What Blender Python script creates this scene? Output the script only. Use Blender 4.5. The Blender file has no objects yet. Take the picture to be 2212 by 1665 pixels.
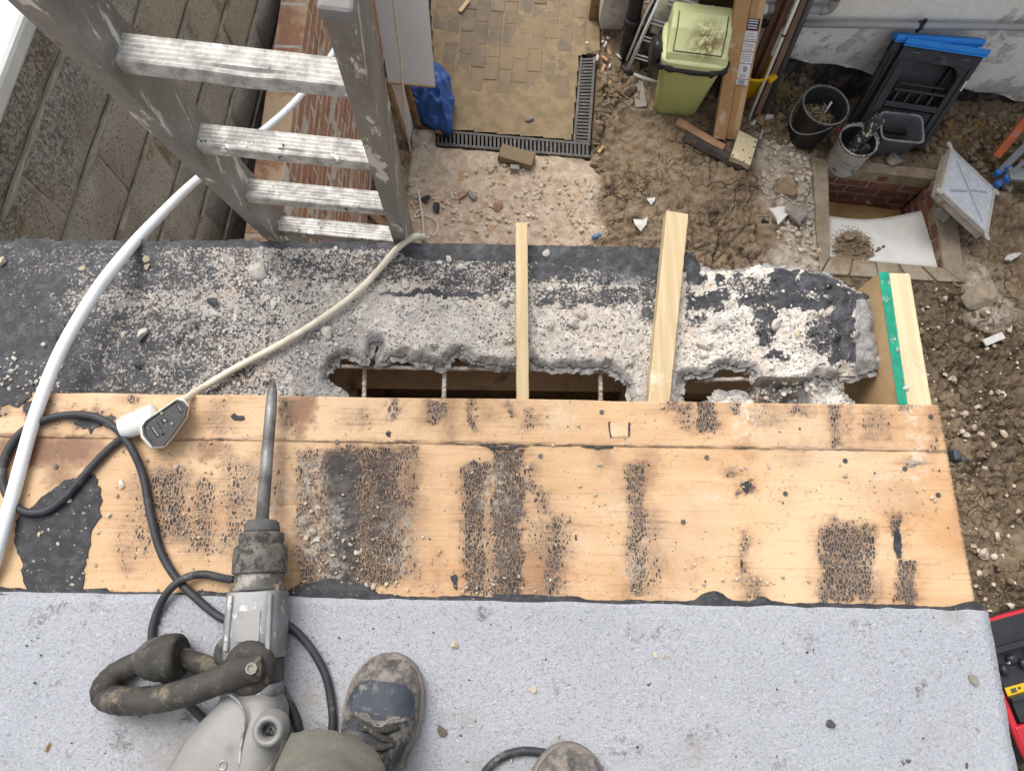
import bpy, bmesh, math, random
import numpy as np
from mathutils import Vector, Matrix

SC = bpy.context.scene
COL = SC.collection
rnd = random.Random(7)

# ------------------------------------------------------------------ camera
FPX, CX, CY = 2662 / 3840 * 2212, 1106.0, 832.5      # focal length and centre in the units the places were measured in
_p, _r, _y = math.radians(72.75), math.radians(-5.055), math.radians(-4.38)
_cp, _sp, _c, _s = math.cos(_p), math.sin(_p), math.cos(_r), math.sin(_r)
_right = np.array([1, 0, 0.]); _fwd = np.array([0, _cp, -_sp]); _down = np.array([0, -_sp, -_cp])
CAMM = np.array([_c * _right + _s * _down, -_s * _right + _c * _down, _fwd])
_rz = np.array([[math.cos(_y), -math.sin(_y), 0], [math.sin(_y), math.cos(_y), 0], [0, 0, 1]])
CAMM = CAMM @ _rz.T
CAMP = np.array([0, 0, 4.10])
cam_d = bpy.data.cameras.new('camera'); cam = bpy.data.objects.new('camera', cam_d); COL.objects.link(cam)
cam_d.sensor_width = 36; cam_d.sensor_fit = 'HORIZONTAL'; cam_d.lens = 36 * FPX / 2212
cam_d.clip_start = 0.02; cam_d.clip_end = 500
mw = Matrix.Identity(4)
for i in range(3):
    mw[i][0] = CAMM[0][i]; mw[i][1] = -CAMM[1][i]; mw[i][2] = -CAMM[2][i]; mw[i][3] = CAMP[i]
cam.matrix_world = mw
SC.camera = cam

# ------------------------------------------------------------------ light
world = bpy.data.worlds.new('World'); SC.world = world; world.use_nodes = True
wn = world.node_tree; wn.nodes.clear()
sky = wn.nodes.new('ShaderNodeTexSky'); sky.sky_type = 'NISHITA'; sky.sun_disc = False
SUN_EL, SUN_AZ = math.radians(58), math.radians(-35)
sky.sun_elevation = SUN_EL; sky.sun_rotation = SUN_AZ; sky.dust_density = 4.0; sky.air_density = 1.0; sky.ozone_density = 1.0
hs = wn.nodes.new('ShaderNodeHueSaturation'); hs.inputs['Saturation'].default_value = 0.30
bg = wn.nodes.new('ShaderNodeBackground'); bg.inputs['Strength'].default_value = 0.145
wo = wn.nodes.new('ShaderNodeOutputWorld')
wn.links.new(sky.outputs[0], hs.inputs['Color']); wn.links.new(hs.outputs[0], bg.inputs['Color']); wn.links.new(bg.outputs[0], wo.inputs[0])
sun_d = bpy.data.lights.new('sun', 'SUN'); sun_d.energy = 1.05; sun_d.angle = math.radians(40); sun_d.color = (1.0, 0.95, 0.88)
sun = bpy.data.objects.new('sun', sun_d); COL.objects.link(sun)
# light comes from azimuth SUN_AZ (clockwise from +Y) and elevation SUN_EL
_sd = Vector((math.sin(SUN_AZ) * math.cos(SUN_EL), math.cos(SUN_AZ) * math.cos(SUN_EL), math.sin(SUN_EL)))
sun.rotation_euler = _sd.to_track_quat('Z', 'Y').to_euler(); sun.location = (0, 0, 12)
SC.view_settings.view_transform = 'Standard'; SC.view_settings.look = 'None'
SC.view_settings.exposure = 0.75; SC.view_settings.gamma = 1.0; SC.view_settings.use_curve_mapping = False
SC.render.engine = 'CYCLES'
SC.cycles.use_denoising = True
SC.cycles.max_bounces = 6

# ------------------------------------------------------------------ helpers: places
def ray(px, py): return np.array([px - CX, py - CY, FPX]) @ CAMM
def P(px, py, z):
    d = ray(px, py); return CAMP + d * ((z - CAMP[2]) / d[2])
def PY(px, py, y):
    d = ray(px, py); return CAMP + d * ((y - CAMP[1]) / d[1])
def DP(px, py, dep): return CAMP + ray(px, py) / FPX * dep
def pix(V):
    v = (np.asarray(V) - CAMP) @ CAMM.T
    return CX + FPX * v[..., 0] / v[..., 2], CY + FPX * v[..., 1] / v[..., 2]

# ------------------------------------------------------------------ helpers: numeric noise
def _h(ix, iy, s):
    n = (ix.astype(np.int64) * 374761393 + iy.astype(np.int64) * 668265263 + s * 1442695041) & 0x7fffffff
    n = ((n ^ (n >> 13)) * 1274126177) & 0x7fffffff
    n = (n ^ (n >> 16)) & 0xffffff
    return n / float(0xffffff)
def vnoise(x, y, s=0):
    x = np.asarray(x, float); y = np.asarray(y, float)
    ix = np.floor(x); iy = np.floor(y); fx = x - ix; fy = y - iy
    fx = fx * fx * (3 - 2 * fx); fy = fy * fy * (3 - 2 * fy)
    a = _h(ix, iy, s); b = _h(ix + 1, iy, s); c = _h(ix, iy + 1, s); d = _h(ix + 1, iy + 1, s)
    return (a * (1 - fx) + b * fx) * (1 - fy) + (c * (1 - fx) + d * fx) * fy
def fbm(x, y, o=4, s=0, g=0.5):
    t = 0; a = 1; n = 0
    for k in range(o):
        t = t + a * vnoise(x * 2 ** k, y * 2 ** k, s + k * 17); n += a; a *= g
    return t / n
def worley(x, y, s=0):
    x = np.asarray(x, float); y = np.asarray(y, float)
    ix = np.floor(x); iy = np.floor(y)
    f1 = np.full(x.shape, 9.); f2 = np.full(x.shape, 9.); cid = np.zeros(x.shape)
    for dx in (-1, 0, 1):
        for dy in (-1, 0, 1):
            jx = ix + dx; jy = iy + dy
            qx = jx + _h(jx, jy, s); qy = jy + _h(jx, jy, s + 71)
            d = np.hypot(qx - x, qy - y); hid = _h(jx, jy, s + 133)
            m = d < f1
            f2 = np.where(m, f1, np.minimum(f2, d)); cid = np.where(m, hid, cid); f1 = np.where(m, d, f1)
    return f1, f2, cid
def sst(a, b, x):
    t = np.clip((x - a) / (b - a), 0, 1); return t * t * (3 - 2 * t)
def inpoly(px, py, poly):
    poly = np.asarray(poly, float); r = np.zeros(np.shape(px), bool); n = len(poly)
    for i in range(n):
        x0, y0 = poly[i]; x1, y1 = poly[(i + 1) % n]
        c = ((y0 > py) != (y1 > py))
        with np.errstate(divide='ignore', invalid='ignore'):
            xi = (x1 - x0) * (py - y0) / (y1 - y0) + x0
        r ^= c & (px < xi)
    return r
def polydist(px, py, poly, closed=True):
    poly = np.asarray(poly, float); d = np.full(np.shape(px), 1e9); n = len(poly)
    for i in range(n if closed else n - 1):
        a = poly[i]; b = poly[(i + 1) % n]; ab = b - a; L = max(ab @ ab, 1e-12)
        t = np.clip(((px - a[0]) * ab[0] + (py - a[1]) * ab[1]) / L, 0, 1)
        d = np.minimum(d, np.hypot(px - a[0] - t * ab[0], py - a[1] - t * ab[1]))
    return d
def sdf(px, py, poly):
    d = polydist(px, py, poly); return np.where(inpoly(px, py, poly), d, -d)

# ------------------------------------------------------------------ helpers: materials
class G:
    def __init__(s, name):
        s.m = bpy.data.materials.new(name); s.m.use_nodes = True; s.t = s.m.node_tree; s.t.nodes.clear()
        s.out = s.t.nodes.new('ShaderNodeOutputMaterial'); s.b = s.t.nodes.new('ShaderNodeBsdfPrincipled')
        s.t.links.new(s.b.outputs[0], s.out.inputs[0]); s._tc = None
    def lk(s, a, b):
        if isinstance(a, (int, float)): b.default_value = a
        elif isinstance(a, tuple): b.default_value = a + (1,) if len(a) == 3 and len(b.default_value) == 4 else a
        else: s.t.links.new(a, b)
    def co(s, kind='Object', sc=None, rot=None, loc=None):
        if s._tc is None: s._tc = s.t.nodes.new('ShaderNodeTexCoord')
        v = s._tc.outputs[kind]
        if sc is not None or rot is not None or loc is not None:
            mp = s.t.nodes.new('ShaderNodeMapping'); s.lk(v, mp.inputs[0])
            if sc is not None: mp.inputs['Scale'].default_value = sc
            if rot is not None: mp.inputs['Rotation'].default_value = rot
            if loc is not None: s.lk(loc, mp.inputs['Location'])
            v = mp.outputs[0]
        return v
    def rco(s, sc=(1, 1, 1)):      # object coordinates shifted by the object's own random number
        oi = s.t.nodes.new('ShaderNodeObjectInfo'); cb = s.t.nodes.new('ShaderNodeVectorMath'); cb.operation = 'MULTIPLY_ADD'
        s.lk(oi.outputs['Random'], cb.inputs[0]); cb.inputs[1].default_value = (37., 11., 23.); s.lk(s.co(), cb.inputs[2])
        mp = s.t.nodes.new('ShaderNodeMapping'); s.lk(cb.outputs[0], mp.inputs[0]); mp.inputs['Scale'].default_value = sc
        return mp.outputs[0]
    def rand(s): return s.t.nodes.new('ShaderNodeObjectInfo').outputs['Random']
    def noise(s, scale, det=4, rough=.55, v=None, dist=0):
        n = s.t.nodes.new('ShaderNodeTexNoise'); s.lk(v if v is not None else s.co(), n.inputs['Vector'])
        n.inputs['Scale'].default_value = scale; n.inputs['Detail'].default_value = det; n.inputs['Roughness'].default_value = rough
        n.inputs['Distortion'].default_value = dist
        return n.outputs[0]
    def vor(s, scale, feat='F1', v=None, rand=1.0, out='Distance'):
        n = s.t.nodes.new('ShaderNodeTexVoronoi'); n.feature = feat; s.lk(v if v is not None else s.co(), n.inputs['Vector'])
        n.inputs['Scale'].default_value = scale; n.inputs['Randomness'].default_value = rand
        return n.outputs[out]
    def attr(s, name):
        n = s.t.nodes.new('ShaderNodeAttribute'); n.attribute_name = name; return n.outputs['Fac']
    def math(s, op, a, b=0.0, c=None):
        n = s.t.nodes.new('ShaderNodeMath'); n.operation = op; s.lk(a, n.inputs[0]); s.lk(b, n.inputs[1])
        if c is not None: s.lk(c, n.inputs[2])
        return n.outputs[0]
    def ss(s, v, a, b, lo=0., hi=1.):
        n = s.t.nodes.new('ShaderNodeMapRange'); n.interpolation_type = 'SMOOTHSTEP'; s.lk(v, n.inputs[0])
        s.lk(a, n.inputs[1]); s.lk(b, n.inputs[2]); n.inputs[3].default_value = lo; n.inputs[4].default_value = hi
        return n.outputs[0]
    def mix(s, f, a, b, mode='MIX'):
        n = s.t.nodes.new('ShaderNodeMix'); n.data_type = 'RGBA'; n.blend_type = mode
        s.lk(f, n.inputs[0]); s.lk(a, n.inputs[6]); s.lk(b, n.inputs[7]); return n.outputs[2]
    def ramp(s, f, *st):
        n = s.t.nodes.new('ShaderNodeValToRGB'); s.lk(f, n.inputs[0]); e = n.color_ramp.elements
        while len(e) < len(st): e.new(0.5)
        for i, (p, c) in enumerate(st): e[i].position = p; e[i].color = tuple(c) + (1,) if len(c) == 3 else c
        return n.outputs[0]
    def fin(s, col, rough=.7, bump=None, bs=.3, bd=.002, metal=0., spec=.4):
        s.lk(col, s.b.inputs['Base Color']); s.lk(rough, s.b.inputs['Roughness']); s.lk(metal, s.b.inputs['Metallic'])
        s.b.inputs['Specular IOR Level'].default_value = spec
        if bump is not None:
            n = s.t.nodes.new('ShaderNodeBump'); n.inputs['Strength'].default_value = bs; n.inputs['Distance'].default_value = bd
            s.lk(bump, n.inputs['Height']); s.lk(n.outputs[0], s.b.inputs['Normal'])
        return s.m

def simple(name, col, rough=.6, var=.15, sc=8, bump=.15, metal=0., dirt=None, dsc=14, dlo=.52, dhi=.62, spec=.4, bd=.001):
    g = G(name); v = g.rco(); n = g.noise(sc, 5, .6, v)
    c = g.mix(g.ss(n, .3, .7), tuple(x * (1 - var) for x in col), tuple(min(1, x * (1 + var)) for x in col))
    if dirt is not None:
        d = g.ss(g.noise(dsc, 7, .7, v), dlo, dhi); c = g.mix(d, c, dirt)
    return g.fin(c, rough, g.noise(sc * 12, 3, .6, v), bump, bd, metal, spec)

# ------------------------------------------------------------------ helpers: meshes
class MB:
    def __init__(s): s.v = []; s.f = []; s.n = 0
    def add(s, v, f):
        o = s.n; s.v.extend([tuple(map(float, q)) for q in v]); s.n += len(v)
        s.f.extend([tuple(i + o for i in q) for q in f]); return s
    def hexa(s, c):      # 8 corners: bottom 4 then top 4
        return s.add(c, [(3, 2, 1, 0), (4, 5, 6, 7), (0, 1, 5, 4), (1, 2, 6, 5), (2, 3, 7, 6), (3, 0, 4, 7)])
    def box(s, c, size, R=None):
        h = np.array(size) / 2; q = np.array([(-1, -1, -1), (1, -1, -1), (1, 1, -1), (-1, 1, -1), (-1, -1, 1), (1, -1, 1), (1, 1, 1), (-1, 1, 1)]) * h
        if R is not None: q = q @ np.asarray(R).T
        return s.hexa(q + np.array(c))
    def bar(s, a, b, w, h, up=(0, 0, 1)):      # box from a to b, w across, h along up
        a = np.array(a, float); b = np.array(b, float); d = b - a; d /= np.linalg.norm(d)
        x = np.cross(d, up); x /= np.linalg.norm(x); u = np.cross(x, d)
        return s.hexa([a - x * w / 2 - u * h / 2, a + x * w / 2 - u * h / 2, b + x * w / 2 - u * h / 2, b - x * w / 2 - u * h / 2,
                       a - x * w / 2 + u * h / 2, a + x * w / 2 + u * h / 2, b + x * w / 2 + u * h / 2, b - x * w / 2 + u * h / 2])
    def tube(s, pts, rad, n=10, cap=True):
        pts = np.array(pts, float); m = len(pts)
        rad = np.full(m, rad) if np.isscalar(rad) else np.array(rad)
        T = np.gradient(pts, axis=0); T /= np.linalg.norm(T, axis=1)[:, None] + 1e-12
        up = np.array([0, 0, 1.]) if abs(T[0][2]) < .9 else np.array([1., 0, 0])
        X = np.cross(T[0], up); X /= np.linalg.norm(X); V = []
        for i in range(m):
            X = X - T[i] * (X @ T[i]); X /= np.linalg.norm(X); Y = np.cross(T[i], X)
            for k in range(n):
                a = 2 * math.pi * k / n; V.append(pts[i] + rad[i] * (X * math.cos(a) + Y * math.sin(a)))
        F = [(i * n + k, i * n + (k + 1) % n, (i + 1) * n + (k + 1) % n, (i + 1) * n + k) for i in range(m - 1) for k in range(n)]
        if cap: F += [tuple(reversed(range(n))), tuple((m - 1) * n + k for k in range(n))]
        return s.add(V, F)
    def lathe(s, prof, o, ax=(0, 0, 1), n=24, cap=True, sq=1.0):      # prof: (radius, distance along ax)
        ax = np.array(ax, float); ax /= np.linalg.norm(ax); t = np.array([0, 0, 1.]) if abs(ax[2]) < .9 else np.array([0, 1., 0])
        X = np.cross(t, ax); X /= np.linalg.norm(X); Y = np.cross(ax, X); o = np.array(o, float); V = []
        for r, h in prof:
            for k in range(n):
                a = 2 * math.pi * k / n; V.append(o + ax * h + r * (X * math.cos(a) + sq * Y * math.sin(a)))
        m = len(prof); F = [(i * n + k, i * n + (k + 1) % n, (i + 1) * n + (k + 1) % n, (i + 1) * n + k) for i in range(m - 1) for k in range(n)]
        if cap: F += [tuple(reversed(range(n))), tuple((m - 1) * n + k for k in range(n))]
        return s.add(V, F)
    def loft(s, rings, cap=True):      # rings of equal point count
        n = len(rings[0]); m = len(rings); V = [p for r in rings for p in r]
        F = [(i * n + k, i * n + (k + 1) % n, (i + 1) * n + (k + 1) % n, (i + 1) * n + k) for i in range(m - 1) for k in range(n)]
        if cap: F += [tuple(reversed(range(n))), tuple((m - 1) * n + k for k in range(n))]
        return s.add(V, F)
    def prism(s, poly, z0, z1):
        n = len(poly); z0 = [z0] * n if np.isscalar(z0) else z0; z1 = [z1] * n if np.isscalar(z1) else z1
        V = [(p[0], p[1], z0[i]) for i, p in enumerate(poly)] + [(p[0], p[1], z1[i]) for i, p in enumerate(poly)]
        return s.add(V, [tuple(reversed(range(n))), tuple(range(n, 2 * n))] + [(i, (i + 1) % n, n + (i + 1) % n, n + i) for i in range(n)])
    def qbox(s, q, u0, u1, v0, v1, w0, w1):      # box inside the quad q = (bl, br, tl, tr), w along its normal
        bl, br, tl, tr = [np.array(k, float) for k in q]; n = np.cross(br - bl, tl - bl); n /= np.linalg.norm(n)
        f = lambda u, v, w: (bl * (1 - u) + br * u) * (1 - v) + (tl * (1 - u) + tr * u) * v + n * w
        return s.hexa([f(u0, v0, w0), f(u1, v0, w0), f(u1, v1, w0), f(u0, v1, w0), f(u0, v0, w1), f(u1, v0, w1), f(u1, v1, w1), f(u0, v1, w1)])

def obj(name, mb, mat, parent=None, smooth=False, bev=0, kind=None, sub=0, label=None, seg=2, solid=0):
    me = bpy.data.meshes.new(name); org = np.zeros(3)
    q = parent
    while q is not None: org = org + np.array(q.location); q = q.parent
    if isinstance(mb, MB): V = np.array(mb.v) - org; F = mb.f
    else: V, F = np.asarray(mb[0]) - org, mb[1]
    me.from_pydata(V.tolist() if hasattr(V, 'tolist') else V, [], F.tolist() if hasattr(F, 'tolist') else F)
    me.validate(); me.update()
    if smooth: me.polygons.foreach_set('use_smooth', np.ones(len(me.polygons), bool))
    if mat is not None: me.materials.append(mat)
    o = bpy.data.objects.new(name, me); COL.objects.link(o)
    if parent is not None: o.parent = parent
    if bev:
        b = o.modifiers.new('bevel', 'BEVEL'); b.width = bev; b.segments = seg; b.limit_method = 'ANGLE'; b.angle_limit = math.radians(35)
    if sub:
        b = o.modifiers.new('sub', 'SUBSURF'); b.levels = sub; b.render_levels = sub
    if solid:
        b = o.modifiers.new('solid', 'SOLIDIFY'); b.thickness = solid; b.offset = -1
    if kind: o['kind'] = kind
    if label: o['label'] = label
    return o
def setattr_f(o, name, arr):
    a = o.data.attributes.new(name, 'FLOAT', 'POINT'); a.data.foreach_set('value', np.asarray(arr, np.float32))
def thing(name, label, cat, loc, group=None):
    o = bpy.data.objects.new(name, None); COL.objects.link(o); o.location = tuple(map(float, loc)); o.empty_display_size = .05
    o['label'] = label; o['category'] = cat
    if group: o['group'] = group
    return o
def tag(o, label, cat, group=None):
    o['label'] = label; o['category'] = cat
    if group: o['group'] = group
    return o
def rebase(o, loc):      # give a one-mesh thing its own origin
    loc = Vector(tuple(map(float, loc))); o.data.transform(Matrix.Translation(-loc)); o.location = loc; return o
def smoothpath(pts, n=8):
    pts = [np.array(p, float) for p in pts]; q = [2 * pts[0] - pts[1]] + pts + [2 * pts[-1] - pts[-2]]; out = []
    for i in range(1, len(q) - 2):
        for k in range(n):
            t = k / n; a, b, c, d = q[i - 1], q[i], q[i + 1], q[i + 2]
            out.append(.5 * (2 * b + (c - a) * t + (2 * a - 5 * b + 4 * c - d) * t * t + (3 * b - a - 3 * c + d) * t ** 3))
    out.append(pts[-1]); return np.array(out)
def rotz(a): c, s = math.cos(a), math.sin(a); return np.array([[c, -s, 0], [s, c, 0], [0, 0, 1.]])
def rotx(a): c, s = math.cos(a), math.sin(a); return np.array([[1, 0, 0], [0, c, -s], [0, s, c]])
def roty(a): c, s = math.cos(a), math.sin(a); return np.array([[c, 0, s], [0, 1, 0], [-s, 0, c]])

def _ico(sub):
    bm = bmesh.new(); bmesh.ops.create_icosphere(bm, subdivisions=sub, radius=1.0); bm.verts.ensure_lookup_table()
    v = np.array([q.co[:] for q in bm.verts]); f = np.array([[q.index for q in k.verts] for k in bm.faces]); bm.free(); return v, f
ICO1, ICO2 = _ico(1), _ico(2)
def rocks(cent, size, seed=0, hi=False, flat=(.4, .9), rough=.3, sink=.75):
    """Angular stones merged into arrays: centre n x 3, size n."""
    rs = np.random.RandomState(seed); bv, bf = ICO2 if hi else ICO1; V = []; Fs = []; o = 0
    for c, s in zip(cent, size):
        v = bv.copy()
        for _ in range(8 if hi else 3):      # chop with random planes: facets
            n = rs.normal(size=3); n /= np.linalg.norm(n); d = rs.uniform(.34, .78); k = v @ n
            v = v - np.outer(np.maximum(k - d, 0), n)
        v = v * (1 + rough * (rs.rand(len(v), 1) - .5)) * np.array([1, rs.uniform(.55, 1), rs.uniform(*flat)])
        a = rs.rand() * 6.28; t = rs.normal(0, .25, 2)
        v = v @ (rotz(a) @ rotx(t[0]) @ roty(t[1])).T * s
        v[:, 2] -= v[:, 2].min() * sink
        V.append(v + c); Fs.append(bf + o); o += len(bv)
    return np.concatenate(V), np.concatenate(Fs)
# ================================================================== SETTING: ground
def W2(pts, z=0.): return [tuple(P(a, b, z)[:2]) for a, b in pts]
MH_IN = W2([(1788, 365), (2012, 391), (2037, 580), (1791, 556)])          # opening, from far left clockwise
MH_OUT = W2([(1752, 343), (2052, 372), (2084, 612), (1784, 592)])
PAVE = W2([(925, -60), (1298, -60), (1296, 110), (1290, 122), (1275, 342), (944, 314)])
PAVEI = W2([(925, -60), (1298, -60), (1296, 110), (1252, 121), (1236, 304), (944, 278)])
SAND = W2([(872, 330), (945, 312), (1230, 335), (1290, 345), (1305, 380), (1285, 430), (1310, 500), (1290, 540), (880, 540)])
PALE = W2([(1640, 300), (1700, 300), (1760, 345), (1790, 600), (1700, 590), (1660, 560), (1690, 480), (1640, 420)])
PALE2 = W2([(2075, 560), (2130, 560), (2160, 640), (2205, 690), (2150, 725), (2090, 690)])
CLAY = W2([(1830, 200), (2212, 250), (2230, 380), (2150, 400), (2040, 330), (1830, 330)])
LOOSE = W2([(1300, 60), (1400, 150), (1370, 200), (1300, 260), (1290, 340), (1330, 420), (1260, 330), (1290, 120)])
LOOSE2 = W2([(1950, 610), (2090, 610), (2260, 760), (2260, 1340), (2100, 1340), (1960, 900)])
LOOSE3 = W2([(1650, 180), (1780, 150), (2212, 250), (2240, 420), (2160, 400), (2030, 330), (1750, 330), (1640, 300)])
SLABF = W2([(888, 283), (943, 283), (938, 350), (915, 425), (880, 430)])

def ground_fields(x, y):
    n1 = fbm(x * 3.1, y * 3.1, 4, 3) - .5; n2 = fbm(x * 9, y * 9, 4, 5) - .5
    wx = x + .06 * (fbm(x * 6, y * 6, 3, 11) - .5); wy = y + .06 * (fbm(x * 6, y * 6, 3, 12) - .5)
    j = .10 * n2
    sand = sst(-.05, .06, sdf(x, y, SAND) + j); pale = np.maximum(sst(-.05, .05, sdf(x, y, PALE) + j), sst(-.04, .06, sdf(x, y, PALE2) + j))
    clay = sst(-.08, .10, sdf(x, y, CLAY) + j)
    loose = np.maximum.reduce([sst(-.06, .05, sdf(x, y, q) + j) for q in (LOOSE, LOOSE2, LOOSE3)]) * (.25 + .75 * sst(.40, .60, fbm(x * 3.3, y * 3.3, 4, 47)))
    pave = sst(-.015, .01, sdf(x, y, PAVE)); mh = sst(-.03, .0, sdf(x, y, MH_OUT))
    mud = (1 - sand) * (1 - pale * .7)
    f1, f2, c = worley(wx * 7, wy * 7, 21); e = f2 - f1
    g1, g2, c2 = worley(wx * 19, wy * 19, 22); e2 = g2 - g1
    k1, k2, c3 = worley(x * 45, y * 45, 23)
    pres = sst(.42, .60, fbm(x * 2.2, y * 2.2, 3, 31)); pres2 = sst(.40, .55, fbm(x * 2.7, y * 2.7, 3, 37))
    crack = np.maximum((1 - sst(.02, .09, e)) * pres, .6 * (1 - sst(.02, .12, e2)) * pres2)
    h = .05 * n1 * (1 - .6 * sand) + .022 * n2
    h += mud * ((c - .5) * .035 * pres + (c2 - .5) * .022 * pres2 - crack * .030)
    ridg = np.abs(fbm(x * 8 + 3, y * 13, 3, 41) - .5) * 2
    h += mud * (1 - loose) * (.022 - .05 * np.minimum(ridg, .45))
    h += loose * ((c2 - .4) * .018 - .016 * (1 - sst(.02, .16, e2)) + (c3 - .5) * .012 + .03 * (fbm(wx * 16, wy * 16, 4, 53) - .5))
    h += sand * ((k2 - k1) * .006 + .008 * (fbm(x * 40, y * 40, 3, 51) - .5))
    h += (fbm(x * 34, y * 34, 4, 61, .62) - .5) * (.014 + .022 * loose + .006 * mud)
    d_tr = sst(0, .35, sdf(x, y, CLAY) + .1); h -= d_tr * .10 + .24 * sst(3.28, 3.50, y) * sst(2.15, 2.5, x)
    h += PALE2_H(x, y)
    h = h * (1 - mh) + mh * (-.012) ; h = h * (1 - pave) - pave * .10
    sf = sst(-.008, .012, sdf(x, y, SLABF) + .03 * n2); h = h * (1 - sf) + sf * (.035 + .01 * n2)
    near = sst(.80, .70, y) * sst(.85, .75, x); h = h * (1 - near)
    pale = np.maximum(pale, sf * .8)
    crack = np.clip(mud * crack + loose * .8 * (1 - sst(.02, .16, e2)), 0, 1)
    return h, sand, pale * (1 - pave), clay, crack, loose, pave
def PALE2_H(x, y): return .05 * sst(-.05, .12, sdf(x, y, PALE2))
def gh(x, y):
    return float(ground_fields(np.array([float(x)]), np.array([float(y)]))[0][0])

def gridmesh(x0, x1, y0, y1, st):
    nx = int(round((x1 - x0) / st)) + 1; ny = int(round((y1 - y0) / st)) + 1
    X, Y = np.meshgrid(np.linspace(x0, x1, nx), np.linspace(y0, y1, ny)); X = X.ravel(); Y = Y.ravel()
    i = (np.arange(ny - 1)[:, None] * nx + np.arange(nx - 1)[None, :]).ravel()
    return X, Y, np.stack([i, i + 1, i + nx + 1, i + nx], 1), nx, ny
def keepfaces(V, F, keep, *att):
    F = F[keep]; used = np.unique(F); mp = np.full(len(V), -1); mp[used] = np.arange(len(used))
    return (V[used], mp[F]) + tuple(a[used] for a in att)

g = G('bare_earth')
n_a = g.noise(2.2, 6, .6); n_b = g.noise(14, 6, .65); n_c = g.noise(90, 4, .7); n_d = g.noise(300, 2, .7)
c = g.mix(g.ss(n_a, .35, .68), (.178, .126, .075), (.268, .197, .126))
c = g.mix(g.math('MULTIPLY', g.ss(n_b, .46, .68), .8), c, (.31, .24, .165)); c = g.mix(g.ss(n_b, .48, .30), c, (.125, .085, .048))
c = g.mix(g.math('MULTIPLY', g.attr('clay'), g.ss(n_b, .4, .62)), c, (.34, .19, .055))
c = g.mix(g.math('MULTIPLY', g.attr('loose'), .60), c, (.115, .082, .053))
cs = g.mix(g.ss(n_b, .35, .65), (.40, .30, .215), (.56, .455, .35)); cs = g.mix(g.ss(g.noise(9, 6, .6), .56, .68), cs, (.36, .215, .115))
cs = g.mix(g.ss(n_c, .56, .70), cs, (.66, .58, .49))
c = g.mix(g.attr('sand'), c, cs)
cp = g.mix(g.ss(n_b, .35, .65), (.33, .275, .21), (.50, .44, .36)); c = g.mix(g.math('MULTIPLY', g.attr('pale'), g.ss(n_b, .25, .5)), c, cp)
c = g.mix(g.math('MULTIPLY', g.attr('crack'), .55), c, (.055, .035, .02))
wq = g.t.nodes.new('ShaderNodeVectorMath'); wq.operation = 'MULTIPLY_ADD'; nq = g.t.nodes.new('ShaderNodeTexNoise'); nq.inputs['Scale'].default_value = 9; nq.inputs['Detail'].default_value = 5
g.lk(g.co(), nq.inputs['Vector']); g.lk(nq.outputs['Color'], wq.inputs[0]); wq.inputs[1].default_value = (.16, .16, 0.); g.lk(g.co(sc=(1, 1, 0)), wq.inputs[2])
k1_ = g.math('MULTIPLY', g.ss(g.vor(6.5, 'DISTANCE_TO_EDGE', wq.outputs[0]), .035, .004), g.ss(g.noise(2.6, 4, .6, g.co(loc=(3., 8., 0.))), .45, .58)); k2_ = g.math('MULTIPLY', g.ss(g.vor(17, 'DISTANCE_TO_EDGE', wq.outputs[0]), .05, .005), g.ss(g.noise(2.9, 4, .6, g.co(loc=(6., 1., 0.))), .44, .58))
mudm = g.math('SUBTRACT', 1., g.math('MAXIMUM', g.attr('sand'), g.attr('pave'))); crk = g.math('MULTIPLY', g.math('MAXIMUM', k1_, g.math('MULTIPLY', k2_, .8)), mudm)
c = g.mix(g.math('MULTIPLY', crk, .85), c, (.035, .024, .014)); c = g.mix(g.ss(n_c, .63, .74), c, (.42, .35, .27)); c = g.mix(g.ss(g.noise(55, 4, .7, g.co(loc=(3., 1., 0.))), .60, .74), c, (.075, .05, .03))
c = g.mix(g.math('MULTIPLY', g.attr('pave'), .9), c, (.26, .19, .11))
EARTH = g.fin(c, g.ss(n_b, .2, .7, .62, .95), g.math('SUBTRACT', g.math('MULTIPLY_ADD', n_d, .4, n_c), g.math('MULTIPLY', crk, 1.4)), .8, .008, 0, .35)
X, Y, F, nx, ny = gridmesh(-1.75, 4.75, -1.5, 4.85, .0115)
fld = ground_fields(X, Y); V = np.stack([X, Y, fld[0]], 1)
cx_ = X[F].mean(1); cy_ = Y[F].mean(1); keep = ~inpoly(cx_, cy_, MH_IN) & ((cy_ > .64) | (cx_ > .60))
V, F, sa, pa, cl, cr, lo, pv = keepfaces(V, F, keep, *fld[1:])
n0 = len(V)      # far ring so that the sheet goes on to the horizon, and the part beside the garage
R_ = 80.; ring = np.array([(-R_, -R_, -.09), (R_, -R_, -.09), (R_, R_, -.09), (-R_, R_, -.09), (-1.70, -1.45, -.09), (4.70, -1.45, -.09), (4.70, 4.80, -.09), (-1.70, 4.80, -.09)])
rf = np.array([(0, 1, 5, 4), (1, 2, 6, 5), (2, 3, 7, 6), (3, 0, 4, 7)]) + n0
V = np.concatenate([V, ring]); F = np.concatenate([F, rf]); z8 = np.zeros(8)
ground = obj('ground', (V, F), EARTH, smooth=True, kind='structure')
for nm, a in (('sand', sa), ('pale', pa), ('clay', cl), ('crack', cr), ('loose', lo), ('pave', pv)): setattr_f(ground, nm, np.concatenate([a, z8]))

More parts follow.
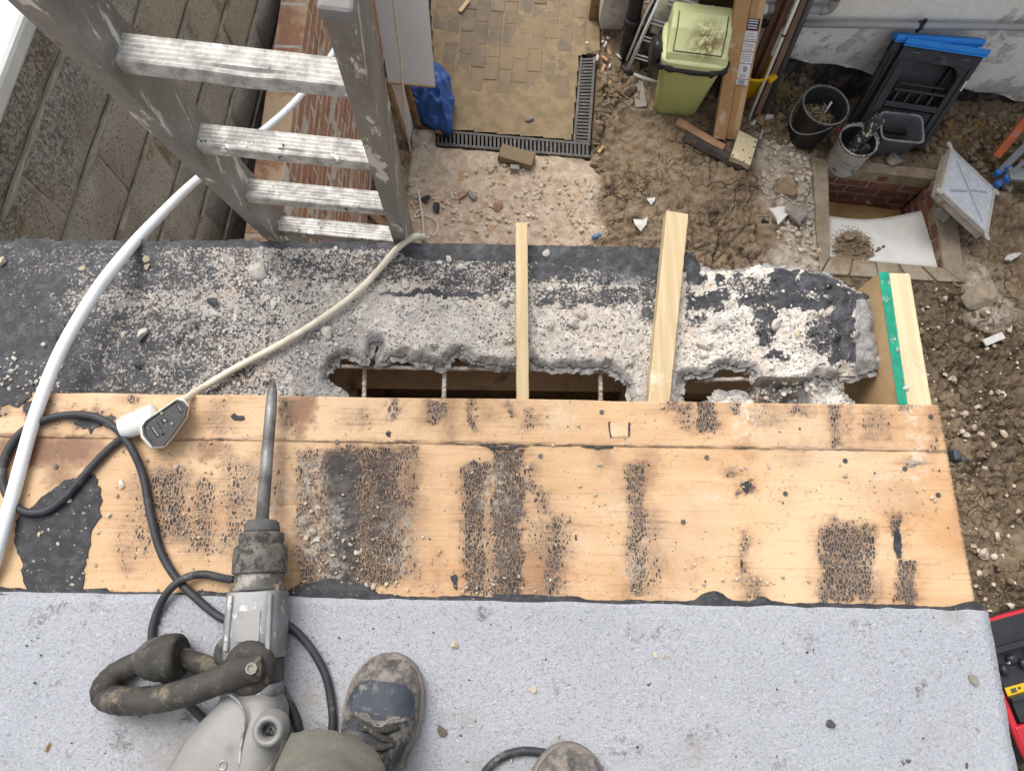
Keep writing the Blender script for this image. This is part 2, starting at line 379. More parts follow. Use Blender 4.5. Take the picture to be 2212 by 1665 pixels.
# clods and rubble that nobody could count
def scatter(poly, n, seed, pow_=2.2, lo=.008, hi=.05):
    rs = np.random.RandomState(seed); p = np.array(poly); a = p.min(0); b = p.max(0); out = []
    while len(out) < n:
        q = a + (b - a) * rs.rand(4000, 2); q = q[inpoly(q[:, 0], q[:, 1], poly)]
        q = q[(fbm(q[:, 0] * 5, q[:, 1] * 5, 3, seed) + .25 * rs.rand(len(q))) > .55]
        q = q[~(sdf(q[:, 0], q[:, 1], MH_OUT) > -.02) & ~(sdf(q[:, 0], q[:, 1], PAVE) > -.04) & (q[:, 1] < 3.56)]; out.extend(q.tolist())
    q = np.array(out[:n]); s = lo + (hi - lo) * rs.rand(n) ** pow_
    return np.stack([q[:, 0], q[:, 1], ground_fields(q[:, 0], q[:, 1])[0]], 1), s
g = G('mud_clod'); n = g.noise(11, 5, .6)
EARTHC = g.fin(g.mix(g.ss(g.noise(30, 4), .4, .65), g.ramp(n, (.3, (.105, .073, .044)), (.5, (.165, .118, .072)), (.7, (.25, .188, .122))), (.215, .162, .106)), .9, g.noise(140, 4), .6, .004)
cs_ = [scatter(LOOSE2, 650, 1, 3.4, .003, .032), scatter(LOOSE3, 800, 2, 2.8, .005, .050), scatter(LOOSE, 420, 3, 3.)]
o = obj('mud_clods', rocks(np.concatenate([a for a, _ in cs_]), np.concatenate([b for _, b in cs_]), 4, hi=True, flat=(.5, .95), rough=.10, sink=.30), EARTHC, kind='stuff', smooth=True)
g = G('pale_rubble'); n = g.noise(17, 4)
RUB = g.fin(g.ramp(n, (.3, (.36, .27, .18)), (.5, (.52, .43, .33)), (.68, (.66, .60, .52))), .9, g.noise(160, 3), .5, .003)
a, b = scatter(SAND, 900, 8, 4.0, .003, .022)
a2, b2 = scatter(PALE, 260, 9, 2.5, .005, .03); a3, b3 = scatter(LOOSE2, 160, 10, 2.5, .006, .03)
obj('pale_rubble', rocks(np.concatenate([a, a2, a3]), np.concatenate([b, b2, b3]), 5), RUB, kind='stuff')

# ================================================================== paving of brick pavers
paving = bpy.data.objects.new('paving', None); COL.objects.link(paving); paving['kind'] = 'structure'; paving.location = (.1, 3.6, 0)
g = G('paver_clay'); v = g.rco()
c = g.mix(g.ss(g.noise(9, 5, .6, v), .3, .7), (.125, .096, .066), (.190, .146, .098)); rr = g.rand()
c = g.mix(g.ss(rr, .75, 1.0), c, (.135, .11, .09)); 
geo = g.t.nodes.new('ShaderNodeNewGeometry').outputs['Position']
dust = g.noise(2.1, 5, .6, geo); fine = g.noise(26, 5, .7, geo); c = g.mix(g.ss(g.math('MULTIPLY_ADD', fine, .35, dust), .60, .78), c, (.225, .165, .098))
sy = g.t.nodes.new('ShaderNodeSeparateXYZ'); g.lk(geo, sy.inputs[0]); c = g.mix(g.math('MULTIPLY', g.ss(g.math('ADD', sy.outputs[1], g.math('MULTIPLY', dust, .9)), 4.35, 3.55), .85), c, (.205, .150, .090))
c = g.mix(g.ss(g.noise(5, 6, .7, geo), .60, .74), c, (.105, .082, .064)); c = g.mix(g.ss(g.noise(120, 3, .7, geo), .64, .76), c, (.5, .41, .29))
PAVM = g.fin(c, .85, g.noise(150, 4, .6), .35, .002)
mbp = MB().box(tuple(paving.location), (.0955, .196, .06)); me_p = None
py_ = math.radians(4.2); tu = np.array([math.cos(py_), -math.sin(py_)]); tv = np.array([math.sin(py_), math.cos(py_)]); po = np.array([-.46, 3.02])
for i in range(-1, 13):
    for k in range(-1, 9):
        q = po + tu * (i * .1005 + .05) + tv * ((k + (.5 if i % 2 else 0)) * .2 + .1)
        d = float(sdf(np.array([q[0]]), np.array([q[1]]), PAVEI)[0])
        if d < .040 or q[1] > 4.55: continue
        if me_p is None:
            o = obj('paver', mbp, PAVM, paving, bev=.004, seg=1); me_p = o
        else:
            o = me_p.copy(); COL.objects.link(o)
        o.location = (q[0] - .1, q[1] - 3.6, -.032 + rnd.uniform(-.0035, .0035))
        o.rotation_euler = (rnd.gauss(0, .008), rnd.gauss(0, .010), -py_ + rnd.gauss(0, .012))
        if i == 9 and k in (3,): o.rotation_euler[2] += .05
# sand in the joints and over the low corner of the paving
X, Y, F, nx, ny = gridmesh(-.62, .80, 2.86, 4.62, .012)
hz = -.0045 + .012 * (fbm(X * 3, Y * 3, 3, 77) - .5) + .004 * (fbm(X * 30, Y * 30, 3, 78) - .5) + .014 * sst(3.55, 3.0, Y) * fbm(X * 5, Y * 5, 3, 79)
keep = (sdf(X[F].mean(1), Y[F].mean(1), PAVEI) > .004)
g = G('joint_sand'); SANDM = g.fin(g.mix(g.ss(g.noise(12, 5), .35, .65), (.205, .150, .086), (.275, .205, .122)), .95, g.noise(200, 3), .4, .003)
V, F = keepfaces(np.stack([X, Y, hz], 1), F, keep); obj('joint_sand', (V, F), SANDM, paving, smooth=True, kind='stuff')

# channel drains: frame, channel and every bar
DRAINM = simple('drain_plastic', (.085, .080, .075), .6, .25, 20, .2, 0, (.25, .18, .11), 22, .55, .68)
DARKM = simple('hollow_shade', (.012, .010, .008), .9)  # near-black colour stands in for the shade inside hollows
def drain(label, quad, n, along):
    q = [np.append(P(a, b, 0)[:2], .002) for a, b in quad]; bl, br, tl, tr = q
    t = thing('channel_drain', label, 'drain', (bl + tr) / 2, 'channel drains along the paving edge')
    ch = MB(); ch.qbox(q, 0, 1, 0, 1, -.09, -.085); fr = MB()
    if along == 'u':
        fr.qbox(q, 0, 1, 0, .17, -.085, 0); fr.qbox(q, 0, 1, .83, 1, -.085, 0)
    else:
        fr.qbox(q, 0, .17, 0, 1, -.085, 0); fr.qbox(q, .83, 1, 0, 1, -.085, 0)
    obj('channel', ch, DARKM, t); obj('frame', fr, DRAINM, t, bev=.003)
    for k in range(n):
        a, b = (k + .0) / n, (k + .56) / n; m = MB()
        if along == 'u': m.qbox(q, a, b, .17, .83, -.03, -.003)
        else: m.qbox(q, .17, .83, a, b, -.03, -.003)
        obj('bar', m, DRAINM, t)
drain('long black slotted drain across the near edge of the paving', [(944, 313.5), (1275, 341), (944, 280), (1275, 309)], 38, 'u')
drain('shorter black slotted drain up the right edge of the paving', [(1238, 305), (1275, 308), (1253, 124), (1288, 122)], 26, 'v')

# ================================================================== concrete block wall on the left
BTH = math.radians(5.64); bt = np.array([math.sin(BTH), math.cos(BTH), 0]); bn = np.array([math.cos(BTH), -math.sin(BTH), 0]); bp0 = np.array([-1.1925, .84375, 0])
def bw(s, z, w): return bp0 + bt * s + np.array([0, 0, z]) + bn * w
bwall = thing('block_wall', 'tall rough concrete block wall with smeared mortar joints left of the ladder', 'wall', bw(1, 0, -.05))
g = G('concrete_block'); v = g.rco()
c = g.mix(g.ss(g.noise(4, 6, .6, v), .32, .68), (.345, .312, .258), (.47, .43, .36)); c = g.mix(g.ss(g.rand(), .6, 1.), c, (.40, .33, .24))
c = g.mix(g.ss(g.noise(7, 5, .7, v), .55, .72), c, (.27, .19, .095))
c = g.mix(g.ss(g.noise(120, 4, .75, v), .53, .63), c, (.13, .112, .088)); c = g.mix(g.ss(g.noise(150, 3, .7, v), .60, .68), c, (.56, .52, .45))
geo = g.t.nodes.new('ShaderNodeNewGeometry').outputs['Position']; sx = g.t.nodes.new('ShaderNodeSeparateXYZ'); g.lk(geo, sx.inputs[0])
top_dark = g.math('MULTIPLY', g.ss(g.math('ADD', sx.outputs[2], g.math('MULTIPLY', g.noise(6, 5, .6, geo), .5)), 2.55, 2.78), g.ss(g.noise(90, 4, .75, geo), .42, .56))  # dark speckle that grows towards the top courses
c = g.mix(g.math('MULTIPLY', top_dark, .75), c, (.075, .072, .068)); wht = g.math('MULTIPLY', top_dark, g.ss(g.noise(60, 4, .75, geo), .55, .63)); c = g.mix(wht, c, (.42, .41, .40))
BLKM = g.fin(c, .95, g.noise(170, 5, .7), .8, .006)
MORT = simple('wall_mortar', (.36, .325, .26), .95, .2, 9, .7, 0, (.22, .17, .11), 10, .5, .65, bd=.004)
beds = [2.69, 2.559, 2.336, 2.11, 1.884, 1.66, 1.436, 1.21, .985, .76, .535, .31, .085, -.14]
X_ = None
def blockmesh(L, H):
    X, Y, F, nx, ny = gridmesh(-L / 2, L / 2, -H / 2, H / 2, .022)
    ed = np.minimum(L / 2 - np.abs(X), H / 2 - np.abs(Y)); w = .007 * (fbm(X * 22, Y * 22, 4, 90) - .5) - .012 * (1 - sst(0, .012, ed + .008 * (fbm(X * 50, Y * 50, 2, 91) - .5)))
    V = np.array([bt * a + np.array([0, 0, b]) + bn * k for a, b, k in zip(X, Y, w)]); n = len(V)
    return V, F
bcache = {}
for r in range(len(beds) - 1):
    z1, z0 = beds[r] - .006, beds[r + 1] + .006; off = (.39, .165)[r % 2 == 1] if r else .165
    for k in range(-4, 6):
        s0 = off + k * .45
        if s0 > 2.8 or s0 < -1.5: continue
        key = round(z1 - z0, 3)
        if key not in bcache:
            V, F = blockmesh(.438, z1 - z0); o = obj('concrete_block', (V + np.array(bwall.location), F), BLKM, bwall, smooth=True); bcache[key] = o
        else:
            o = bcache[key].copy(); COL.objects.link(o)
        o.location = Vector(bw(s0 + .225, (z0 + z1) / 2, rnd.uniform(-.003, .003))) - bwall.location
bk = MB(); a = bw(-1.4, -.2, -.012); b = bw(3.0, -.2, -.012); bk.hexa([a - bn * .1, a, b, b - bn * .1] + [q + np.array([0, 0, 2.88]) for q in (a - bn * .1, a, b, b - bn * .1)])
obj('mortar_core', bk, MORT, bwall)
ms = MB(); rs = np.random.RandomState(3)
for zi, z in enumerate(beds[1:10]):      # squeezed mortar standing proud of the beds
    s = -.5
    while s < 2.5:
        L = rs.uniform(.12, .55); n = int(L / .018) + 2; rings = []
        for i in range(n):
            ss_ = s + L * i / (n - 1); e = max(0., math.sin(math.pi * i / (n - 1))) ** .4; w = (.003 + .014 * vnoise(ss_ * 18, z * 9, 5) ** 1.4) * e + .0015; hp = .002 + .006 * e * vnoise(ss_ * 30, z * 7, 6)
            dz = .006 * (vnoise(ss_ * 12, z * 5, 8) - .5)
            rings.append([bw(ss_, z + dz + w * .5, -.006), bw(ss_, z + dz + w * .45, hp * .7), bw(ss_, z + dz, hp), bw(ss_, z + dz - w * 1.1, hp * .6), bw(ss_, z + dz - w * 1.2, -.006)])
        ms.loft(rings); s += L + rs.uniform(-.02, .25) * (1 if rs.rand() < .6 else 0)
obj('mortar_smear', ms, MORT, bwall, smooth=False)
COPM = simple('coping_concrete', (.60, .60, .57), .85, .10, 8, .4, 0, (.35, .35, .34), 60, .60, .72)
cpm = MB(); a = bw(-1.4, 0, .035); b = bw(3.0, 0, .035); cpm.hexa([q + np.array([0, 0, 2.694]) for q in (a - bn * .22, a, b, b - bn * .22)] + [q + np.array([0, 0, 2.745]) for q in (a - bn * .22, a, b, b - bn * .22)])
obj('coping', cpm, COPM, bwall, bev=.012)

# ================================================================== red brick wall
brw = thing('brick_wall', 'low red brick wall running away behind the ladder', 'wall', (-.93, 2., 0))
g = G('red_brick'); v = g.rco(); rr = g.rand()
c = g.mix(rr, (.43, .205, .125), (.34, .155, .10)); c = g.mix(g.ss(g.math('FRACT', g.math('MULTIPLY', rr, 7.3)), .55, 1.), c, (.52, .32, .20))
c = g.mix(g.ss(g.noise(12, 5, .6, v), .45, .7), c, (.44, .24, .15)); c = g.mix(g.ss(g.noise(40, 5, .7, v), .58, .7), c, (.56, .46, .37))
geo = g.t.nodes.new('ShaderNodeNewGeometry').outputs['Position']; sx = g.t.nodes.new('ShaderNodeSeparateXYZ'); g.lk(geo, sx.inputs[0])
lime = g.math('MULTIPLY', g.ss(sx.outputs[2], 1.60, 1.618), g.ss(g.noise(9, 6, .65, geo), .42, .58)); c = g.mix(g.math('MULTIPLY', lime, .8), c, (.63, .47, .30))
c = g.mix(g.ss(g.noise(11, 7, .75, geo), .62, .72), c, (.14, .12, .075))
BRK = g.fin(c, .9, g.noise(120, 5, .65), .6, .004)
by_ = math.radians(1.1); bu = np.array([math.sin(by_), math.cos(by_), 0]); bo = np.array([-.995 + .060, .80, 0])
mbk = MB().box(tuple(brw.location), (.12, .2130, .0620)); mk = None; far = MB(); cnt = 0
for r in range(21):
    zc = 1.62 - .0325 - r * .075
    for k in range(0, 17):
        s = k * .225 + (.1125 if r % 2 else 0); q = bo + bu * s
        if s > 2.75:
            far.box((q[0], q[1], zc), (.12, .2155, .0655), rotz(-by_)); continue
        if mk is None: mk = obj('brick', mbk, BRK, brw, bev=.004, seg=1); o = mk
        else: o = mk.copy(); COL.objects.link(o)
        o.location = (q[0] + rnd.uniform(-.002, .002) + .93, q[1] - 2., zc); o.rotation_euler = (rnd.gauss(0, .006), rnd.gauss(0, .008), -by_ + rnd.gauss(0, .008)); cnt += 1
obj('far_brickwork', far, BRK, brw, kind='stuff')
cm = MB(); a = bo - bu * .1; b = bo + bu * 3.9; cm.bar((a[0], a[1], .80), (b[0], b[1], .80), .1165, 1.632); BMORT = simple('brick_mortar', (.60, .54, .46), .95, .2, 10, .5, 0, (.3, .2, .13), 12, .5, .65)
obj('mortar', cm, BMORT, brw)

# ================================================================== house wall with peeling render
HY = 3.62
house = thing('house', 'house wall with peeling cream render over a black tarred base', 'building', (2.5, HY, 0))
g = G('peeling_render'); pk = g.attr('peel'); n1 = g.noise(5, 8, .7); n2 = g.noise(22, 5, .7)
m = g.ss(g.math('ADD', pk, g.math('MULTIPLY_ADD', n1, 1.5, -.75)), .44, .52)
wh = g.mix(g.ss(n2, .35, .65), (.84, .81, .74), (.90, .88, .83)); gr = g.mix(g.ss(n2, .35, .65), (.54, .51, .48), (.68, .65, .61))
gr = g.mix(g.ss(g.noise(16, 6, .7, g.co(loc=(5., 2., 1.))), .60, .68), gr, (.74, .70, .63))
c = g.mix(m, wh, gr); c = g.mix(g.ss(g.noise(3, 6, .7), .66, .8), c, (.45, .38, .28))
REND = g.fin(c, .9, g.math('ADD', g.math('MULTIPLY', m, -1.5), g.noise(70, 5, .6)), .55, .006)
g = G('tar_plinth'); n1 = g.noise(8, 7, .7)
TARP = g.fin(g.mix(g.ss(n1, .48, .62), (.035, .034, .033), (.16, .13, .10)), .8, g.noise(60, 5), .7, .006)
X, Z, F, nx, ny = gridmesh(.98, 5.2, -.28, 3.2, .03); zl = .144 - (X - 2.036) * .192 + .05 * (fbm(X * 6, X * 0, 4, 3) - .5)
zl = np.maximum(zl, -.26); dz = .008 * (fbm(X * 9, Z * 9, 4, 6) - .5)
V = np.stack([X, np.full_like(X, HY - .012) + dz, np.maximum(Z, zl)], 1); o = obj('render_coat', (V, F[:, ::-1]), REND, house, smooth=True)
setattr_f(o, 'peel', sst(.62, .30, Z) * .26 + sst(3.0, 3.3, X) * sst(.3, .5, Z) * .2 + .16 + .22 * sst(1.9, 1.6, X))
m = MB().box((3.1, HY + .10, 1.42), (4.24, .2, 3.6)); obj('plinth', m, TARP, house)
# pier beside the paving
PIERM = simple('rough_white_concrete', (.62, .61, .57), .9, .12, 6, .8, 0, (.33, .28, .21), 9, .58, .72, bd=.006)
a = P(1289, 72, 0); b = P(1352, 76, 0); pr = MB(); nr = []
for i in range(24):
    z = -.02 + i * .10; w0 = .012 * (vnoise(z * 9, 1, 4) - .5); w1 = .012 * (vnoise(z * 9, 2, 4) - .5); k = .03 * (1 - min(1, z / .12)) if z < .12 else 0
    nr.append([(a[0] + w0 + k, a[1] + w1 + k, z), (b[0] + w1 - k, b[1] + w0 + k, z), (b[0] + w1 - k, b[1] + .35, z), (a[0] + w0 + k, a[1] + .35, z)])
o = obj('concrete_pier', pr.loft(nr), PIERM, bev=.014); tag(o, 'rough white concrete pier at the far right corner of the paving', 'pier'); rebase(o, a)
WOODB = simple('weathered_post', (.30, .19, .09), .8, .25, 9, .4, 0, (.16, .11, .07), 12)
a = P(1282, 42, 0); m = MB().bar((a[0], a[1] + .03, 0), (a[0], a[1] + .03, 1.9), .075, .06, (0, 1, 0)); o = obj('timber_post', m, WOODB, bev=.004); tag(o, 'short brown timber post standing left of the white concrete pier', 'post'); rebase(o, (a[0], a[1], 0))
# ================================================================== GARAGE with its flat roof
ZP = 2.86      # top of the plywood strip
ZS = 2.806     # top of the bare concrete
gar = thing('garage', 'flat roofed garage with grey roof felt and broken concrete edge', 'building', (-.8, -1., 0))
WALLM = simple('garage_block', (.46, .42, .36), .9, .15, 8, .5)
DKIN = simple('interior_wood', (.34, .21, .11), .9, .25, 10, .4, 0, (.12, .08, .05), 9)
obj('wall', MB().box((-.955, .615, 1.32), (3.27, .09, 2.66)), WALLM, gar)
obj('wall', MB().box((.575, -1.35, 1.27), (.10, 3.80, 2.56)), WALLM, gar)
obj('wall', MB().box((-2.55, -1.35, 1.32), (.10, 3.80, 2.66)), WALLM, gar)
obj('wall', MB().box((-.985, -3.30, 1.32), (3.02, .09, 2.66)), WALLM, gar)
obj('floor', MB().box((-.985, -1.35, .03), (2.98, 3.78, .06)), simple('garage_floor', (.42, .36, .29), .9), gar)
obj('roof_deck', MB().box((-.90, -1.49, 2.78), (3.40, 3.70, .08)), simple('deck_ply', (.35, .23, .12), .8), gar)
obj('joist', MB().box((-.33, -.9, 2.60), (.05, 2.9, .16)), DKIN, gar)
obj('joist', MB().box((.30, -.9, 2.60), (.05, 2.9, .16)), DKIN, gar)
obj('wall_plate', MB().box((-.9, .50, 2.585), (3.1, .10, .05)), DKIN, gar)
obj('lintel', MB().box((-.05, .53, 2.42), (1.1, .07, .16)), simple('old_brick_ledge', (.38, .23, .15), .9, .2, 10), gar)

# ---- grey mineral felt
X, Y, F, nx, ny = gridmesh(-2.6, .836, -3.3, .014, .017)
V = np.stack([X, Y, np.full_like(X, ZP + .0045)], 1)
top = V[:, 1] > .0135; V[top, 1] = .0150 - .0102 * (V[top, 0] + .81) + .006 * (fbm(V[top, 0] * 30, 0 * V[top, 0], 4, 3) - .5)
rt = V[:, 0] > .8355; V[rt, 0] += .006 * (fbm(0 * V[rt, 1], V[rt, 1] * 30, 4, 4) - .5); V[:, 2] += .0022 * (fbm(X * 9, Y * 9, 4, 8) - .5)
g = G('mineral_felt'); 
n1 = g.noise(2.2, 6, .6); n2 = g.noise(175, 5, .75); n3 = g.noise(75, 4, .7, None, .6); n4 = g.noise(360, 3, .8)
c = g.mix(g.ss(n1, .3, .7), (.405, .418, .455), (.468, .480, .518))
c = g.mix(g.math('MULTIPLY', g.ss(n2, .54, .65), .55), c, (.20, .20, .205)); c = g.mix(g.math('MULTIPLY', g.ss(n3, .65, .71), .8), c, (.15, .15, .155))
c = g.mix(g.math('MULTIPLY', g.ss(n4, .55, .66), .85), c, (.19, .19, .20)); c = g.mix(g.ss(n2, .42, .33), c, (.58, .59, .62))
tn = g.math('MULTIPLY', g.ss(g.noise(5.5, 7, .68, g.co(loc=(2., 7., 0.))), .53, .68), .65); c = g.mix(tn, c, (.33, .30, .245))
blot = g.math('MULTIPLY', g.ss(g.noise(17, 6, .7, g.co(loc=(9., 3., 0.))), .57, .70), g.ss(n2, .38, .56)); c = g.mix(blot, c, (.17, .165, .16))
c = g.mix(g.ss(g.noise(23, 3, .6, g.co(loc=(1., 5., 0.))), .715, .735), c, (.10, .10, .105))
FELT = g.fin(c, .85, g.math('MULTIPLY_ADD', g.noise(230, 3, .8), .8, n2), .8, .005)
felt = obj('mineral_felt', (V, F), FELT, gar, smooth=True, solid=.0035)

# ---- black bitumen left along the felt edge
ub = [(-900, 1270), (0, 1270), (60, 1274), (180, 1275), (230, 1271), (240, 1279), (420, 1283), (428, 1277), (500, 1283), (618, 1280), (640, 1268), (690, 1256), (722, 1252), (745, 1256), (770, 1262), (800, 1268), (818, 1283), (870, 1290), (985, 1290), (1000, 1287), (1060, 1292), (1066, 1284), (1250, 1291), (1262, 1297),
      (1498, 1300), (1515, 1286), (1530, 1282), (1548, 1277), (1562, 1283), (1570, 1293), (1582, 1299), (1625, 1299), (1642, 1289), (1655, 1290), (1668, 1300), (1700, 1305), (1800, 1304), (1960, 1308), (2000, 1312), (2040, 1314), (2075, 1306), (2108, 1299), (2126, 1311)]
ub = np.array([P(a, b - 2, ZP)[:2] for a, b in ub])
def edge_top(x): return np.interp(x, ub[:, 0], ub[:, 1])
xs = np.arange(-1.6, .834, .004); yt = edge_top(xs) + .004 * (fbm(xs * 60, xs * 0, 4, 3) - .3); V = []; F = []
for i, (x, y) in enumerate(zip(xs, yt)):
    y = max(y, .004); t = min(1, (y - .002) / .012)
    V += [(x, -.03, ZP + .0005), (x, max(.001, y * .5), ZP + .0030 + .0012 * t), (x, y - .001, ZP + .0024 + .001 * vnoise(x * 90, 0, 1)), (x, y, ZP - .001)]
    if i: o4 = 4 * i; F += [(o4 - 4 + k, o4 + k, o4 + k + 1, o4 - 4 + k + 1) for k in range(3)]
g = G('bitumen_felt'); n = g.noise(60, 6, .7)
c = g.mix(g.ss(n, .4, .65), (.022, .023, .027), (.050, .050, .055)); c = g.mix(g.ss(g.noise(120, 3, .7), .64, .72), c, (.30, .26, .20)); c = g.mix(g.ss(g.noise(35, 6, .75), .58, .72), c, (.10, .10, .105))
BITU = g.fin(c, .62, g.math('MULTIPLY_ADD', g.noise(190, 3), .6, n), .9, .003)
obj('bitumen_edge', (np.array(V), np.array(F)), BITU, gar, smooth=True)

# ---- plywood strip: two boards
ply = thing('plywood_strip', 'long weathered plywood strip blotched with black bitumen between felt and concrete', 'board', (0, .19, ZP - .018))
STAINS = [  # x0,x1,y0,y1, strength, fade x, fade y
    (640, 690, 975, 1275, .62, 14, 25), (700, 780, 978, 1275, 1.30, 24, 24), (770, 862, 972, 1255, .98, 34, 20), (860, 905, 985, 1240, .46, 22, 30), (765, 900, 968, 990, .55, 20, 10),
    (1003, 1050, 1000, 1285, .78, 14, 14), (1050, 1068, 1000, 1285, .45, 10, 20), (1066, 1126, 972, 1285, .86, 12, 12), (1126, 1160, 1000, 1060, .5, 20, 14), (1150, 1190, 1060, 1110, .42, 14, 14), (1180, 1215, 1120, 1280, .60, 22, 30), (1140, 1250, 1120, 1200, .36, 30, 20),
    (1352, 1400, 1000, 1060, .58, 12, 8), (1356, 1395, 1045, 1090, .62, 8, 6), (1355, 1398, 1090, 1290, .58, 14, 14), (1395, 1430, 1100, 1290, .36, 16, 30),
    (1770, 1885, 1135, 1298, .70, 12, 12), (1780, 1850, 1118, 1138, .42, 14, 6), (1885, 1905, 1240, 1300, .4, 20, 14), (1922, 1948, 1115, 1140, .55, 8, 8), (1930, 1946, 1132, 1200, 1.15, 5, 5), (1935, 1978, 1210, 1300, .72, 10, 14),
    (1596, 1616, 1150, 1200, .5, 8, 10), (1600, 1614, 1205, 1240, .6, 7, 8), (1605, 1640, 1240, 1300, .45, 12, 20), (1598, 1618, 1040, 1062, 1.0, 6, 5), (1560, 1590, 1016, 1030, .5, 8, 6),
    (275, 330, 1030, 1200, .40, 25, 30), (320, 410, 1015, 1170, .58, 30, 30), (405, 470, 1040, 1200, .50, 30, 30), (480, 565, 990, 1200, .44, 25, 35), (560, 620, 960, 1100, .36, 20, 30), (250, 300, 1100, 1230, .32, 20, 25),
    (-50, 66, 840, 868, 1.2, 6, 4), (-50, 20, 860, 900, .5, 14, 10), (58, 75, 872, 900, .9, 6, 6), (270, 300, 845, 870, .5, 14, 8), (150, 235, 885, 925, .46, 25, 10), (205, 250, 905, 918, 1.1, 8, 4), (90, 130, 860, 935, .40, 14, 14), (440, 500, 860, 930, .34, 22, 12), (600, 640, 860, 930, .40, 20, 18), (760, 800, 885, 920, .36, 16, 14), (840, 860, 860, 905, .55, 8, 14), (925, 965, 870, 915, .60, 10, 10), (1015, 1030, 855, 930, .62, 6, 10),
    (1040, 1075, 870, 910, .34, 14, 14), (1085, 1110, 870, 895, .48, 8, 10), (1130, 1160, 880, 925, .36, 14, 12), (1440, 1500, 868, 890, .55, 16, 10), (1508, 1545, 868, 935, .72, 9, 10), (1470, 1500, 885, 920, .42, 12, 10), (1580, 1600, 868, 900, .5, 10, 8), (1630, 1690, 870, 920, .38, 18, 14), (1700, 1760, 870, 900, .46, 20, 10), (1790, 1818, 870, 965, .56, 10, 10), (1820, 1850, 880, 950, .40, 14, 12), (1860, 1930, 880, 950, .36, 20, 14), (1945, 1970, 870, 890, .45, 10, 8), (2005, 2030, 875, 980, .34, 6, 20), (1960, 1990, 990, 1010, .62, 14, 5), (860, 890, 1180, 1200, .34, 12, 12)]
SCORCH = [(-60, 205, 945, 1000, 1.0, 30, 22), (110, 160, 990, 1050, .8, 25, 22), (620, 680, 855, 910, .95, 14, 26), (632, 665, 900, 940, .8, 10, 20), (960, 990, 860, 950, .45, 16, 20), (905, 940, 860, 920, .35, 20, 20), (700, 880, 965, 1010, .55, 40, 20), (1130, 1200, 1190, 1290, .65, 40, 24), (690, 705, 1180, 1275, .7, 10, 20), (1290, 1330, 955, 1010, .4, 20, 30), (1380, 1420, 960, 1040, .45, 18, 25), (420, 490, 950, 985, .8, 25, 16), (1580, 1640, 955, 985, .35, 24, 14), (1690, 1750, 960, 1010, .28, 30, 24), (850, 905, 1000, 1250, .4, 20, 40), (640, 690, 1200, 1270, .5, 20, 20), (2060, 2100, 1080, 1200, .28, 12, 40), (1870, 2000, 1040, 1110, .20, 40, 30), (930, 960, 1180, 1280, .3, 14, 40)]
DUST = [(1590, 1640, 875, 945, .9, 14, 14), (1960, 1990, 870, 1040, .7, 12, 12), (1500, 1560, 1060, 1085, .5, 16, 8), (1050, 1100, 1030, 1090, .55, 16, 24), (690, 740, 1080, 1270, .5, 20, 40), (1300, 1360, 1090, 1110, .6, 16, 8), (640, 700, 1000, 1200, .5, 22, 30), (840, 900, 1120, 1240, .35, 20, 30), (1340, 1400, 1200, 1250, .45, 16, 18), (1860, 1960, 1010, 1040, .4, 30, 8), (1180, 1250, 870, 930, .45, 20, 16), (540, 640, 1040, 1200, .35, 30, 40)]
def boxes(px, py, L, w=0.):
    r = np.zeros(len(px))
    if w: px, py = px + w * (2 * fbm(px / 30, py / 30, 4, 61) - 1) + w * (vnoise(px / 7, py / 9, 64) - .5), py + w * (2 * fbm(px / 30 + 9, py / 30, 4, 62) - 1) + w * (vnoise(px / 8, py / 7, 65) - .5)
    for x0, x1, y0, y1, s, fx, fy in L:
        fx = fx * (1.5 if w else 1); d = sst(-fx, fx * .7, np.minimum(px - x0, x1 - px)) * sst(-fy, fy * .5, np.minimum(py - y0, y1 - py)); r = np.maximum(r, s * d)
    return r
g = G('weathered_plywood'); tar, sc, du = g.attr('tar'), g.attr('scorch'), g.attr('dust')
gv = g.co(sc=(3.0, 26, 1)); gr = g.noise(1.0, 6, .65, gv, .3); gr2 = g.noise(1.0, 4, .6, g.co(sc=(9, 210, 1))); big = g.noise(2.6, 5, .55)
c = g.mix(g.ss(gr, .30, .70), (.515, .325, .170), (.590, .395, .225)); c = g.mix(g.ss(big, .42, .68), c, (.625, .435, .265)); c = g.mix(g.math('MULTIPLY', g.ss(g.noise(1.7, 6, .6, g.co(sc=(1, 2.4, 1), loc=(4., 2., 0.))), .48, .68), .70), c, (.47, .235, .09)); c = g.mix(g.math('MULTIPLY', g.ss(g.noise(5, 7, .7, g.co(sc=(1, 1.6, 1), loc=(14., 2., 0.))), .54, .72), .5), c, (.33, .20, .125))
c = g.mix(g.math('MULTIPLY', g.ss(gr2, .56, .70), .42), c, (.30, .165, .075))
kn = g.vor(3.2, 'F1', g.co(sc=(1, 2.2, 1))); c = g.mix(g.math('MULTIPLY', g.ss(kn, .10, .02), .6), c, (.27, .115, .04))
c = g.mix(g.math('MULTIPLY', g.ss(g.noise(6, 7, .7, g.co(loc=(8., 1., 0.))), .52, .68), .5), c, (.52, .38, .27))
c = g.mix(g.math('MULTIPLY', sc, g.ss(g.math('ADD', g.noise(18, 6, .7), g.math('MULTIPLY', sc, .30)), .38, .66)), c, (.105, .062, .048)); c = g.mix(g.math('MULTIPLY', g.ss(sc, .05, .7), .40), c, (.36, .185, .085))
hal = g.math('MULTIPLY', g.attr('halo'), g.ss(g.noise(9, 6, .65, g.co(sc=(1, 1.5, 1), loc=(2., 12., 0.))), .30, .56)); c = g.mix(g.math('MULTIPLY', hal, .80), c, (.35, .185, .085)); c = g.mix(g.math('MULTIPLY', hal, g.math('MULTIPLY', g.ss(gr2, .48, .62), .6)), c, (.19, .10, .05))
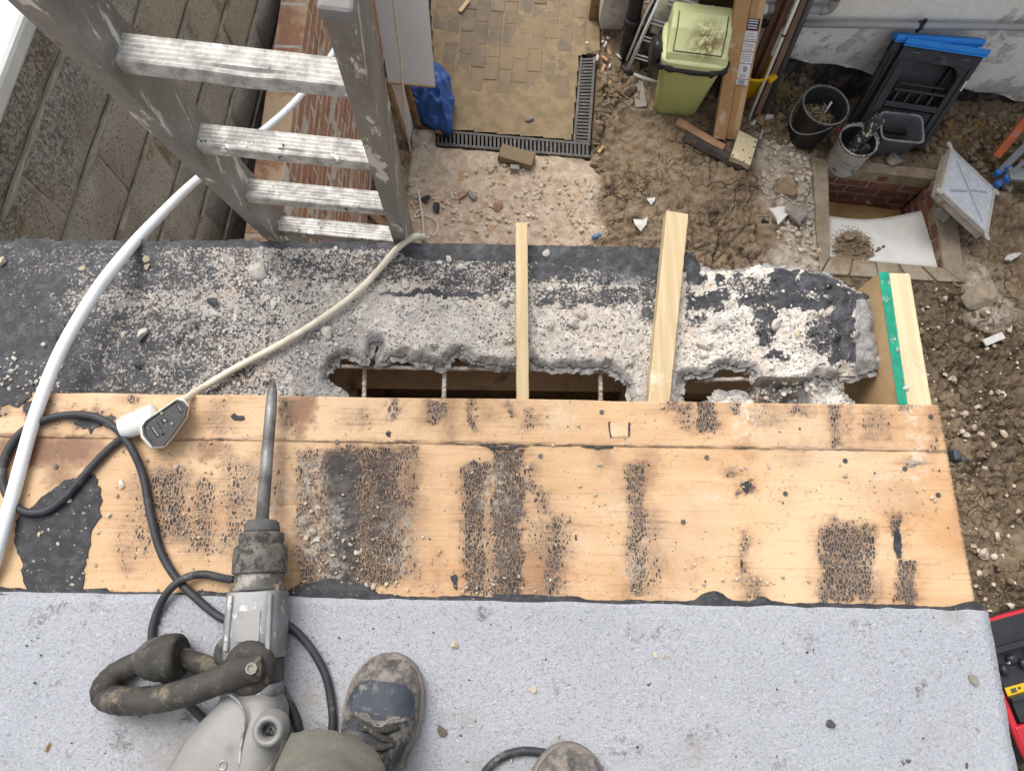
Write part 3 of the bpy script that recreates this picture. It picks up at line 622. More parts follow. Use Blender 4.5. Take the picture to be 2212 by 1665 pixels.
warp = g.t.nodes.new('ShaderNodeVectorMath'); warp.operation = 'MULTIPLY_ADD'; nz = g.t.nodes.new('ShaderNodeTexNoise'); nz.inputs['Scale'].default_value = 45; nz.inputs['Detail'].default_value = 3
g.lk(g.co(), nz.inputs['Vector']); g.lk(nz.outputs['Color'], warp.inputs[0]); warp.inputs[1].default_value = (.009, .013, .0); g.lk(g.co(sc=(1, .55, 1)), warp.inputs[2]); wv = warp.outputs[0]
cell = g.vor(205, 'DISTANCE_TO_EDGE', wv); cell2 = g.vor(410, 'DISTANCE_TO_EDGE', wv); cid = g.vor(205, 'F1', wv, out='Color'); sp = g.t.nodes.new('ShaderNodeSeparateColor'); g.lk(cid, sp.inputs[0])
tn = g.math('ADD', tar, g.math('MULTIPLY_ADD', g.noise(20, 6, .7), .95, -.475)); tn = g.math('ADD', tn, g.math('MULTIPLY_ADD', g.noise(1.0, 4, .7, g.co(sc=(12, 170, 1))), .7, -.35)); tn = g.math('ADD', tn, g.math('MULTIPLY_ADD', sp.outputs[0], .30, -.15))
thr = g.math('ADD', g.ss(tn, .08, .80, .40, .055), g.ss(tn, .95, 1.25, 0, -.10))
cl_ = g.math('MINIMUM', cell, g.math('ADD', cell2, g.ss(tn, .30, .62, -.08, .5))); m1 = g.ss(g.math('SUBTRACT', cl_, thr), -.04, .07); m1 = g.math('MULTIPLY', m1, g.ss(tn, .06, .26))
sm = g.math('ADD', tar, g.math('MULTIPLY_ADD', g.noise(26, 6, .7), .7, -.35)); c = g.mix(g.math('MULTIPLY', g.ss(sm, .06, .74, 0, .92), g.math('ADD', g.ss(cell, .01, .13, .42, 1.), g.ss(sm, 1.0, 1.3, 0., .4))), c, (.070, .062, .058))
fs = g.math('MULTIPLY', g.ss(g.noise(130, 4, .75), .57, .68), .6); m1 = g.math('MAXIMUM', m1, g.math('MULTIPLY', fs, g.ss(g.noise(9, 5, .7, g.co(loc=(3., 3., 0.))), .44, .60)))
tc = g.mix(g.ss(g.noise(70, 5, .7), .4, .66), (.026, .022, .021), (.066, .054, .047)); tc = g.mix(g.math('MULTIPLY', g.ss(g.noise(28, 5, .7), .45, .68), .7), tc, (.125, .108, .095))
c = g.mix(g.math('MULTIPLY', m1, .95), c, tc)
ln = g.attr('joint'); c = g.mix(g.math('MULTIPLY', g.math('MULTIPLY', ln, .85), g.ss(g.noise(1.0, 5, .75, g.co(sc=(22, 150, 1))), .44, .56)), c, (.035, .03, .028))
dm = g.math('MULTIPLY', du, g.ss(g.noise(75, 6, .8), .44, .62)); c = g.mix(g.math('MULTIPLY', dm, .85), c, (.60, .55, .48))
c = g.mix(g.math('MULTIPLY', g.ss(g.noise(230, 2, .7), .66, .72), .7), c, (.62, .57, .48))
PLYM = g.fin(c, g.ss(m1, 0, 1, .62, .8), g.math('MULTIPLY_ADD', m1, .7, g.math('MULTIPLY', gr2, .5)), .4, .002)
PEDGE = simple('ply_edge', (.34, .21, .10), .85, .3, 40, .3)
def plyboard(y0f, y1f, x1f, seed):
    X, Y, F, nx, ny = gridmesh(-1.65, .8205, 0, 1, .006); n = nx
    ny2 = 64 if seed else 26
    X, T = np.meshgrid(np.linspace(-1.65, 1, 700), np.linspace(0, 1, ny2)); X = X.ravel(); T = T.ravel()
    xr = .8165 + .0035 * (1 - (T * (y1f(0) - y0f(0)) + y0f(0)) / .36); X = -1.65 + (X + 1.65) / 2.65 * (xr + 1.65)
    Y = y0f(X) * (1 - T) + y1f(X) * T; Z = ZP + .0012 * (fbm(X * 3, Y * 3, 3, seed) - .5)
    i = (np.arange(ny2 - 1)[:, None] * 700 + np.arange(699)[None, :]).ravel(); F = np.stack([i, i + 1, i + 701, i + 700], 1)
    V = np.stack([X, Y, Z], 1); px, py = pix(V); o = obj('board', (V, F), PLYM, ply, smooth=True, solid=.0175)
    setattr_f(o, 'halo', boxes(px, py, [(a - 8, b + 10, c_, d_, min(1., s_ + .15), fx_ * 2.2, fy_ * 1.6) for a, b, c_, d_, s_, fx_, fy_ in STAINS], 16.)); setattr_f(o, 'tar', boxes(px, py, STAINS, 13.)); setattr_f(o, 'scorch', boxes(px, py, SCORCH, 16.)); setattr_f(o, 'dust', boxes(px, py, DUST, 16.))
    jy = 940 + (px / 2050) * 35; setattr_f(o, 'joint', np.maximum(sst(7, 1.5, np.abs(py - jy)) * (.65 + .35 * (fbm(X * 7, X * 0, 3, 5) > .5)), sst(5, 1, np.abs(px - (2026 + (py - 872) * .187))) * (py > 860)))
    return o
jt = lambda x: np.interp(x, [-1.2, .82], [P(-200, 940, ZP)[1], P(2050, 976, ZP)[1]])
fy = lambda x: P(0, 846, ZP)[1] + .003 * (fbm(np.asarray(x) * 9, np.asarray(x) * 0, 4, 9) - .5)
plyboard(lambda x: jt(x) + .0004, fy, None, 0)
plyboard(lambda x: np.full_like(np.asarray(x, float), -.02), lambda x: jt(x) - .0004, None, 1)
def patch(pts, z, th, seed, name='bitumen_patch', parent=ply, mat=None, jag=.004):
    pts = np.array([P(a, b, z)[:2] for a, b in pts]); out = []
    for i in range(len(pts)):
        a, b = pts[i], pts[(i + 1) % len(pts)]; n = max(2, int(np.linalg.norm(b - a) / .006))
        for k in range(n): q = a + (b - a) * k / n; out.append((q[0] + jag * 2 * (vnoise(q[0] * 120, q[1] * 120, seed) - .5), q[1] + jag * 2 * (vnoise(q[0] * 120, q[1] * 120, seed + 1) - .5)))
    bm = bmesh.new(); vs = [bm.verts.new((x, y, z)) for x, y in out]; f = bm.faces.new(vs); bmesh.ops.triangulate(bm, faces=[f])
    r = bmesh.ops.extrude_face_region(bm, geom=bm.faces[:]); bmesh.ops.translate(bm, verts=[e for e in r['geom'] if isinstance(e, bmesh.types.BMVert)], vec=(0, 0, th)); bm.verts.index_update()
    V = [v.co[:] for v in bm.verts]; F = [[v.index for v in f.verts] for f in bm.faces]; bm.free()
    mb = MB(); mb.add(V, F); return obj(name, mb, mat or BITU, parent)
patch([(32, 1170), (40, 1125), (60, 1100), (88, 1078), (120, 1052), (150, 1035), (180, 1030), (205, 1022), (212, 1045), (222, 1060), (218, 1095), (222, 1120), (205, 1140), (196, 1160), (188, 1200), (182, 1240), (178, 1278), (62, 1280), (50, 1240), (45, 1200)], ZP + .0006, .0022, 5, jag=.005)
patch([(-90, 842), (64, 843), (66, 856), (52, 868), (40, 880), (20, 872), (0, 878), (-90, 880)], ZP + .0006, .0018, 6)
patch([(975, 1244), (985, 1242), (992, 1250), (990, 1265), (984, 1274), (976, 1262)], ZP + .0006, .0018, 7)
patch([(1030, 958), (1075, 966), (1105, 962), (1145, 963), (1110, 970), (1075, 971), (1048, 966)], ZP + .0006, .0018, 8, jag=.002)
patch([(1255, 964), (1290, 966), (1322, 962), (1325, 967), (1290, 970), (1265, 969)], ZP + .0006, .0018, 9, jag=.002)
patch([(498, 900), (506, 893), (514, 897), (527, 899), (529, 906), (518, 909), (507, 908)], ZP + .0006, .0016, 10, jag=.002)
patch([(158, 914), (172, 908), (190, 907), (212, 902), (226, 908), (214, 916), (206, 925), (196, 936), (190, 926), (172, 922)], ZP + .0006, .0016, 11, jag=.003)
patch([(832, 936), (838, 930), (846, 934), (842, 944), (836, 942)], ZP + .0006, .0014, 12, jag=.002); patch([(56, 872), (68, 868), (74, 882), (68, 896), (58, 890), (50, 880)], ZP + .0006, .0014, 13, jag=.003)
patch([(1929, 1150), (1938, 1142), (1944, 1160), (1945, 1200), (1938, 1206), (1932, 1185)], ZP + .0006, .0016, 14, jag=.002); patch([(1600, 1046), (1610, 1038), (1618, 1052), (1616, 1064), (1606, 1058)], ZP + .0006, .0012, 15, jag=.003)
patch([(1317, 913), (1356, 912), (1358, 943), (1320, 944)], ZP + .0004, .0010, 16, 'inset_patch', ply, simple('raw_veneer', (.60, .43, .26), .8, .15, 30, .2), jag=.0006); 
for q_ in ([(1314, 911), (1318, 911), (1321, 945), (1317, 945)], [(1357, 911), (1361, 914), (1360, 944), (1356, 942)]): patch(q_, ZP + .0004, .0012, 17, jag=.0016)
# screw heads along the boards
SCRM = simple('screw_steel', (.12, .115, .11), .5, .3, 60, .2, .6)
def screwmesh(c):
    m = MB(); m.lathe([(.0002, -.0015), (.0045, -.0015), (.0045, .0004), (.004, .0012), (.0012, .0010)], c, n=12); m.box(c + np.array([0, 0, .0013]), (.005, .0011, .0009)); m.box(c + np.array([0, 0, .00135]), (.0011, .005, .0009)); return m
sc0 = None
for a, b in [(728, 954), (1168, 985), (1527, 988), (1697, 1066), (1476, 1127), (2027, 1069), (2011, 900), (1955, 1012), (1826, 995), (120, 1008), (1300, 890)]:
    c = P(a, b, ZP + .001)
    if sc0 is None: o = obj('screw', screwmesh(c), SCRM, ply); sc0 = o; c0 = c
    else: o = sc0.copy(); COL.objects.link(o); o.parent = ply; o.location = Vector(c - c0)
# a strip of the top ply cut out: square inlay
# ---- concrete slab, broken at the edge
HOLE1 = [(701, 824), (706.5, 800), (716, 788), (732, 775), (754, 771), (779.5, 787), (792, 791), (794, 768), (796, 745.6), (806, 741), (816, 742), (818, 755), (816, 767), (808.6, 791), (827, 795), (849, 782), (874, 775), (881.5, 785.7), (895, 787), (910.7, 782), (921.6, 789), (936, 795), (951, 796.6), (969, 778), (980, 772), (991, 771), (1013, 782), (1031, 791), (1067, 797), (1093, 803), (1115, 801), (1133, 790), (1146, 782), (1158.6, 795), (1191.5, 803), (1231, 796), (1261, 803), (1308, 798), (1326, 811), (1340, 820), (1348, 829), (1357, 842), (1366, 862), (1366, 905), (742, 905), (739, 853), (728, 846), (717.5, 840)]
HOLE2 = [(1474, 862), (1474, 845), (1477, 828), (1484, 819), (1494, 814.5), (1512, 817), (1531, 814.5), (1548, 806), (1560, 800), (1572, 797.6), (1588, 800), (1602, 797.6), (1619.5, 806), (1634, 812), (1637, 835), (1633, 858.5), (1618, 852), (1599, 848), (1578, 851), (1558, 852), (1540, 857), (1525, 864), (1520, 900), (1474, 900)]
HOLE3 = [(1758, 824), (1768, 817), (1782, 818), (1798, 822), (1808, 818), (1809, 830), (1807, 841), (1792, 843), (1778.5, 839)]
OUTER = [(-600, 513), (-100, 514), (300, 516), (700, 519), (1100, 522), (1432, 525), (1475, 532), (1500, 545), (1512, 560), (1530, 572), (1552, 574), (1575, 570), (1600, 572), (1640, 562), (1650, 557), (1662, 566), (1690, 570), (1720, 572), (1740, 572), (1765, 574), (1790, 580), (1812, 592), (1830, 600), (1850, 615), (1865, 625), (1880, 634), (1893, 641), (1899, 665), (1904, 700), (1908, 730), (1915, 797), (1900, 806), (1884, 812), (1870, 815), (1856, 819), (1838, 817), (1824, 815), (1817, 820), (1819, 836), (1830, 843), (1840, 850), (1850, 860), (1858, 870), (1860, 905), (-600, 905)]
Wp = lambda L: np.array([P(a, b, ZS)[:2] for a, b in L])
up_ = lambda L, k: [(a, b - k * min(1., max(0., (858 - b) / 22))) for a, b in L]
h1, h2, h3, outr = Wp(up_(HOLE1, 11)), Wp(up_(HOLE2, 10)), Wp(up_(HOLE3, 6)), Wp([(a, b - (9 if a > 1815 and 795 < b < 825 else 0)) for a, b in OUTER])
X, Y, F, nx, ny = gridmesh(-1.42, .76, .335, .70, .0042)
jx = .0035 * (fbm(X * 70, Y * 70, 3, 1) - .5); jy = .0035 * (fbm(X * 70, Y * 70, 3, 2) - .5); X = X + jx; Y = Y + jy
wx, wy = X + .016 * (fbm(X * 40, Y * 40, 3, 14) - .5), Y + .016 * (fbm(X * 40, Y * 40, 3, 15) - .5)
dh = np.minimum.reduce([-sdf(wx, wy, h1), -sdf(wx, wy, h2), -sdf(wx, wy, h3)]); do = sdf(wx, wy, outr)
px, py = pix(np.stack([X, Y, np.full_like(X, ZS)], 1))
inside = np.minimum(dh, do)
right = sst(1440, 1520, px); brk = right * sst(.05, 0, do) * sst(900, 600, py) 
f1, f2, cc = worley(X * 55, Y * 55, 3); g1, g2, ccc = worley(X * 130, Y * 130, 4); k1, k2, kc = worley(X * 26, Y * 26, 9)
rub = np.maximum.reduce([sst(.055, .0, dh) * (py > 700), right * .85, sst(600, 760, px) * sst(600, 680, py) * .75, sst(330, 500, px) * .35 * sst(560, 620, py)])
edge_n = sst(.016, 0, dh)
Z = ZS + .004 * (fbm(X * 12, Y * 12, 4, 5) - .5) + .0026 * (fbm(X * 120, Y * 120, 3, 6) - .5) + rub * .30 * ((cc - .5) * .0050 * (1 - sst(.35, .6, f1)) * 2 + (.5 - g1) * .0028 + (kc > .70) * .004 * (1 - sst(.1, .45, k1)))
Z += right * (1 - boxes(px, py, [(1850, 1930, 650, 812, 1., 6, 10)])) * (.009 * (fbm(X * 22, Y * 22, 4, 7) - .5) + .0025 * (cc - .5) + .004 * (fbm(X * 70, Y * 70, 3, 17) - .5)) 
Z -= edge_n * (.002 + .022 * fbm(X * 38, Y * 38, 3, 8)) * (1 - .6 * (py > 845)); Z -= right * sst(.03, 0, do) * (.004 + .022 * fbm(X * 35, Y * 35, 3, 12))
Z += right * .012 * sst(-2, 4, 600 - py + 8 * (fbm(X * 20, Y * 20, 2, 4) - .5)) * 0 - .006 * sst(632, 626, py) * right * (px > 1520)
stub = sst(1634, 1642, px) * sst(1760, 1745, px) * sst(812, 822, py); Z -= stub * (.030 + .03 * f1)      # rubble left low in the broken bay
lowlip = right * sst(838, 848, py); Z -= lowlip * .012
Z += .010 * (kc > .9) * (1 - sst(.12, .3, k1)) * (py > 560)
Fk = F[inside[F].min(1) > 0]
used = np.unique(Fk); mp = np.full(len(X), -1); mp[used] = np.arange(len(used)); Fk = mp[Fk]
V = np.stack([X, Y, Z], 1)[used]; nv = len(V)
# broken sides: extrude the border loops down in three rough rings
from collections import Counter
ec = Counter(); de = {}
for q in Fk.tolist():
    for k in range(4):
        a, b = q[k], q[(k + 1) % 4]; ec[(min(a, b), max(a, b))] += 1; de[(min(a, b), max(a, b))] = (a, b)
bed = [de[e] for e, n in ec.items() if n == 1]; bvs = sorted({v for e in bed for v in e}); bi = {v: i for i, v in enumerate(bvs)}; nb = len(bvs)
bvx = V[bvs]; gx = np.zeros((nb, 2))      # push direction out of the concrete
fc = np.zeros((nb, 2)); cn = np.zeros(nb)
for a, b in bed:
    d = V[b][:2] - V[a][:2]; nrm = np.array([d[1], -d[0]]); nrm /= np.linalg.norm(nrm) + 1e-9
    for v in (a, b): gx[bi[v]] += nrm
gx /= np.linalg.norm(gx, axis=1)[:, None] + 1e-9
rings = []; dep = [.006, .014, .025, .038, .050]
bqx, bqy = pix(bvx); rough = np.where((bqy > 640) | (bqx > 1490), 1.0, .12)
rough = np.where((bqx > 1890) & (bqy < 800), .15, rough)
for k, dz in enumerate(dep):
    off = rough * (.026 * (fbm(bvx[:, 0] * 62 + k * 2.3, bvx[:, 1] * 62 + k * 1.7, 4, 30 + k) - .46) - (.006 if k == 0 else .012 * (k > 2)) + (.006 if k in (1, 2) else 0))
    r = bvx.copy(); r[:, :2] += gx * off[:, None]; r[:, 2] = np.minimum(bvx[:, 2] - .004, ZS - dz + rough * .022 * (fbm(bvx[:, 0] * 55 + 3 * k, bvx[:, 1] * 55 + k, 3, 31 + k) - .5)); r[:, 2] = np.minimum(r[:, 2], bvx[:, 2] - .0025 * (k + 1)); rings.append(r)
VV = np.concatenate([V] + rings); FF = [tuple(q) for q in Fk.tolist()]
for a, b in bed:
    pa, pb = a, b
    for k in range(len(dep)):
        na, nb_ = nv + k * nb + bi[a], nv + k * nb + bi[b]; FF.append((pb, pa, na, nb_)); pa, pb = na, nb_
PX, PYY = pix(VV); x_, y_ = VV[:, 0], VV[:, 1]; depth = ZS - VV[:, 2]; dhV = np.concatenate([dh[used]] + [np.zeros(nb)] * len(dep)); doV = np.concatenate([do[used]] + [np.zeros(nb)] * len(dep))
# how much old bitumen is left
L = np.interp(PX, [-400, 0, 300, 480, 620, 760, 1200], [.70, .66, .59, .50, .41, .35, .33])
L = L - .12 * boxes(PX, PYY, [(90, 480, 632, 672, 1, 60, 16), (-60, 80, 620, 700, .7, 50, 25)]) + .12 * boxes(PX, PYY, [(-100, 130, 600, 860, 1, 60, 40)])
L = np.maximum(L, sst(14, -4, PYY - np.interp(PX, [0, 850, 900, 1150, 1430, 1500], [528, 536, 556, 560, 596, 600])) * np.interp(PX, [0, 300, 480, 830, 880, 1440, 1460], [.86, .80, .74, .80, 1.3, 1.3, .0]))
L = np.maximum(L, np.interp(PX, [0, 500, 800, 1430, 1500], [0, .50, .52, .60, 0]) * sst(640, 600, PYY) * sst(500, 560, PYY) * sst(420, 620, PX))
for a in [(830, 1085, 630, 637, 1.1, 30, 4), (1150, 1240, 575, 602, .9, 14, 10), (1380, 1432, 560, 700, .62, 12, 20), (1145, 1420, 625, 662, .60, 30, 12), (930, 1100, 565, 630, .56, 30, 14)]: L = np.maximum(L, boxes(PX, PYY, [a], 12.))
rb = [(1482, 1516, 538, 590, 1.4, 5, 5), (1478, 1515, 580, 612, .85, 8, 8), (1540, 1565, 590, 615, 1.1, 7, 7), (1668, 1725, 572, 627, 1.5, 5, 4), (1740, 1800, 582, 625, 1.15, 12, 12), (1790, 1850, 600, 640, 1.3, 12, 8), (1840, 1890, 630, 662, 1.1, 10, 8), (1530, 1570, 630, 645, .9, 12, 5), (1590, 1600, 580, 612, .7, 5, 8),
      (1610, 1740, 636, 660, 1.0, 20, 6), (1640, 1830, 640, 662, .95, 14, 8), (1490, 1550, 640, 670, .80, 14, 8), (1590, 1650, 655, 668, .8, 14, 5), (1630, 1680, 670, 700, .75, 12, 10), (1740, 1830, 690, 760, .58, 22, 22), (1800, 1850, 640, 780, .80, 8, 16), (1790, 1840, 735, 780, .85, 16, 16), (1640, 1680, 700, 745, .6, 12, 14), (1650, 1700, 760, 772, .7, 14, 5), (1480, 1500, 600, 720, .5, 8, 20), (1500, 1520, 680, 700, .6, 8, 6), (1480, 1830, 640, 800, .27, 30, 20), (1560, 1800, 600, 640, .5, 20, 10)]
LR = 1.12 * boxes(PX, PYY, rb, 17.) * (1 - boxes(PX, PYY, [(1850, 1930, 648, 810, 1., 6, 8)])); L = L * (1 - sst(1432, 1475, PX)) + LR * sst(1432, 1475, PX)
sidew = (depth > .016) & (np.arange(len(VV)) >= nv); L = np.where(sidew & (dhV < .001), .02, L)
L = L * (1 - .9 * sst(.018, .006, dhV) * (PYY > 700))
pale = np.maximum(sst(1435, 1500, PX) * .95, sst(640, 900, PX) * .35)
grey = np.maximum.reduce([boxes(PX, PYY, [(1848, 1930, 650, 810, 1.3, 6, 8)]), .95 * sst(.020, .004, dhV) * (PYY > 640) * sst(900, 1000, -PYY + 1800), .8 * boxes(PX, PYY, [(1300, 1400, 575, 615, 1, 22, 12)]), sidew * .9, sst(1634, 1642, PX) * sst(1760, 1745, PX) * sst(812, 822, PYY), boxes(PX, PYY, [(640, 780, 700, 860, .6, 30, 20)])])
slab = obj('concrete_slab', (VV, FF), None, gar, smooth=False)
g = G('broken_concrete'); tar, pl, gy = g.attr('tar'), g.attr('pale'), g.attr('grey')
n1 = g.noise(9, 6, .6); n2 = g.noise(70, 5, .7); n3 = g.noise(150, 4, .75); 
cold = g.ramp(n2, (.34, (.265, .24, .215)), (.5, (.40, .368, .33)), (.66, (.53, .50, .455))); cpal = g.ramp(n2, (.30, (.38, .325, .275)), (.46, (.60, .545, .47)), (.60, (.76, .715, .645)))
c = g.mix(pl, cold, cpal); c = g.mix(g.ss(n1, .45, .68), c, g.mix(.5, c, (.52, .40, .31)))
ag = g.vor(75, 'F1', out='Color'); sp = g.t.nodes.new('ShaderNodeSeparateColor'); g.lk(ag, sp.inputs[0]); c = g.mix(g.ss(sp.outputs[0], .80, .84, 0, .7), c, (.40, .37, .34)); c = g.mix(g.ss(sp.outputs[1], .88, .90, 0, .6), c, (.62, .58, .54))
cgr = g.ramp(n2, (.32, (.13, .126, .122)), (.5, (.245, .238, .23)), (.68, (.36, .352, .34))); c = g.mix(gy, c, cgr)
c = g.mix(g.ss(g.vor(105, 'DISTANCE_TO_EDGE'), .05, .0, 0, .4), c, (.16, .145, .13))
n4 = g.noise(290, 3, .75, None, .5); d = g.math('ADD', tar, g.math('MULTIPLY_ADD', n2, .80, -.40)); d = g.math('ADD', d, g.math('MULTIPLY_ADD', n3, 1.15, -.575)); d = g.math('ADD', d, g.math('MULTIPLY_ADD', n4, .95, -.475)); d = g.math('ADD', d, g.math('MULTIPLY_ADD', g.noise(24, 5, .7), .45, -.225))
mt = g.ss(d, .44, .54); tc = g.mix(g.ss(g.noise(40, 6, .75), .42, .68), (.026, .027, .031), (.085, .086, .094)); 
c = g.mix(mt, c, tc)
sp2 = g.math('MULTIPLY', g.ss(g.noise(165, 3, .7, g.co(loc=(1., 9., 0.))), .575, .61), g.ss(g.noise(14, 4, .7, g.co(loc=(5., 9., 0.))), .38, .56)); c = g.mix(g.math('MULTIPLY', sp2, g.math('SUBTRACT', 1., gy)), c, (.03, .028, .03))
SLABM = g.fin(c, g.ss(mt, 0, 1, .92, .6), g.math('ADD', g.math('MULTIPLY', mt, .5), g.math('MULTIPLY_ADD', n3, .9, n4)), .45, .003)
slab.data.materials.append(SLABM)
for nm, a in (('tar', L), ('pale', pale), ('grey', np.clip(grey, 0, 1))): setattr_f(slab, nm, a)
# steel in the holes
REB = simple('rusty_rebar', (.42, .39, .35), .8, .25, 30, .7, 0, (.24, .14, .08), 50, .5, .62)
def rebar(a, b):
    a = np.array(a); b = np.array(b); n = 40; pts = [a + (b - a) * i / n + np.array([0, 0, .0015 * math.sin(i * 1.3)]) for i in range(n + 1)]; obj('rebar', MB().tube(pts, [.0042 + .0009 * (i % 2) for i in range(n + 1)], 7), REB, slab, smooth=True)
zr = ZS - .036
rebar(P(640, 790, zr), P(1420, 803, zr)); rebar(P(1500, 822, zr), P(1850, 812, zr))
for x, x2, yt_, yb in [(789, 786, 760, 870), (961, 959, 770, 870), (1296, 1298, 775, 880), (1811, 1810, 800, 870), (1636, 1636, 790, 870)]: rebar(P(x, yt_, zr - .008), P(x2, yb, zr - .008))
# ================================================================== TIMBERS over the broken edge
def pinemat(name, a, b, knot=True):
    g = G(name); gr = g.noise(1.0, 5, .6, g.co(sc=(95, 3.0, 95)), .4); c = g.mix(g.ss(gr, .32, .68), a, b)
    c = g.mix(g.math('MULTIPLY', g.ss(g.noise(11, 6, .7), .54, .68), .5), c, (.42, .33, .19)); c = g.mix(g.math('MULTIPLY', g.ss(g.noise(60, 5, .75), .62, .70), .6), c, (.24, .17, .09))
    c = g.mix(g.math('MULTIPLY', g.ss(g.noise(6, 5, .65, g.co(loc=(4., 4., 0.))), .58, .70), .6), c, (.72, .66, .52))
    return g.fin(c, .7, gr, .35, .0015)
PINE = pinemat('sawn_pine', (.455, .34, .185), (.55, .43, .26)); PINE2 = pinemat('pale_pine', (.51, .425, .255), (.60, .515, .335))
def timber(label, q, z, th, mat, grp, name='timber_batten'):
    V = [P(a, b, z) for a, b in q]; m = MB(); n = 26; bl, br, tr, tl = V; rings = []
    for i in range(n + 1):
        t = i / n; l = bl + (tl - bl) * t; r = br + (tr - br) * t; w = .0008 * (vnoise(t * 30, 0, 3) - .5)
        rings.append([l + (w, 0, -th), r + (w, 0, -th), r + (w, 0, 0), l + (w, 0, 0)])
    o = obj(name, m.loft(rings), mat, bev=.0022); tag(o, label, 'timber', grp); rebase(o, (bl + tr) / 2); return o
zb = 2.840
timber('thin pine batten laid across the concrete, nearest the middle', [(1116, 900), (1143, 900), (1140, 480), (1114, 480)], zb, .026, PINE, 'timbers laid across the broken edge')
timber('pine batten with a white paint smear tilting right across the concrete', [(1397, 900), (1444, 900), (1488, 462), (1440, 454)], zb, .032, PINE, 'timbers laid across the broken edge')
timber('thick pale pine timber screwed against the green edged board', [(1965, 900), (2018, 900), (1966, 590), (1921, 589)], zb, .062, PINE2, 'timbers laid across the broken edge')
WPAINT = simple('white_paint_smear', (.72, .70, .64), .7, .1, 30)
# green edged shuttering board: stands on edge
eb = thing('shuttering_board', 'plywood shuttering board on edge with a green painted top edge', 'board', P(1920, 700, zb))
e0, e1, e2, e3 = P(1944, 900, zb), P(1964, 900, zb), P(1920, 588, zb), P(1898, 588, zb)
GREEN = simple('green_edge_paint', (.015, .27, .17), .6, .2, 30, .4, 0, (.55, .53, .47), 55, .60, .66); FILM = simple('brown_ply_face', (.42, .285, .15), .7, .12, 12, .25, 0, (.22, .15, .09), 18, .58, .7)
m = MB(); dn = np.array([0, 0, -.19]); up = np.array([0, 0, -.0015]); m.hexa([e0 + dn, e1 + dn, e2 + dn, e3 + dn, e0 + up, e1 + up, e2 + up, e3 + up]); obj('face', m, FILM, eb)
m = MB(); m.hexa([q + up for q in (e0, e1, e2, e3)] + [e0, e1, e2, e3])
n = 5; 
for k in range(n):      # raised plies in the edge
    t0, t1 = (k + .15) / n, (k + .75) / n; f = lambda t: (e0 * (1 - t) + e1 * t, e3 * (1 - t) + e2 * t)
    (a, d), (b, c) = f(t0), f(t1); m.hexa([a, b, c, d] + [q + np.array([0, 0, .0012]) for q in (a, b, c, d)])
obj('green_edge', m, GREEN, eb)
# small dark bracket on the end of the strip
BLKP = simple('black_plastic', (.022, .022, .024), .5, .25, 30, .2, 0, (.16, .13, .10), 12, .58, .74)
o = obj('gutter_clip', MB().box(P(2056, 984, ZP - .02) + np.array([.004, 0, 0]), (.012, .020, .022)).box(P(2056, 984, ZP - .02) + np.array([.009, -.009, .004]), (.008, .008, .030)), simple('dark_clip', (.05, .055, .07), .5), bev=.002); tag(o, 'small dark clip on the right end of the plywood strip', 'clip'); rebase(o, P(2056, 984, ZP - .02))

# ================================================================== LADDER
lad = thing('ladder', 'old paint splashed aluminium ladder leaning on the garage edge', 'ladder', (-.545, 1.523, 0))
ld = np.array([.055, -.206, .744]); ld /= np.linalg.norm(ld); lx = np.array([1, -.06, 0]); lx -= ld * (lx @ ld); lx /= np.linalg.norm(lx); ly = np.cross(ld, lx); lm = np.array([-.29, .572, 3.439])
if ly[1] < 0: ly = -ly
def LP(x, y, t): return lm + lx * x + ly * y + ld * t
g = G('worn_aluminium'); v = g.co(rot=(0, 0, 0), sc=(1, 1, .35)); n1 = g.noise(9, 7, .65, v); n2 = g.noise(30, 6, .7, g.co(sc=(1, 1, .14)))
c = g.mix(g.ss(n1, .35, .65), (.185, .176, .162), (.285, .272, .252)); c = g.mix(g.math('MULTIPLY', g.ss(g.noise(90, 4, .75), .52, .68), .6), c, (.36, .345, .315))
c = g.mix(g.ss(n2, .57, .615), c, (.66, .645, .595)); c = g.mix(g.math('MULTIPLY', g.ss(n2, .40, .32), .5), c, (.075, .07, .062))
ALU = g.fin(c, .48, g.math('ADD', n2, g.noise(120, 3)), .22, .0012, .35, .5)
g = G('painted_rung'); gv = g.noise(1.0, 3, .5, g.co(sc=(4, 4, 4))); w = g.co(); sx = g.t.nodes.new('ShaderNodeSeparateXYZ'); g.lk(w, sx.inputs[0])
n1 = g.noise(40, 6, .7); n2 = g.noise(13, 6, .7)
c = g.mix(g.ss(n1, .36, .62), (.30, .285, .26), (.60, .575, .53)); c = g.mix(g.math('MULTIPLY', g.ss(n2, .60, .72), .8), c, (.34, .30, .20)); c = g.mix(g.ss(g.noise(33, 4, .7, g.co(loc=(3., 2., 8.))), .655, .675), c, (.055, .058, .065)); c = g.mix(g.ss(g.noise(24, 4, .6, g.co(loc=(7., 2., 1.))), .65, .67), c, (.86, .85, .82))
RUNGM = g.fin(c, .6, g.math('ADD', n1, n2), .5, .002, .1)
TT, TB = .203, -3.56
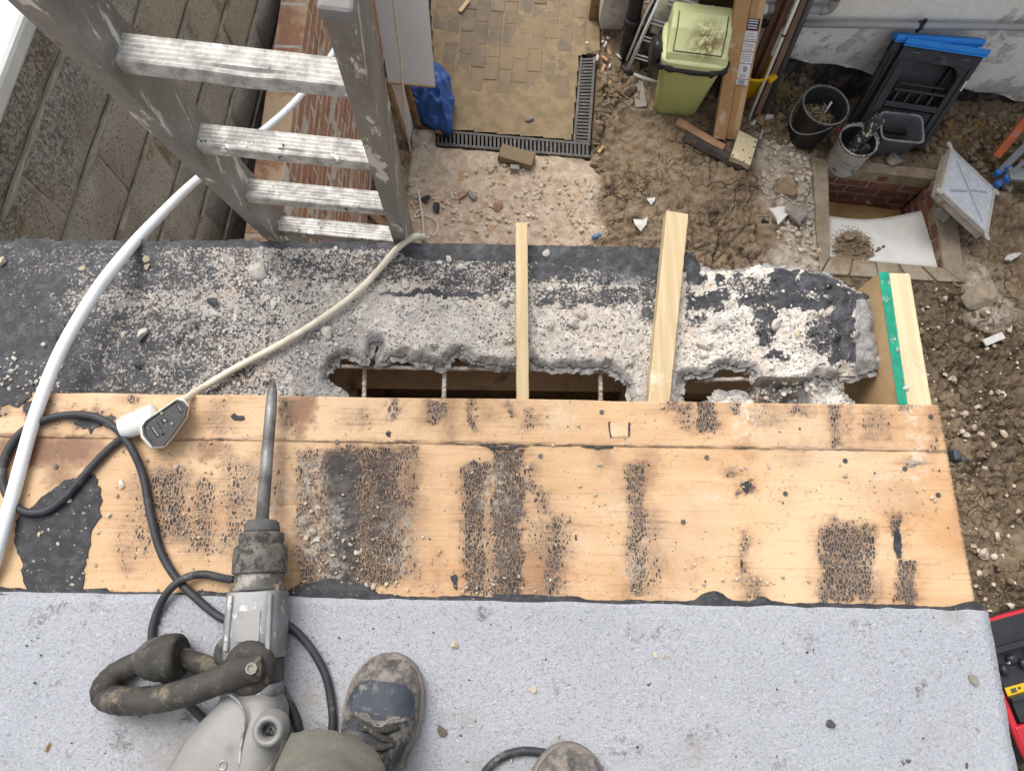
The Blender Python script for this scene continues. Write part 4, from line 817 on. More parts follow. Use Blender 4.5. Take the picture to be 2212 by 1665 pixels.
for sgn in (-1, 1):
    m = MB(); xi, xo = .125 * sgn, .1515 * sgn
    prof = [(xi, -.036), (xo, -.036), (xo, -.030), (xo - .0012 * sgn, -.026), (xo - .0012 * sgn, .026), (xo, .030), (xo, .036), (xi, .036), (xi, .031), (xi + .0016 * sgn, .027), (xi + .0016 * sgn, -.027), (xi, -.031)]
    ts = np.linspace(TB, TT, 30); m.loft([[LP(a, b, t) for a, b in (prof if sgn < 0 else prof[::-1])] for t in ts]); obj('stile', m, ALU, lad, bev=.0012)
    m = MB(); cx0 = (xi + xo) / 2; m.hexa([LP(cx0 + a * .0155, b * .039, TT - .012) for a, b in ((-1, -1), (1, -1), (1, 1), (-1, 1))] + [LP(cx0 + a * .0155, b * .039, TT + .010) for a, b in ((-1, -1), (1, -1), (1, 1), (-1, 1))]); obj('end_cap', m, simple('ladder_cap', (.22, .21, .20), .6, .15, 30, .3, 0, (.10, .10, .10), 30, .6, .66), lad, bev=.004)
    m = MB(); m.hexa([LP(cx0 + a * .018, b * .042, TB - .02) for a, b in ((-1, -1), (1, -1), (1, 1), (-1, 1))] + [LP(cx0 + a * .018, b * .042, TB + .05) for a, b in ((-1, -1), (1, -1), (1, 1), (-1, 1))]); obj('foot', m, BLKP, lad, bev=.004)
for k in range(15):
    t = -.25 * k
    if t < TB + .1: break
    m = MB(); rings = []; n = 28
    # ribbed tread level when the ladder leans: tilt the section
    ca, sa = math.cos(.27), math.sin(.27); pr = []
    for i in range(12): pr.append((-.018 + .036 * i / 11, .0105 + (.0011 if i % 2 else 0)))
    pr += [(.019, .008), (.019, -.008)] + [(.016 - .032 * i / 6, -.0110 + (.0006 if i % 2 else 0)) for i in range(7)] + [(-.019, -.008), (-.019, .008)]
    for i in range(n + 1):
        x = -.127 + .254 * i / n; dent = .004 * math.exp(-((x - .01) / .03) ** 2) * (1 if k == 0 else .3) ; rings.append([LP(x, (y * ca + z * sa), t + (-y * sa + z * ca) - (dent if y < -.01 else 0)) for y, z in pr])
    obj('rung', m.loft(rings), RUNGM, lad, bev=.0)

# ================================================================== PIPES AND CABLES over the edge
WHP = simple('white_plastic_pipe', (.78, .80, .82), .35, .03, 6, .05, 0, (.55, .53, .50), 30, .64, .72)
pts = [DP(-70, 1400, 1.185), P(-20, 1235, 2.874), P(30, 1060, 2.874), P(75, 900, 2.873), P(130, 760, 2.868), P(200, 640, 2.862), P(260, 560, 2.852), DP(330, 482, 1.52), DP(430, 385, 1.90), DP(540, 305, 2.18), DP(640, 217, 2.42), DP(722, 110, 2.72), DP(770, 10, 2.95), DP(800, -120, 3.25)]
o = obj('white_pipe', MB().tube(smoothpath(pts, 9), .0112, 14), WHP, smooth=True); tag(o, 'white plastic pipe curving from the plywood past the ladder', 'pipe'); rebase(o, pts[2])
CREAM = simple('cream_flex', (.62, .56, .44), .5, .12, 40, .25, 0, (.33, .27, .19), 26, .56, .70)
ext = thing('extension_lead', 'cream extension lead with a rubber socket lying on the plywood', 'extension lead', P(340, 910, ZP))
zc = ZS + .013
pts = [P(392, 866, ZP + .022), P(408, 856, ZP + .010), P(440, 836, ZS + .022), P(500, 800, zc), P(560, 768, zc), P(620, 735, zc), P(680, 698, zc + .002), P(735, 660, zc + .003), P(785, 618, zc + .002), P(825, 575, zc), P(855, 540, zc), P(880, 520, zc + .002), P(897, 511, zc + .004), P(908, 512, zc - .01)]
e = pts[-1]; pts += [e + np.array([.006, .012, -.05]), e + np.array([.01, .03, -.30]), e + np.array([.01, .10, -1.0]), np.array([e[0] - .15, e[1] + .55, .9])]
q = P(915, 512, .012); pts += [np.array([q[0] - .01, q[1] - .35, .06]), q, P(908, 440, .03), P(896, 375, .03), P(884, 310, .035), P(876, 270, .30), P(870, 190, .62), P(866, 130, .78), P(856, 60, .98), P(850, 0, 1.16), P(846, -70, 1.34)]
obj('flex', MB().tube(smoothpath(pts, 8), .0066, 10), CREAM, ext, smooth=True)
lp = [P(912, 520, .012), P(925, 512, .01), P(940, 505, .012), P(946, 490, .012), P(938, 475, .015), P(920, 466, .02), P(905, 466, .02), P(897, 470, .015), P(900, 458, .015), P(912, 452, .012)]
obj('spare_loop', MB().tube(smoothpath(lp, 8), .0048, 8), simple('white_flex', (.70, .66, .56), .5), ext, smooth=True)
# rubber trailing socket
CRUB = simple('cream_rubber', (.66, .63, .55), .6, .08, 14, .25, 0, (.34, .31, .25), 16, .57, .70); SOCK = simple('socket_face', (.022, .022, .023), .5, .3, 60, .4, 0, (.20, .19, .17), 140, .60, .70)
F_ = [P(a, b, ZP + .038) for a, b in [(312, 941), (309, 922), (317, 910), (384, 864), (396, 868), (405, 880), (400, 902), (372, 941), (355, 961), (330, 963)]]
fc = np.mean(F_, axis=0); bx = (P(392, 866, ZP) - P(320, 930, ZP)); bx[2] = 0; bx /= np.linalg.norm(bx); by = np.array([-bx[1], bx[0], 0])
tl_ = lambda p, dz: np.array([0, 0, dz]) + p
rings = []
for sc_, dz, sh in ((.90, -.036, -.010), (1.10, -.030, -.012), (1.15, -.014, -.008), (1.10, -.002, -.002), (1.02, .001, 0)):
    rings.append([fc + (p - fc) * sc_ + by * 0 + np.array([sh * 1.0, sh * -.4, 0]) + np.array([0, 0, dz]) for p in F_])
obj('socket_body', MB().loft(rings), CRUB, ext, smooth=True, bev=.003)
nk = MB(); a = P(300, 915, ZP + .018); n1_ = P(285, 900, ZP + .017)
nk.lathe([(.006, -.030), (.017, -.028), (.0205, -.018), (.0215, 0), (.024, .018), (.024, .034)], P(296, 914, ZP + .0195), (P(345, 905, ZP) - P(285, 925, ZP)), 18, sq=.86); obj('plug', nk, simple('white_plug', (.74, .735, .71), .45, .05, 20, .1), ext, smooth=True)
rim = MB(); rim.loft([[fc + (p - fc) * k + np.array([0, 0, dz]) for p in F_] for k, dz in ((1.03, .0), (1.02, .0035), (.93, .0035), (.90, .001))], cap=False); obj('socket_rim', rim, simple('rim_rubber', (.045, .045, .043), .6), ext)
fp = MB(); fp.loft([[fc + (p - fc) * k + np.array([0, 0, dz]) for p in F_] for k, dz in ((.95, .000), (.95, .0012))]); obj('face_plate', fp, SOCK, ext)
def sockpt(a, b, dz): return P(a, b, ZP + .0392) + np.array([0, 0, dz])
PIN = simple('pin_hole', (.006, .006, .006), .8); PING = simple('shutter_grey', (.20, .20, .19), .6)
for (a0, b0), (a1, b1), w in [((383, 876), (391, 889), .004), ((352, 905), (358, 912), .008), ((327, 921), (342, 943), .005)]:
    obj('pin_slot', MB().bar(sockpt(a0, b0, .0006), sockpt(a1, b1, .0006), w, .0012), PIN, ext)
    obj('shutter', MB().bar(sockpt(a0 + 2, b0 + 1, .0012), sockpt(a1 + 1, b1 - 1, .0012), w * .5, .0012), PING, ext)
obj('rib', MB().bar(sockpt(336, 912, .001), sockpt(352, 938, .001), .0045, .003), SOCK, ext)
for a, b in ((350, 893), (372, 915)): obj('screw', MB().lathe([(.003, 0), (.003, .001), (.002, .0014)], sockpt(a, b, .0005), n=10), PING, ext)
RUBB = simple('black_rubber_flex', (.030, .032, .036), .55, .2, 30, .25, 0, (.20, .185, .16), 20, .56, .72)
drl = [P(291, 932, ZP + .018), P(275, 940, ZP + .014), P(250, 957, ZP + .008), P(215, 990, ZP + .008), P(175, 1035, ZP + .009), P(140, 1075, ZP + .009), P(100, 1103, ZP + .008), P(58, 1106, ZP + .008), P(25, 1085, ZP + .008), P(6, 1040, ZP + .008), P(12, 985, ZP + .008), P(45, 935, ZP + .008), P(95, 907, ZP + .008), P(150, 896, ZP + .008), P(205, 900, ZP + .010), P(250, 925, ZP + .018), P(285, 970, ZP + .017), P(310, 1030, ZP + .008), P(325, 1110, ZP + .008), P(345, 1185, ZP + .008), P(375, 1240, ZP + .009), P(420, 1288, ZP + .012), P(480, 1335, ZP + .012), P(540, 1348, ZP + .012), P(610, 1345, ZP + .012), P(660, 1385, ZP + .012), P(700, 1450, ZP + .012), P(716, 1520, ZP + .012), P(716, 1590, ZP + .012), P(690, 1690, ZP + .012)]
LEADP = drl

# ================================================================== DEMOLITION HAMMER
dr = thing('hammer_drill', 'dusty grey demolition hammer with a long steel chisel lying across the plywood', 'power tool', P(550, 1350, ZP))
HZ = ZP + .047
def ax(px, py, dz=0.): return P(px, py, HZ + dz)
g = G('chisel_steel'); n1 = g.noise(1., 4, .6, g.co(sc=(160, 12, 160))); STEEL = g.fin(g.mix(g.ss(g.noise(18, 6, .7), .35, .65), (.115, .11, .105), (.27, .265, .26)), g.ss(g.noise(30, 5, .7), .3, .7, .4, .75), n1, .5, .0012, .45)
tip, butt = ax(590, 823, -.014), ax(566, 1128, 0)
dv = butt - tip; Lc = np.linalg.norm(dv); obj('chisel', MB().lathe([(.0012, 0), (.0045, .004), (.0082, .018), (.0098, .05), (.0102, Lc * .6), (.0108, Lc + .02)], tip, dv, 14), STEEL, dr, smooth=True)
DUSTY = simple('dusty_rubber', (.145, .134, .115), .9, .3, 26, .8, 0, (.05, .048, .045), 60, .46, .60, bd=.003); DKR = simple('dark_dusty_rubber', (.045, .042, .038), .75, .35, 24, .5, 0, (.15, .135, .11), 22, .52, .70, bd=.002)
CAST = simple('cast_grey', (.215, .215, .22), .5, .18, 12, .3, .3, (.46, .445, .42), 34, .56, .62); CASTD = simple('cast_grey_dusty', (.25, .245, .235), .55, .15, 10, .2, .2, (.15, .14, .125), 14, .52, .70)
A0, A1 = ax(567, 1124, 0), ax(548, 1470, 0); ad = (A1 - A0) / np.linalg.norm(A1 - A0)
def along(px, py): return float((ax(px, py) - A0) @ ad)
s1, s2, s3, s4, s5 = along(566, 1150), along(563, 1172), along(558, 1238), along(555, 1276), along(550, 1420)
obj('dust_cap', MB().lathe([(.012, -.002), (.022, 0), (.0265, .004), (.0285, s1 - .004), (.0285, s1)], A0, ad, 28), simple('cap_rubber', (.085, .083, .080), .8, .3, 30, .4), dr, smooth=True)
pr = [(.029, s1 + .001), (.0355, s1 + .001), (.036, s1 + .012), (.034, s1 + .018), (.041, s2 + .008), (.0425, s2 + .014), (.0425, s3), (.039, s3 + .001), (.0385, s3 + .003)]
obj('chuck_sleeve', MB().lathe(pr, A0, ad, 40), DUSTY, dr, smooth=True, bev=.002)
obj('collar', MB().lathe([(.038, s3 + .002), (.038, s3 + .022), (.0405, s3 + .022), (.0405, s4), (.030, s4)], A0, ad, 40), simple('dirty_collar', (.12, .115, .105), .6, .3, 20, .5, .3, (.30, .28, .25), 30, .5, .62), dr, smooth=True, bev=.001)
for sx_ in (-1, 1):
    c = A0 + ad * (s4 - .004) + np.array([sx_ * .031, 0, .012]); obj('lug', MB().box(c, (.016, .014, .022), rotz(-.05)), simple('rusty_lug', (.16, .11, .075), .8, .3, 40, .5), dr, bev=.002)
# gear housing: squared body
up = np.array([0, 0, 1.]); side = np.cross(ad, up); side /= np.linalg.norm(side)
def sq(c, w, h, r=.35, n=28, dz=0.):
    out = []
    for k in range(n):
        a = 2 * math.pi * k / n; ca, sa = math.cos(a), math.sin(a); e = 2 / (2 + 6 * r); out.append(c + side * w * math.copysign(abs(ca) ** e, ca) + up * (h * math.copysign(abs(sa) ** e, sa) + dz))
    return out
hs_ = [(s4 + .0005, .036, .034), (s4 + .002, .043, .040), (s4 + .04, .0435, .0415), ((s4 + s5) / 2, .0445, .0425), (s5 - .03, .044, .042), (s5, .0425, .041), (s5 + .002, .038, .036)]
obj('gear_housing', MB().loft([sq(A0 + ad * s, w, h) for s, w, h in hs_]), CAST, dr, smooth=True, bev=.0015)
for k in (-1, 1):      # ridges along the housing
    obj('housing_rib', MB().bar(A0 + ad * (s4 + .006) + side * k * .030 + up * .0395, A0 + ad * (s5 - .012) + side * k * .031 + up * .0405, .008, .006), CAST, dr, bev=.002)
obj('name_plate', MB().bar(A0 + ad * (s4 + .03) + up * .0415, A0 + ad * (s4 + .075) + up * .0420, .036, .003), CASTD, dr, bev=.001)
s6 = along(548, 1468)
obj('handle_band', MB().loft([sq(A0 + ad * s, .0405, .0395) for s in (s5 + .002, s5 + .036)]), simple('black_band', (.030, .030, .030), .45, .2, 20, .2, 0, (.14, .12, .10), 20, .56, .7), dr, smooth=True, bev=.002)
s7 = along(546, 1495); obj('rear_neck', MB().loft([sq(A0 + ad * s, .041 + .001 * i, .040) for i, s in enumerate((s5 + .037, s6 + .01, s7 + .006))]), CAST, dr, smooth=True)
# motor housing bulging to the left and off the bottom of the view
M0 = A0 + ad * s7; rings = []
for s, w0, w1, h in ((0, .040, .040, .038), (.010, .046, .047, .044), (.022, .056, .052, .050), (.040, .074, .053, .056), (.065, .094, .054, .060), (.095, .112, .054, .062), (.14, .130, .054, .062), (.20, .134, .053, .060), (.235, .120, .050, .056), (.245, .08, .04, .04)):
    r = []
    for k in range(36):
        a = 2 * math.pi * k / 36; ca, sa = math.cos(a), math.sin(a); w = w0 if ca > 0 else w1; r.append(M0 + ad * s + side * (w * math.copysign(abs(ca) ** .62, ca)) + up * (h * math.copysign(abs(sa) ** .70, sa) + .004))
    rings.append(r)
sideflip = side[0] < 0
if sideflip:
    pass
obj('motor_housing', MB().loft(rings), CASTD, dr, smooth=True)
def top(a, b, dz=0.): return P(a, b, HZ + .062 + dz)
hub = MB(); hub.lathe([(.026, -.012), (.024, .004), (.021, .010), (.019, .013), (.0135, .013), (.013, .009), (.011, .008), (.0105, -.004), (.002, -.004)], top(583, 1575), (.05, -.05, 1), 28, cap=False); obj('handle_boss', hub, CASTD, dr, smooth=True)
thd = MB()
for k in range(5): thd.lathe([(.0108, -.003 + k * .0022), (.0094, -.002 + k * .0022), (.0108, -.001 + k * .0022)], top(583, 1575), (.05, -.05, 1), 20, cap=False)
obj('threaded_hole', thd, simple('thread_metal', (.10, .10, .10), .4, .2, 60, .2, .6), dr)
obj('hole_floor', MB().lathe([(.0108, -.0045), (.0108, -.004)], top(583, 1575), (.05, -.05, 1), 20), DARKM, dr)
sm = MB(); sm.tube(smoothpath([top(490, 1495, -.018), top(515, 1515, .0015), top(530, 1545, .002), top(524, 1590, .002), top(518, 1640, .002), top(515, 1720, .0)], 8), .0022, 6); obj('seam', sm, CAST, dr, smooth=True)
obj('screw', MB().lathe([(.0075, 0), (.0075, .003), (.004, .003), (.0038, .0005)], top(482, 1652, .001), n=16, cap=False), simple('bolt_grey', (.34, .33, .31), .4, .2, 30, .2, .5), dr, smooth=True)
# D handle: ring through two clamps
hp = [DP(572, 1438, 1.062), DP(566, 1439, 1.062), DP(556, 1441, 1.06), DP(520, 1452, 1.055), DP(470, 1470, 1.05), DP(420, 1490, 1.05), DP(360, 1506, 1.06), DP(300, 1513, 1.07), DP(255, 1512, 1.085), DP(228, 1500, 1.105), DP(229, 1480, 1.105), DP(252, 1455, 1.118), DP(290, 1433, 1.126), DP(330, 1420, 1.128), DP(380, 1418, 1.126), DP(430, 1432, 1.120), DP(480, 1452, 1.11)]
hr = [.005, .015, .0205, .0215, .0205, .0200, .0200, .0202, .0204, .0206, .0200, .0188, .0172, .0165, .016, .016, .016]
sp_ = smoothpath(hp, 7); rr_ = np.interp(np.arange(len(sp_)), np.arange(len(hr)) * 7, hr); rr_ = rr_ + .0006 * np.sin(np.arange(len(sp_)) * 1.9) * ((np.arange(len(sp_)) > 40) & (np.arange(len(sp_)) < 80))
HGR = simple('handle_rubber', (.040, .036, .031), .7, .45, 22, .5, 0, (.165, .135, .095), 26, .50, .64, bd=.002)
obj('side_handle', MB().tube(sp_, rr_, 18), HGR, dr, smooth=True)
kn = MB(); kc = DP(540, 1442, 1.070); kn.lathe([(.006, -.030), (.024, -.028), (.033, -.022), (.037, -.012), (.0375, .002), (.035, .010), (.029, .015), (.012, .018)], kc, (.15, -.1, 1), 32, sq=1.10); obj('handle_knuckle', kn, HGR, dr, smooth=True)
kc2 = DP(560, 1448, 1.040); obj('clamp_bolt', MB().lathe([(.0085, -.01), (.0085, .002), (.0060, .002), (.0055, -.001), (.001, -.001)], DP(543, 1443, 1.0385), (.15, -.1, 1), 8), simple('bolt_dusty', (.32, .30, .26), .5, .2, 30, .2, .4), dr)
cl = MB(); cl.lathe([(.004, -.050), (.014, -.047), (.022, -.041), (.029, -.030), (.0335, -.016), (.0355, .0), (.0355, .012), (.034, .020), (.030, .024), (.027, .0245), (.024, .021), (.010, .021)], DP(360, 1420, 1.110), (.93, .12, .10), 32); obj('clamp_ring', cl, DKR, dr, smooth=True)
cl = MB(); cl.lathe([(.016, -.01), (.024, -.008), (.024, .008), (.016, .01)], DP(498, 1408, 1.10), (.3, .3, .8), 22); obj('clamp_ring', cl, DKR, dr, smooth=True)
obj('power_cord', MB().tube(smoothpath(LEADP, 9), .0068, 10), RUBB, dr, smooth=True)
c2 = [DP(505, 1252, 1.15), P(480, 1248, ZP + .02), P(440, 1240, ZP + .012), P(400, 1248, ZP + .018), P(365, 1275, ZP + .02), P(340, 1320, ZP + .012), P(328, 1370, ZP + .010), P(335, 1425, ZP + .010), P(360, 1475, ZP + .010), P(400, 1515, ZP + .010), P(432, 1545, ZP + .012), P(470, 1590, ZP + .02)]
obj('power_cord', MB().tube(smoothpath(c2, 9), .0066, 10), RUBB, dr, smooth=True)
c3 = [P(585, 1470, ZP + .03), P(598, 1475, ZP + .012), P(620, 1510, ZP + .010), P(642, 1560, ZP + .010), P(650, 1620, ZP + .010), P(652, 1700, ZP + .010)]
obj('power_cord', MB().tube(smoothpath(c3, 9), .0072, 10), RUBB, dr, smooth=True)
c4 = [P(1020, 1720, ZP + .009), P(1045, 1672, ZP + .009), P(1075, 1640, ZP + .009), P(1110, 1625, ZP + .009), P(1150, 1622, ZP + .009), P(1200, 1635, ZP + .009), P(1240, 1680, ZP + .009), P(1300, 1760, ZP + .009)]
o = obj('black_cable', MB().tube(smoothpath(c4, 9), .0066, 10), RUBB, smooth=True); tag(o, 'black cable looping on the grey felt beside the right shoe', 'cable'); rebase(o, c4[3])
# ================================================================== PERSON standing on the felt
per = thing('person', 'person in dusty grey work trousers and worn dark work shoes, standing on the felt', 'person', (-.05, -.30, ZP + .0045))
g = G('shoe_leather'); n = g.noise(26, 6, .7); SHOEM = g.fin(g.mix(g.ss(g.noise(60, 6, .75), .40, .62), g.mix(g.ss(n, .35, .65), (.055, .052, .05), (.12, .11, .10)), (.225, .20, .175)), .85, n, .6, .002)
TOEM = simple('worn_toe_leather', (.030, .038, .052), .6, .35, 34, .4, 0, (.175, .165, .15), 42, .52, .64); SOLM = simple('dusty_sole', (.235, .205, .18), .9, .2, 18, .7, 0, (.13, .115, .10), 24, .48, .66, bd=.003); LACE = simple('boot_lace', (.040, .038, .034), .9, .3, 60, .6, 0, (.36, .31, .16), 150, .60, .66)
SHOEK = simple('dark_shoe_leather', (.028, .030, .036), .7, .35, 26, .5, 0, (.13, .118, .10), 34, .50, .64)
def shoe(toe, ang, mir):
    L = .315; R = rotz(ang); T = np.array([toe[0], toe[1], ZP + .0045])
    def tp(u, s, z): return T + R @ np.array([s * mir, -u * L, z])
    # outline half widths (inner, outer) along the length
    us = [0, .012, .04, .09, .16, .25, .36, .48, .60, .72, .84, .93, .98, 1.0]; wi = [.006, .020, .035, .048, .056, .060, .056, .044, .039, .037, .037, .034, .024, .008]; wo = [.006, .022, .039, .052, .062, .067, .066, .055, .047, .041, .039, .036, .026, .008]
    rings = []
    def ring(k, z): return [tp(u, -a * k, z) for u, a in zip(us, wi)] + [tp(u, b * k, z) for u, b in zip(us[::-1], wo[::-1])]
    so = MB(); so.loft([ring(.94, 0), ring(1.0, .006), ring(1.0, .020), ring(.98, .026), ring(.93, .029)]); s = obj('shoe', so, SOLM, per, smooth=True, bev=.001)
    # upper: cross sections along the foot
    rs_ = []; hs2 = [(.018, .022), (.03, .040), (.07, .056), (.13, .066), (.20, .070), (.28, .076), (.36, .088), (.44, .104), (.54, .118), (.64, .124), (.80, .128), (.92, .126), (.975, .10)]
    for u, h in hs2:
        a = np.interp(u, us, wi) * .93; b = np.interp(u, us, wo) * .93; r = []
        for k in range(20):
            t = math.pi * k / 19; c = math.cos(t); sn = math.sin(t); w = (b if c > 0 else a) * (1 - .22 * max(0, (u - .35)) * sn); r.append(tp(u, w * math.copysign(abs(c) ** .75, c), .026 + (h - .026) * sn ** .8))
        rs_.append(r)
    obj('upper', MB().loft(rs_), SHOEM, s, smooth=True)
    tc = []
    for u in np.linspace(.122, .282, 14):      # worn dark toe panel: an oval inset standing a little proud
        f = math.sqrt(max(0.02, 1 - ((u - .205) / .092) ** 2)); h = np.interp(u, [q[0] for q in hs2], [q[1] for q in hs2]); a = np.interp(u, us, wi) * .93; b = np.interp(u, us, wo) * .93; r = []
        for k in range(15):
            t = math.pi / 2 + (k / 14 - .5) * math.pi * .60 * f; c = math.cos(t); sn = math.sin(t); w = b if c > 0 else a; r.append(tp(u, w * math.copysign(abs(c) ** .75, c) * 1.015, .0275 + (h - .026) * sn ** .8))
        tc.append(r)
    m = MB(); n0 = len(tc); m.add([p for r in tc for p in r], [(i * 15 + k, i * 15 + k + 1, (i + 1) * 15 + k + 1, (i + 1) * 15 + k) for i in range(n0 - 1) for k in range(14)]); obj('toe_panel', m, TOEM, s, smooth=True)
    tc = []
    for u in np.linspace(.262, .95, 22):
        f = math.sqrt(max(.05, min(1, (u - .252) / .05))); h = np.interp(u, [q[0] for q in hs2], [q[1] for q in hs2]); a = np.interp(u, us, wi) * .93; b = np.interp(u, us, wo) * .93; r = []
        for k in range(15):
            t = math.pi / 2 + (k / 14 - .5) * math.pi * .66 * f; c = math.cos(t); sn = math.sin(t); w = (b if c > 0 else a) * (1 - .22 * max(0, (u - .35)) * sn); r.append(tp(u, w * math.copysign(abs(c) ** .75, c) * 1.015, .0282 + (h - .026) * sn ** .8 + .0012 * math.sin(u * 90 + k)))
        tc.append(r)
    m = MB(); m.add([p for r in tc for p in r], [(i * 15 + k, i * 15 + k + 1, (i + 1) * 15 + k + 1, (i + 1) * 15 + k) for i in range(21) for k in range(14)]); obj('lace_panel', m, SHOEK, s, smooth=True)
    hz_ = lambda u: np.interp(u, [q[0] for q in hs2], [q[1] for q in hs2])
    def toppt(u, s_, dz=.004): a = np.interp(u, us, wo) * .93; return tp(u, s_ * a, .026 + (hz_(u) - .026) * math.sqrt(max(.05, 1 - (s_ * .95) ** 2)) ** .8 + dz)
    m = MB(); m.tube([toppt(.278 + .02 * math.cos(x * 3), x, .002) for x in np.linspace(-.62, .62, 14)], .0035, 7); m.tube([toppt(.272 + .05 * (1 - abs(x) / .3) * (abs(x) < .3), x, .003) for x in np.linspace(-.5, .5, 22)], .003, 6)
    obj('stitched_seam', m, SHOEM, s, smooth=True)
    lc = MB()
    for i in range(8):
        u = .31 + i * .068
        lc.tube(smoothpath([toppt(u, -.46, .002), toppt(u + .01, -.2, .010), toppt(u + .012, .1, .012), toppt(u + .02, .46, .002)], 5), .0044, 7); lc.tube(smoothpath([toppt(u + .06, -.46, .002), toppt(u + .035, -.1, .011), toppt(u + .01, .2, .011), toppt(u, .46, .002)], 5), .0044, 7)
    lc.tube(smoothpath([toppt(.50, .0, .014), toppt(.50, .5, .016), toppt(.53, .9, .012), tp(.56, .085, .07), tp(.60, .10, .045)], 6), .0032, 7); lc.tube(smoothpath([toppt(.52, .05, .016), toppt(.60, .45, .020), tp(.66, .085, .10), tp(.62, .105, .08)], 6), .0032, 7); lc.tube(smoothpath([toppt(.44, 0, .006), toppt(.50, .02, .018), toppt(.62, -.06, .016), toppt(.70, .1, .012)], 6), .0036, 7)
    obj('laces', lc, LACE, s, smooth=True)
    # ragged tongue edges
    m = MB(); m.loft([[toppt(u, -.30, -.002), toppt(u, -.15, .006 + .003 * math.sin(u * 40)), toppt(u, .15, .006 - .002 * math.sin(u * 34)), toppt(u, .30, -.002)] for u in np.linspace(.40, .93, 14)]); obj('tongue', m, SHOEM, s, smooth=True)
shoe(P(856, 1408, ZP)[:2], math.radians(-6), -1)
shoe(P(1240, 1600, ZP)[:2], math.radians(-14), 1)
g = G('grey_trousers'); n = g.noise(9, 7, .7, g.co(sc=(1, 1, 2.2), rot=(0, .5, .4)), .6); TRO = g.fin(g.mix(g.ss(g.noise(34, 6, .7), .60, .74), g.mix(g.ss(n, .3, .7), (.108, .104, .086), (.165, .157, .130)), (.29, .275, .24)), .9, g.math('MULTIPLY_ADD', g.noise(420, 2), .3, g.noise(16, 4, .6, None, .8)), .45, .006)
def leg(ank, knee, hip, out):
    pts = smoothpath([np.array(p) for p in (ank, ank * .55 + knee * .45 + np.array([0, -.02, 0]), knee, knee * .5 + hip * .5 + np.array([0, .015, 0]), hip)], 26); n = len(pts); rad = np.interp(np.linspace(0, 1, n), [0, .06, .25, .48, .54, .75, 1], [.082, .074, .070, .062, .069, .086, .098]); rings = []
    for i, (p, r) in enumerate(zip(pts, rad)):
        t = i / (n - 1); ring = []
        for k in range(32):
            a = 2 * math.pi * k / 32; fo = .0075 * max(0., math.sin(2 * a + 46 * t + 1.4 * math.sin(3 * a))) ** 2 * math.exp(-((t - .50) / .10) ** 2) + .0015 * math.sin(5 * a + 38 * t + 2 * math.sin(4 * a)) * math.exp(-((t - .52) / .12) ** 2) + .006 * math.sin(3 * a + 9 * t) * math.exp(-((t - .5) / .25) ** 2) + .006 * math.sin(t * 70 + 2 * a) * math.exp(-((t - .06) / .08) ** 2) + .0035 * math.sin(5 * a + t * 22)
            ring.append(p + np.array([(r + fo) * math.cos(a), (r * 1.05 + fo) * math.sin(a), 0]))
        rings.append(ring)
    return rings
la, lk, lh = np.array([-.222, -.335, ZP + .10]), np.array([-.166, -.186, 3.335]), np.array([-.12, -.46, 3.74])
ra, rk, rh = np.array([.175, -.445, ZP + .10]), np.array([.165, -.375, 3.335]), np.array([.08, -.50, 3.74])
m = MB(); LR_ = leg(la, lk, lh, -1); m.loft(LR_); m.loft(leg(ra, rk, rh, 1))
pel = []
for z, w, d in ((3.66, .15, .10), (3.72, .185, .125), (3.80, .19, .13), (3.88, .178, .122), (3.93, .172, .118)): pel.append([np.array([-.02 + w * math.cos(2 * math.pi * k / 32), -.50 + d * math.sin(2 * math.pi * k / 32), z]) for k in range(32)])
m.loft(pel); obj('trousers', m, TRO, per, smooth=True)
m = MB(); m.tube([LR_[i][11] for i in range(4, len(LR_) - 3)], .0028, 6); obj('trouser_seam', m, simple('seam_dark', (.06, .056, .048), .9), per, smooth=True); m = MB(); m.tube([LR_[i][14] * .5 + LR_[i][15] * .5 for i in range(4, len(LR_) - 3)], .0022, 6); obj('trouser_seam', m, TRO, per, smooth=True); 0 and m.tube([np.array([lk[0] + .074 * math.cos(a_) , lk[1] + .078 * math.sin(a_), z_]) for a_, z_ in [(2.6, 3.0), (2.55, 3.1), (2.45, 3.2), (2.35, 3.28), (2.2, 3.34), (2.2, 3.40)]], .003, 6)
# body above the belt, hands in the jacket pockets
sv = [(-.02, -.50, 3.80), (-.02, -.50, 4.00), (-.02, -.49, 4.18), (-.02, -.47, 4.32), (-.02, -.45, 4.40), (-.02, -.43, 4.47), (-.20, -.48, 4.30), (-.29, -.53, 4.05), (-.23, -.42, 3.86), (.16, -.48, 4.30), (.25, -.53, 4.05), (.19, -.42, 3.86), (-.02, -.40, 4.56)]
sr = [(.16, .11), (.15, .11), (.17, .12), (.12, .10), (.055, .055), (.055, .06), (.062, .062), (.048, .048), (.036, .036), (.062, .062), (.048, .048), (.036, .036), (.075, .09)]
se = [(0, 1), (1, 2), (2, 3), (3, 4), (4, 5), (5, 12), (3, 6), (6, 7), (7, 8), (3, 9), (9, 10), (10, 11)]
me = bpy.data.meshes.new('jacket'); me.from_pydata([tuple(np.array(p) - np.array(per.location)) for p in sv], se, []); jk = bpy.data.objects.new('jacket', me); COL.objects.link(jk); jk.parent = per
sk = jk.modifiers.new('skin', 'SKIN'); s2 = jk.modifiers.new('sub', 'SUBSURF'); s2.levels = 1; s2.render_levels = 2
for v_, r in zip(me.skin_vertices[0].data, sr): v_.radius = r
me.skin_vertices[0].data[0].use_root = True
me.materials.append(simple('work_jacket', (.05, .06, .08), .9, .2, 10, .3))
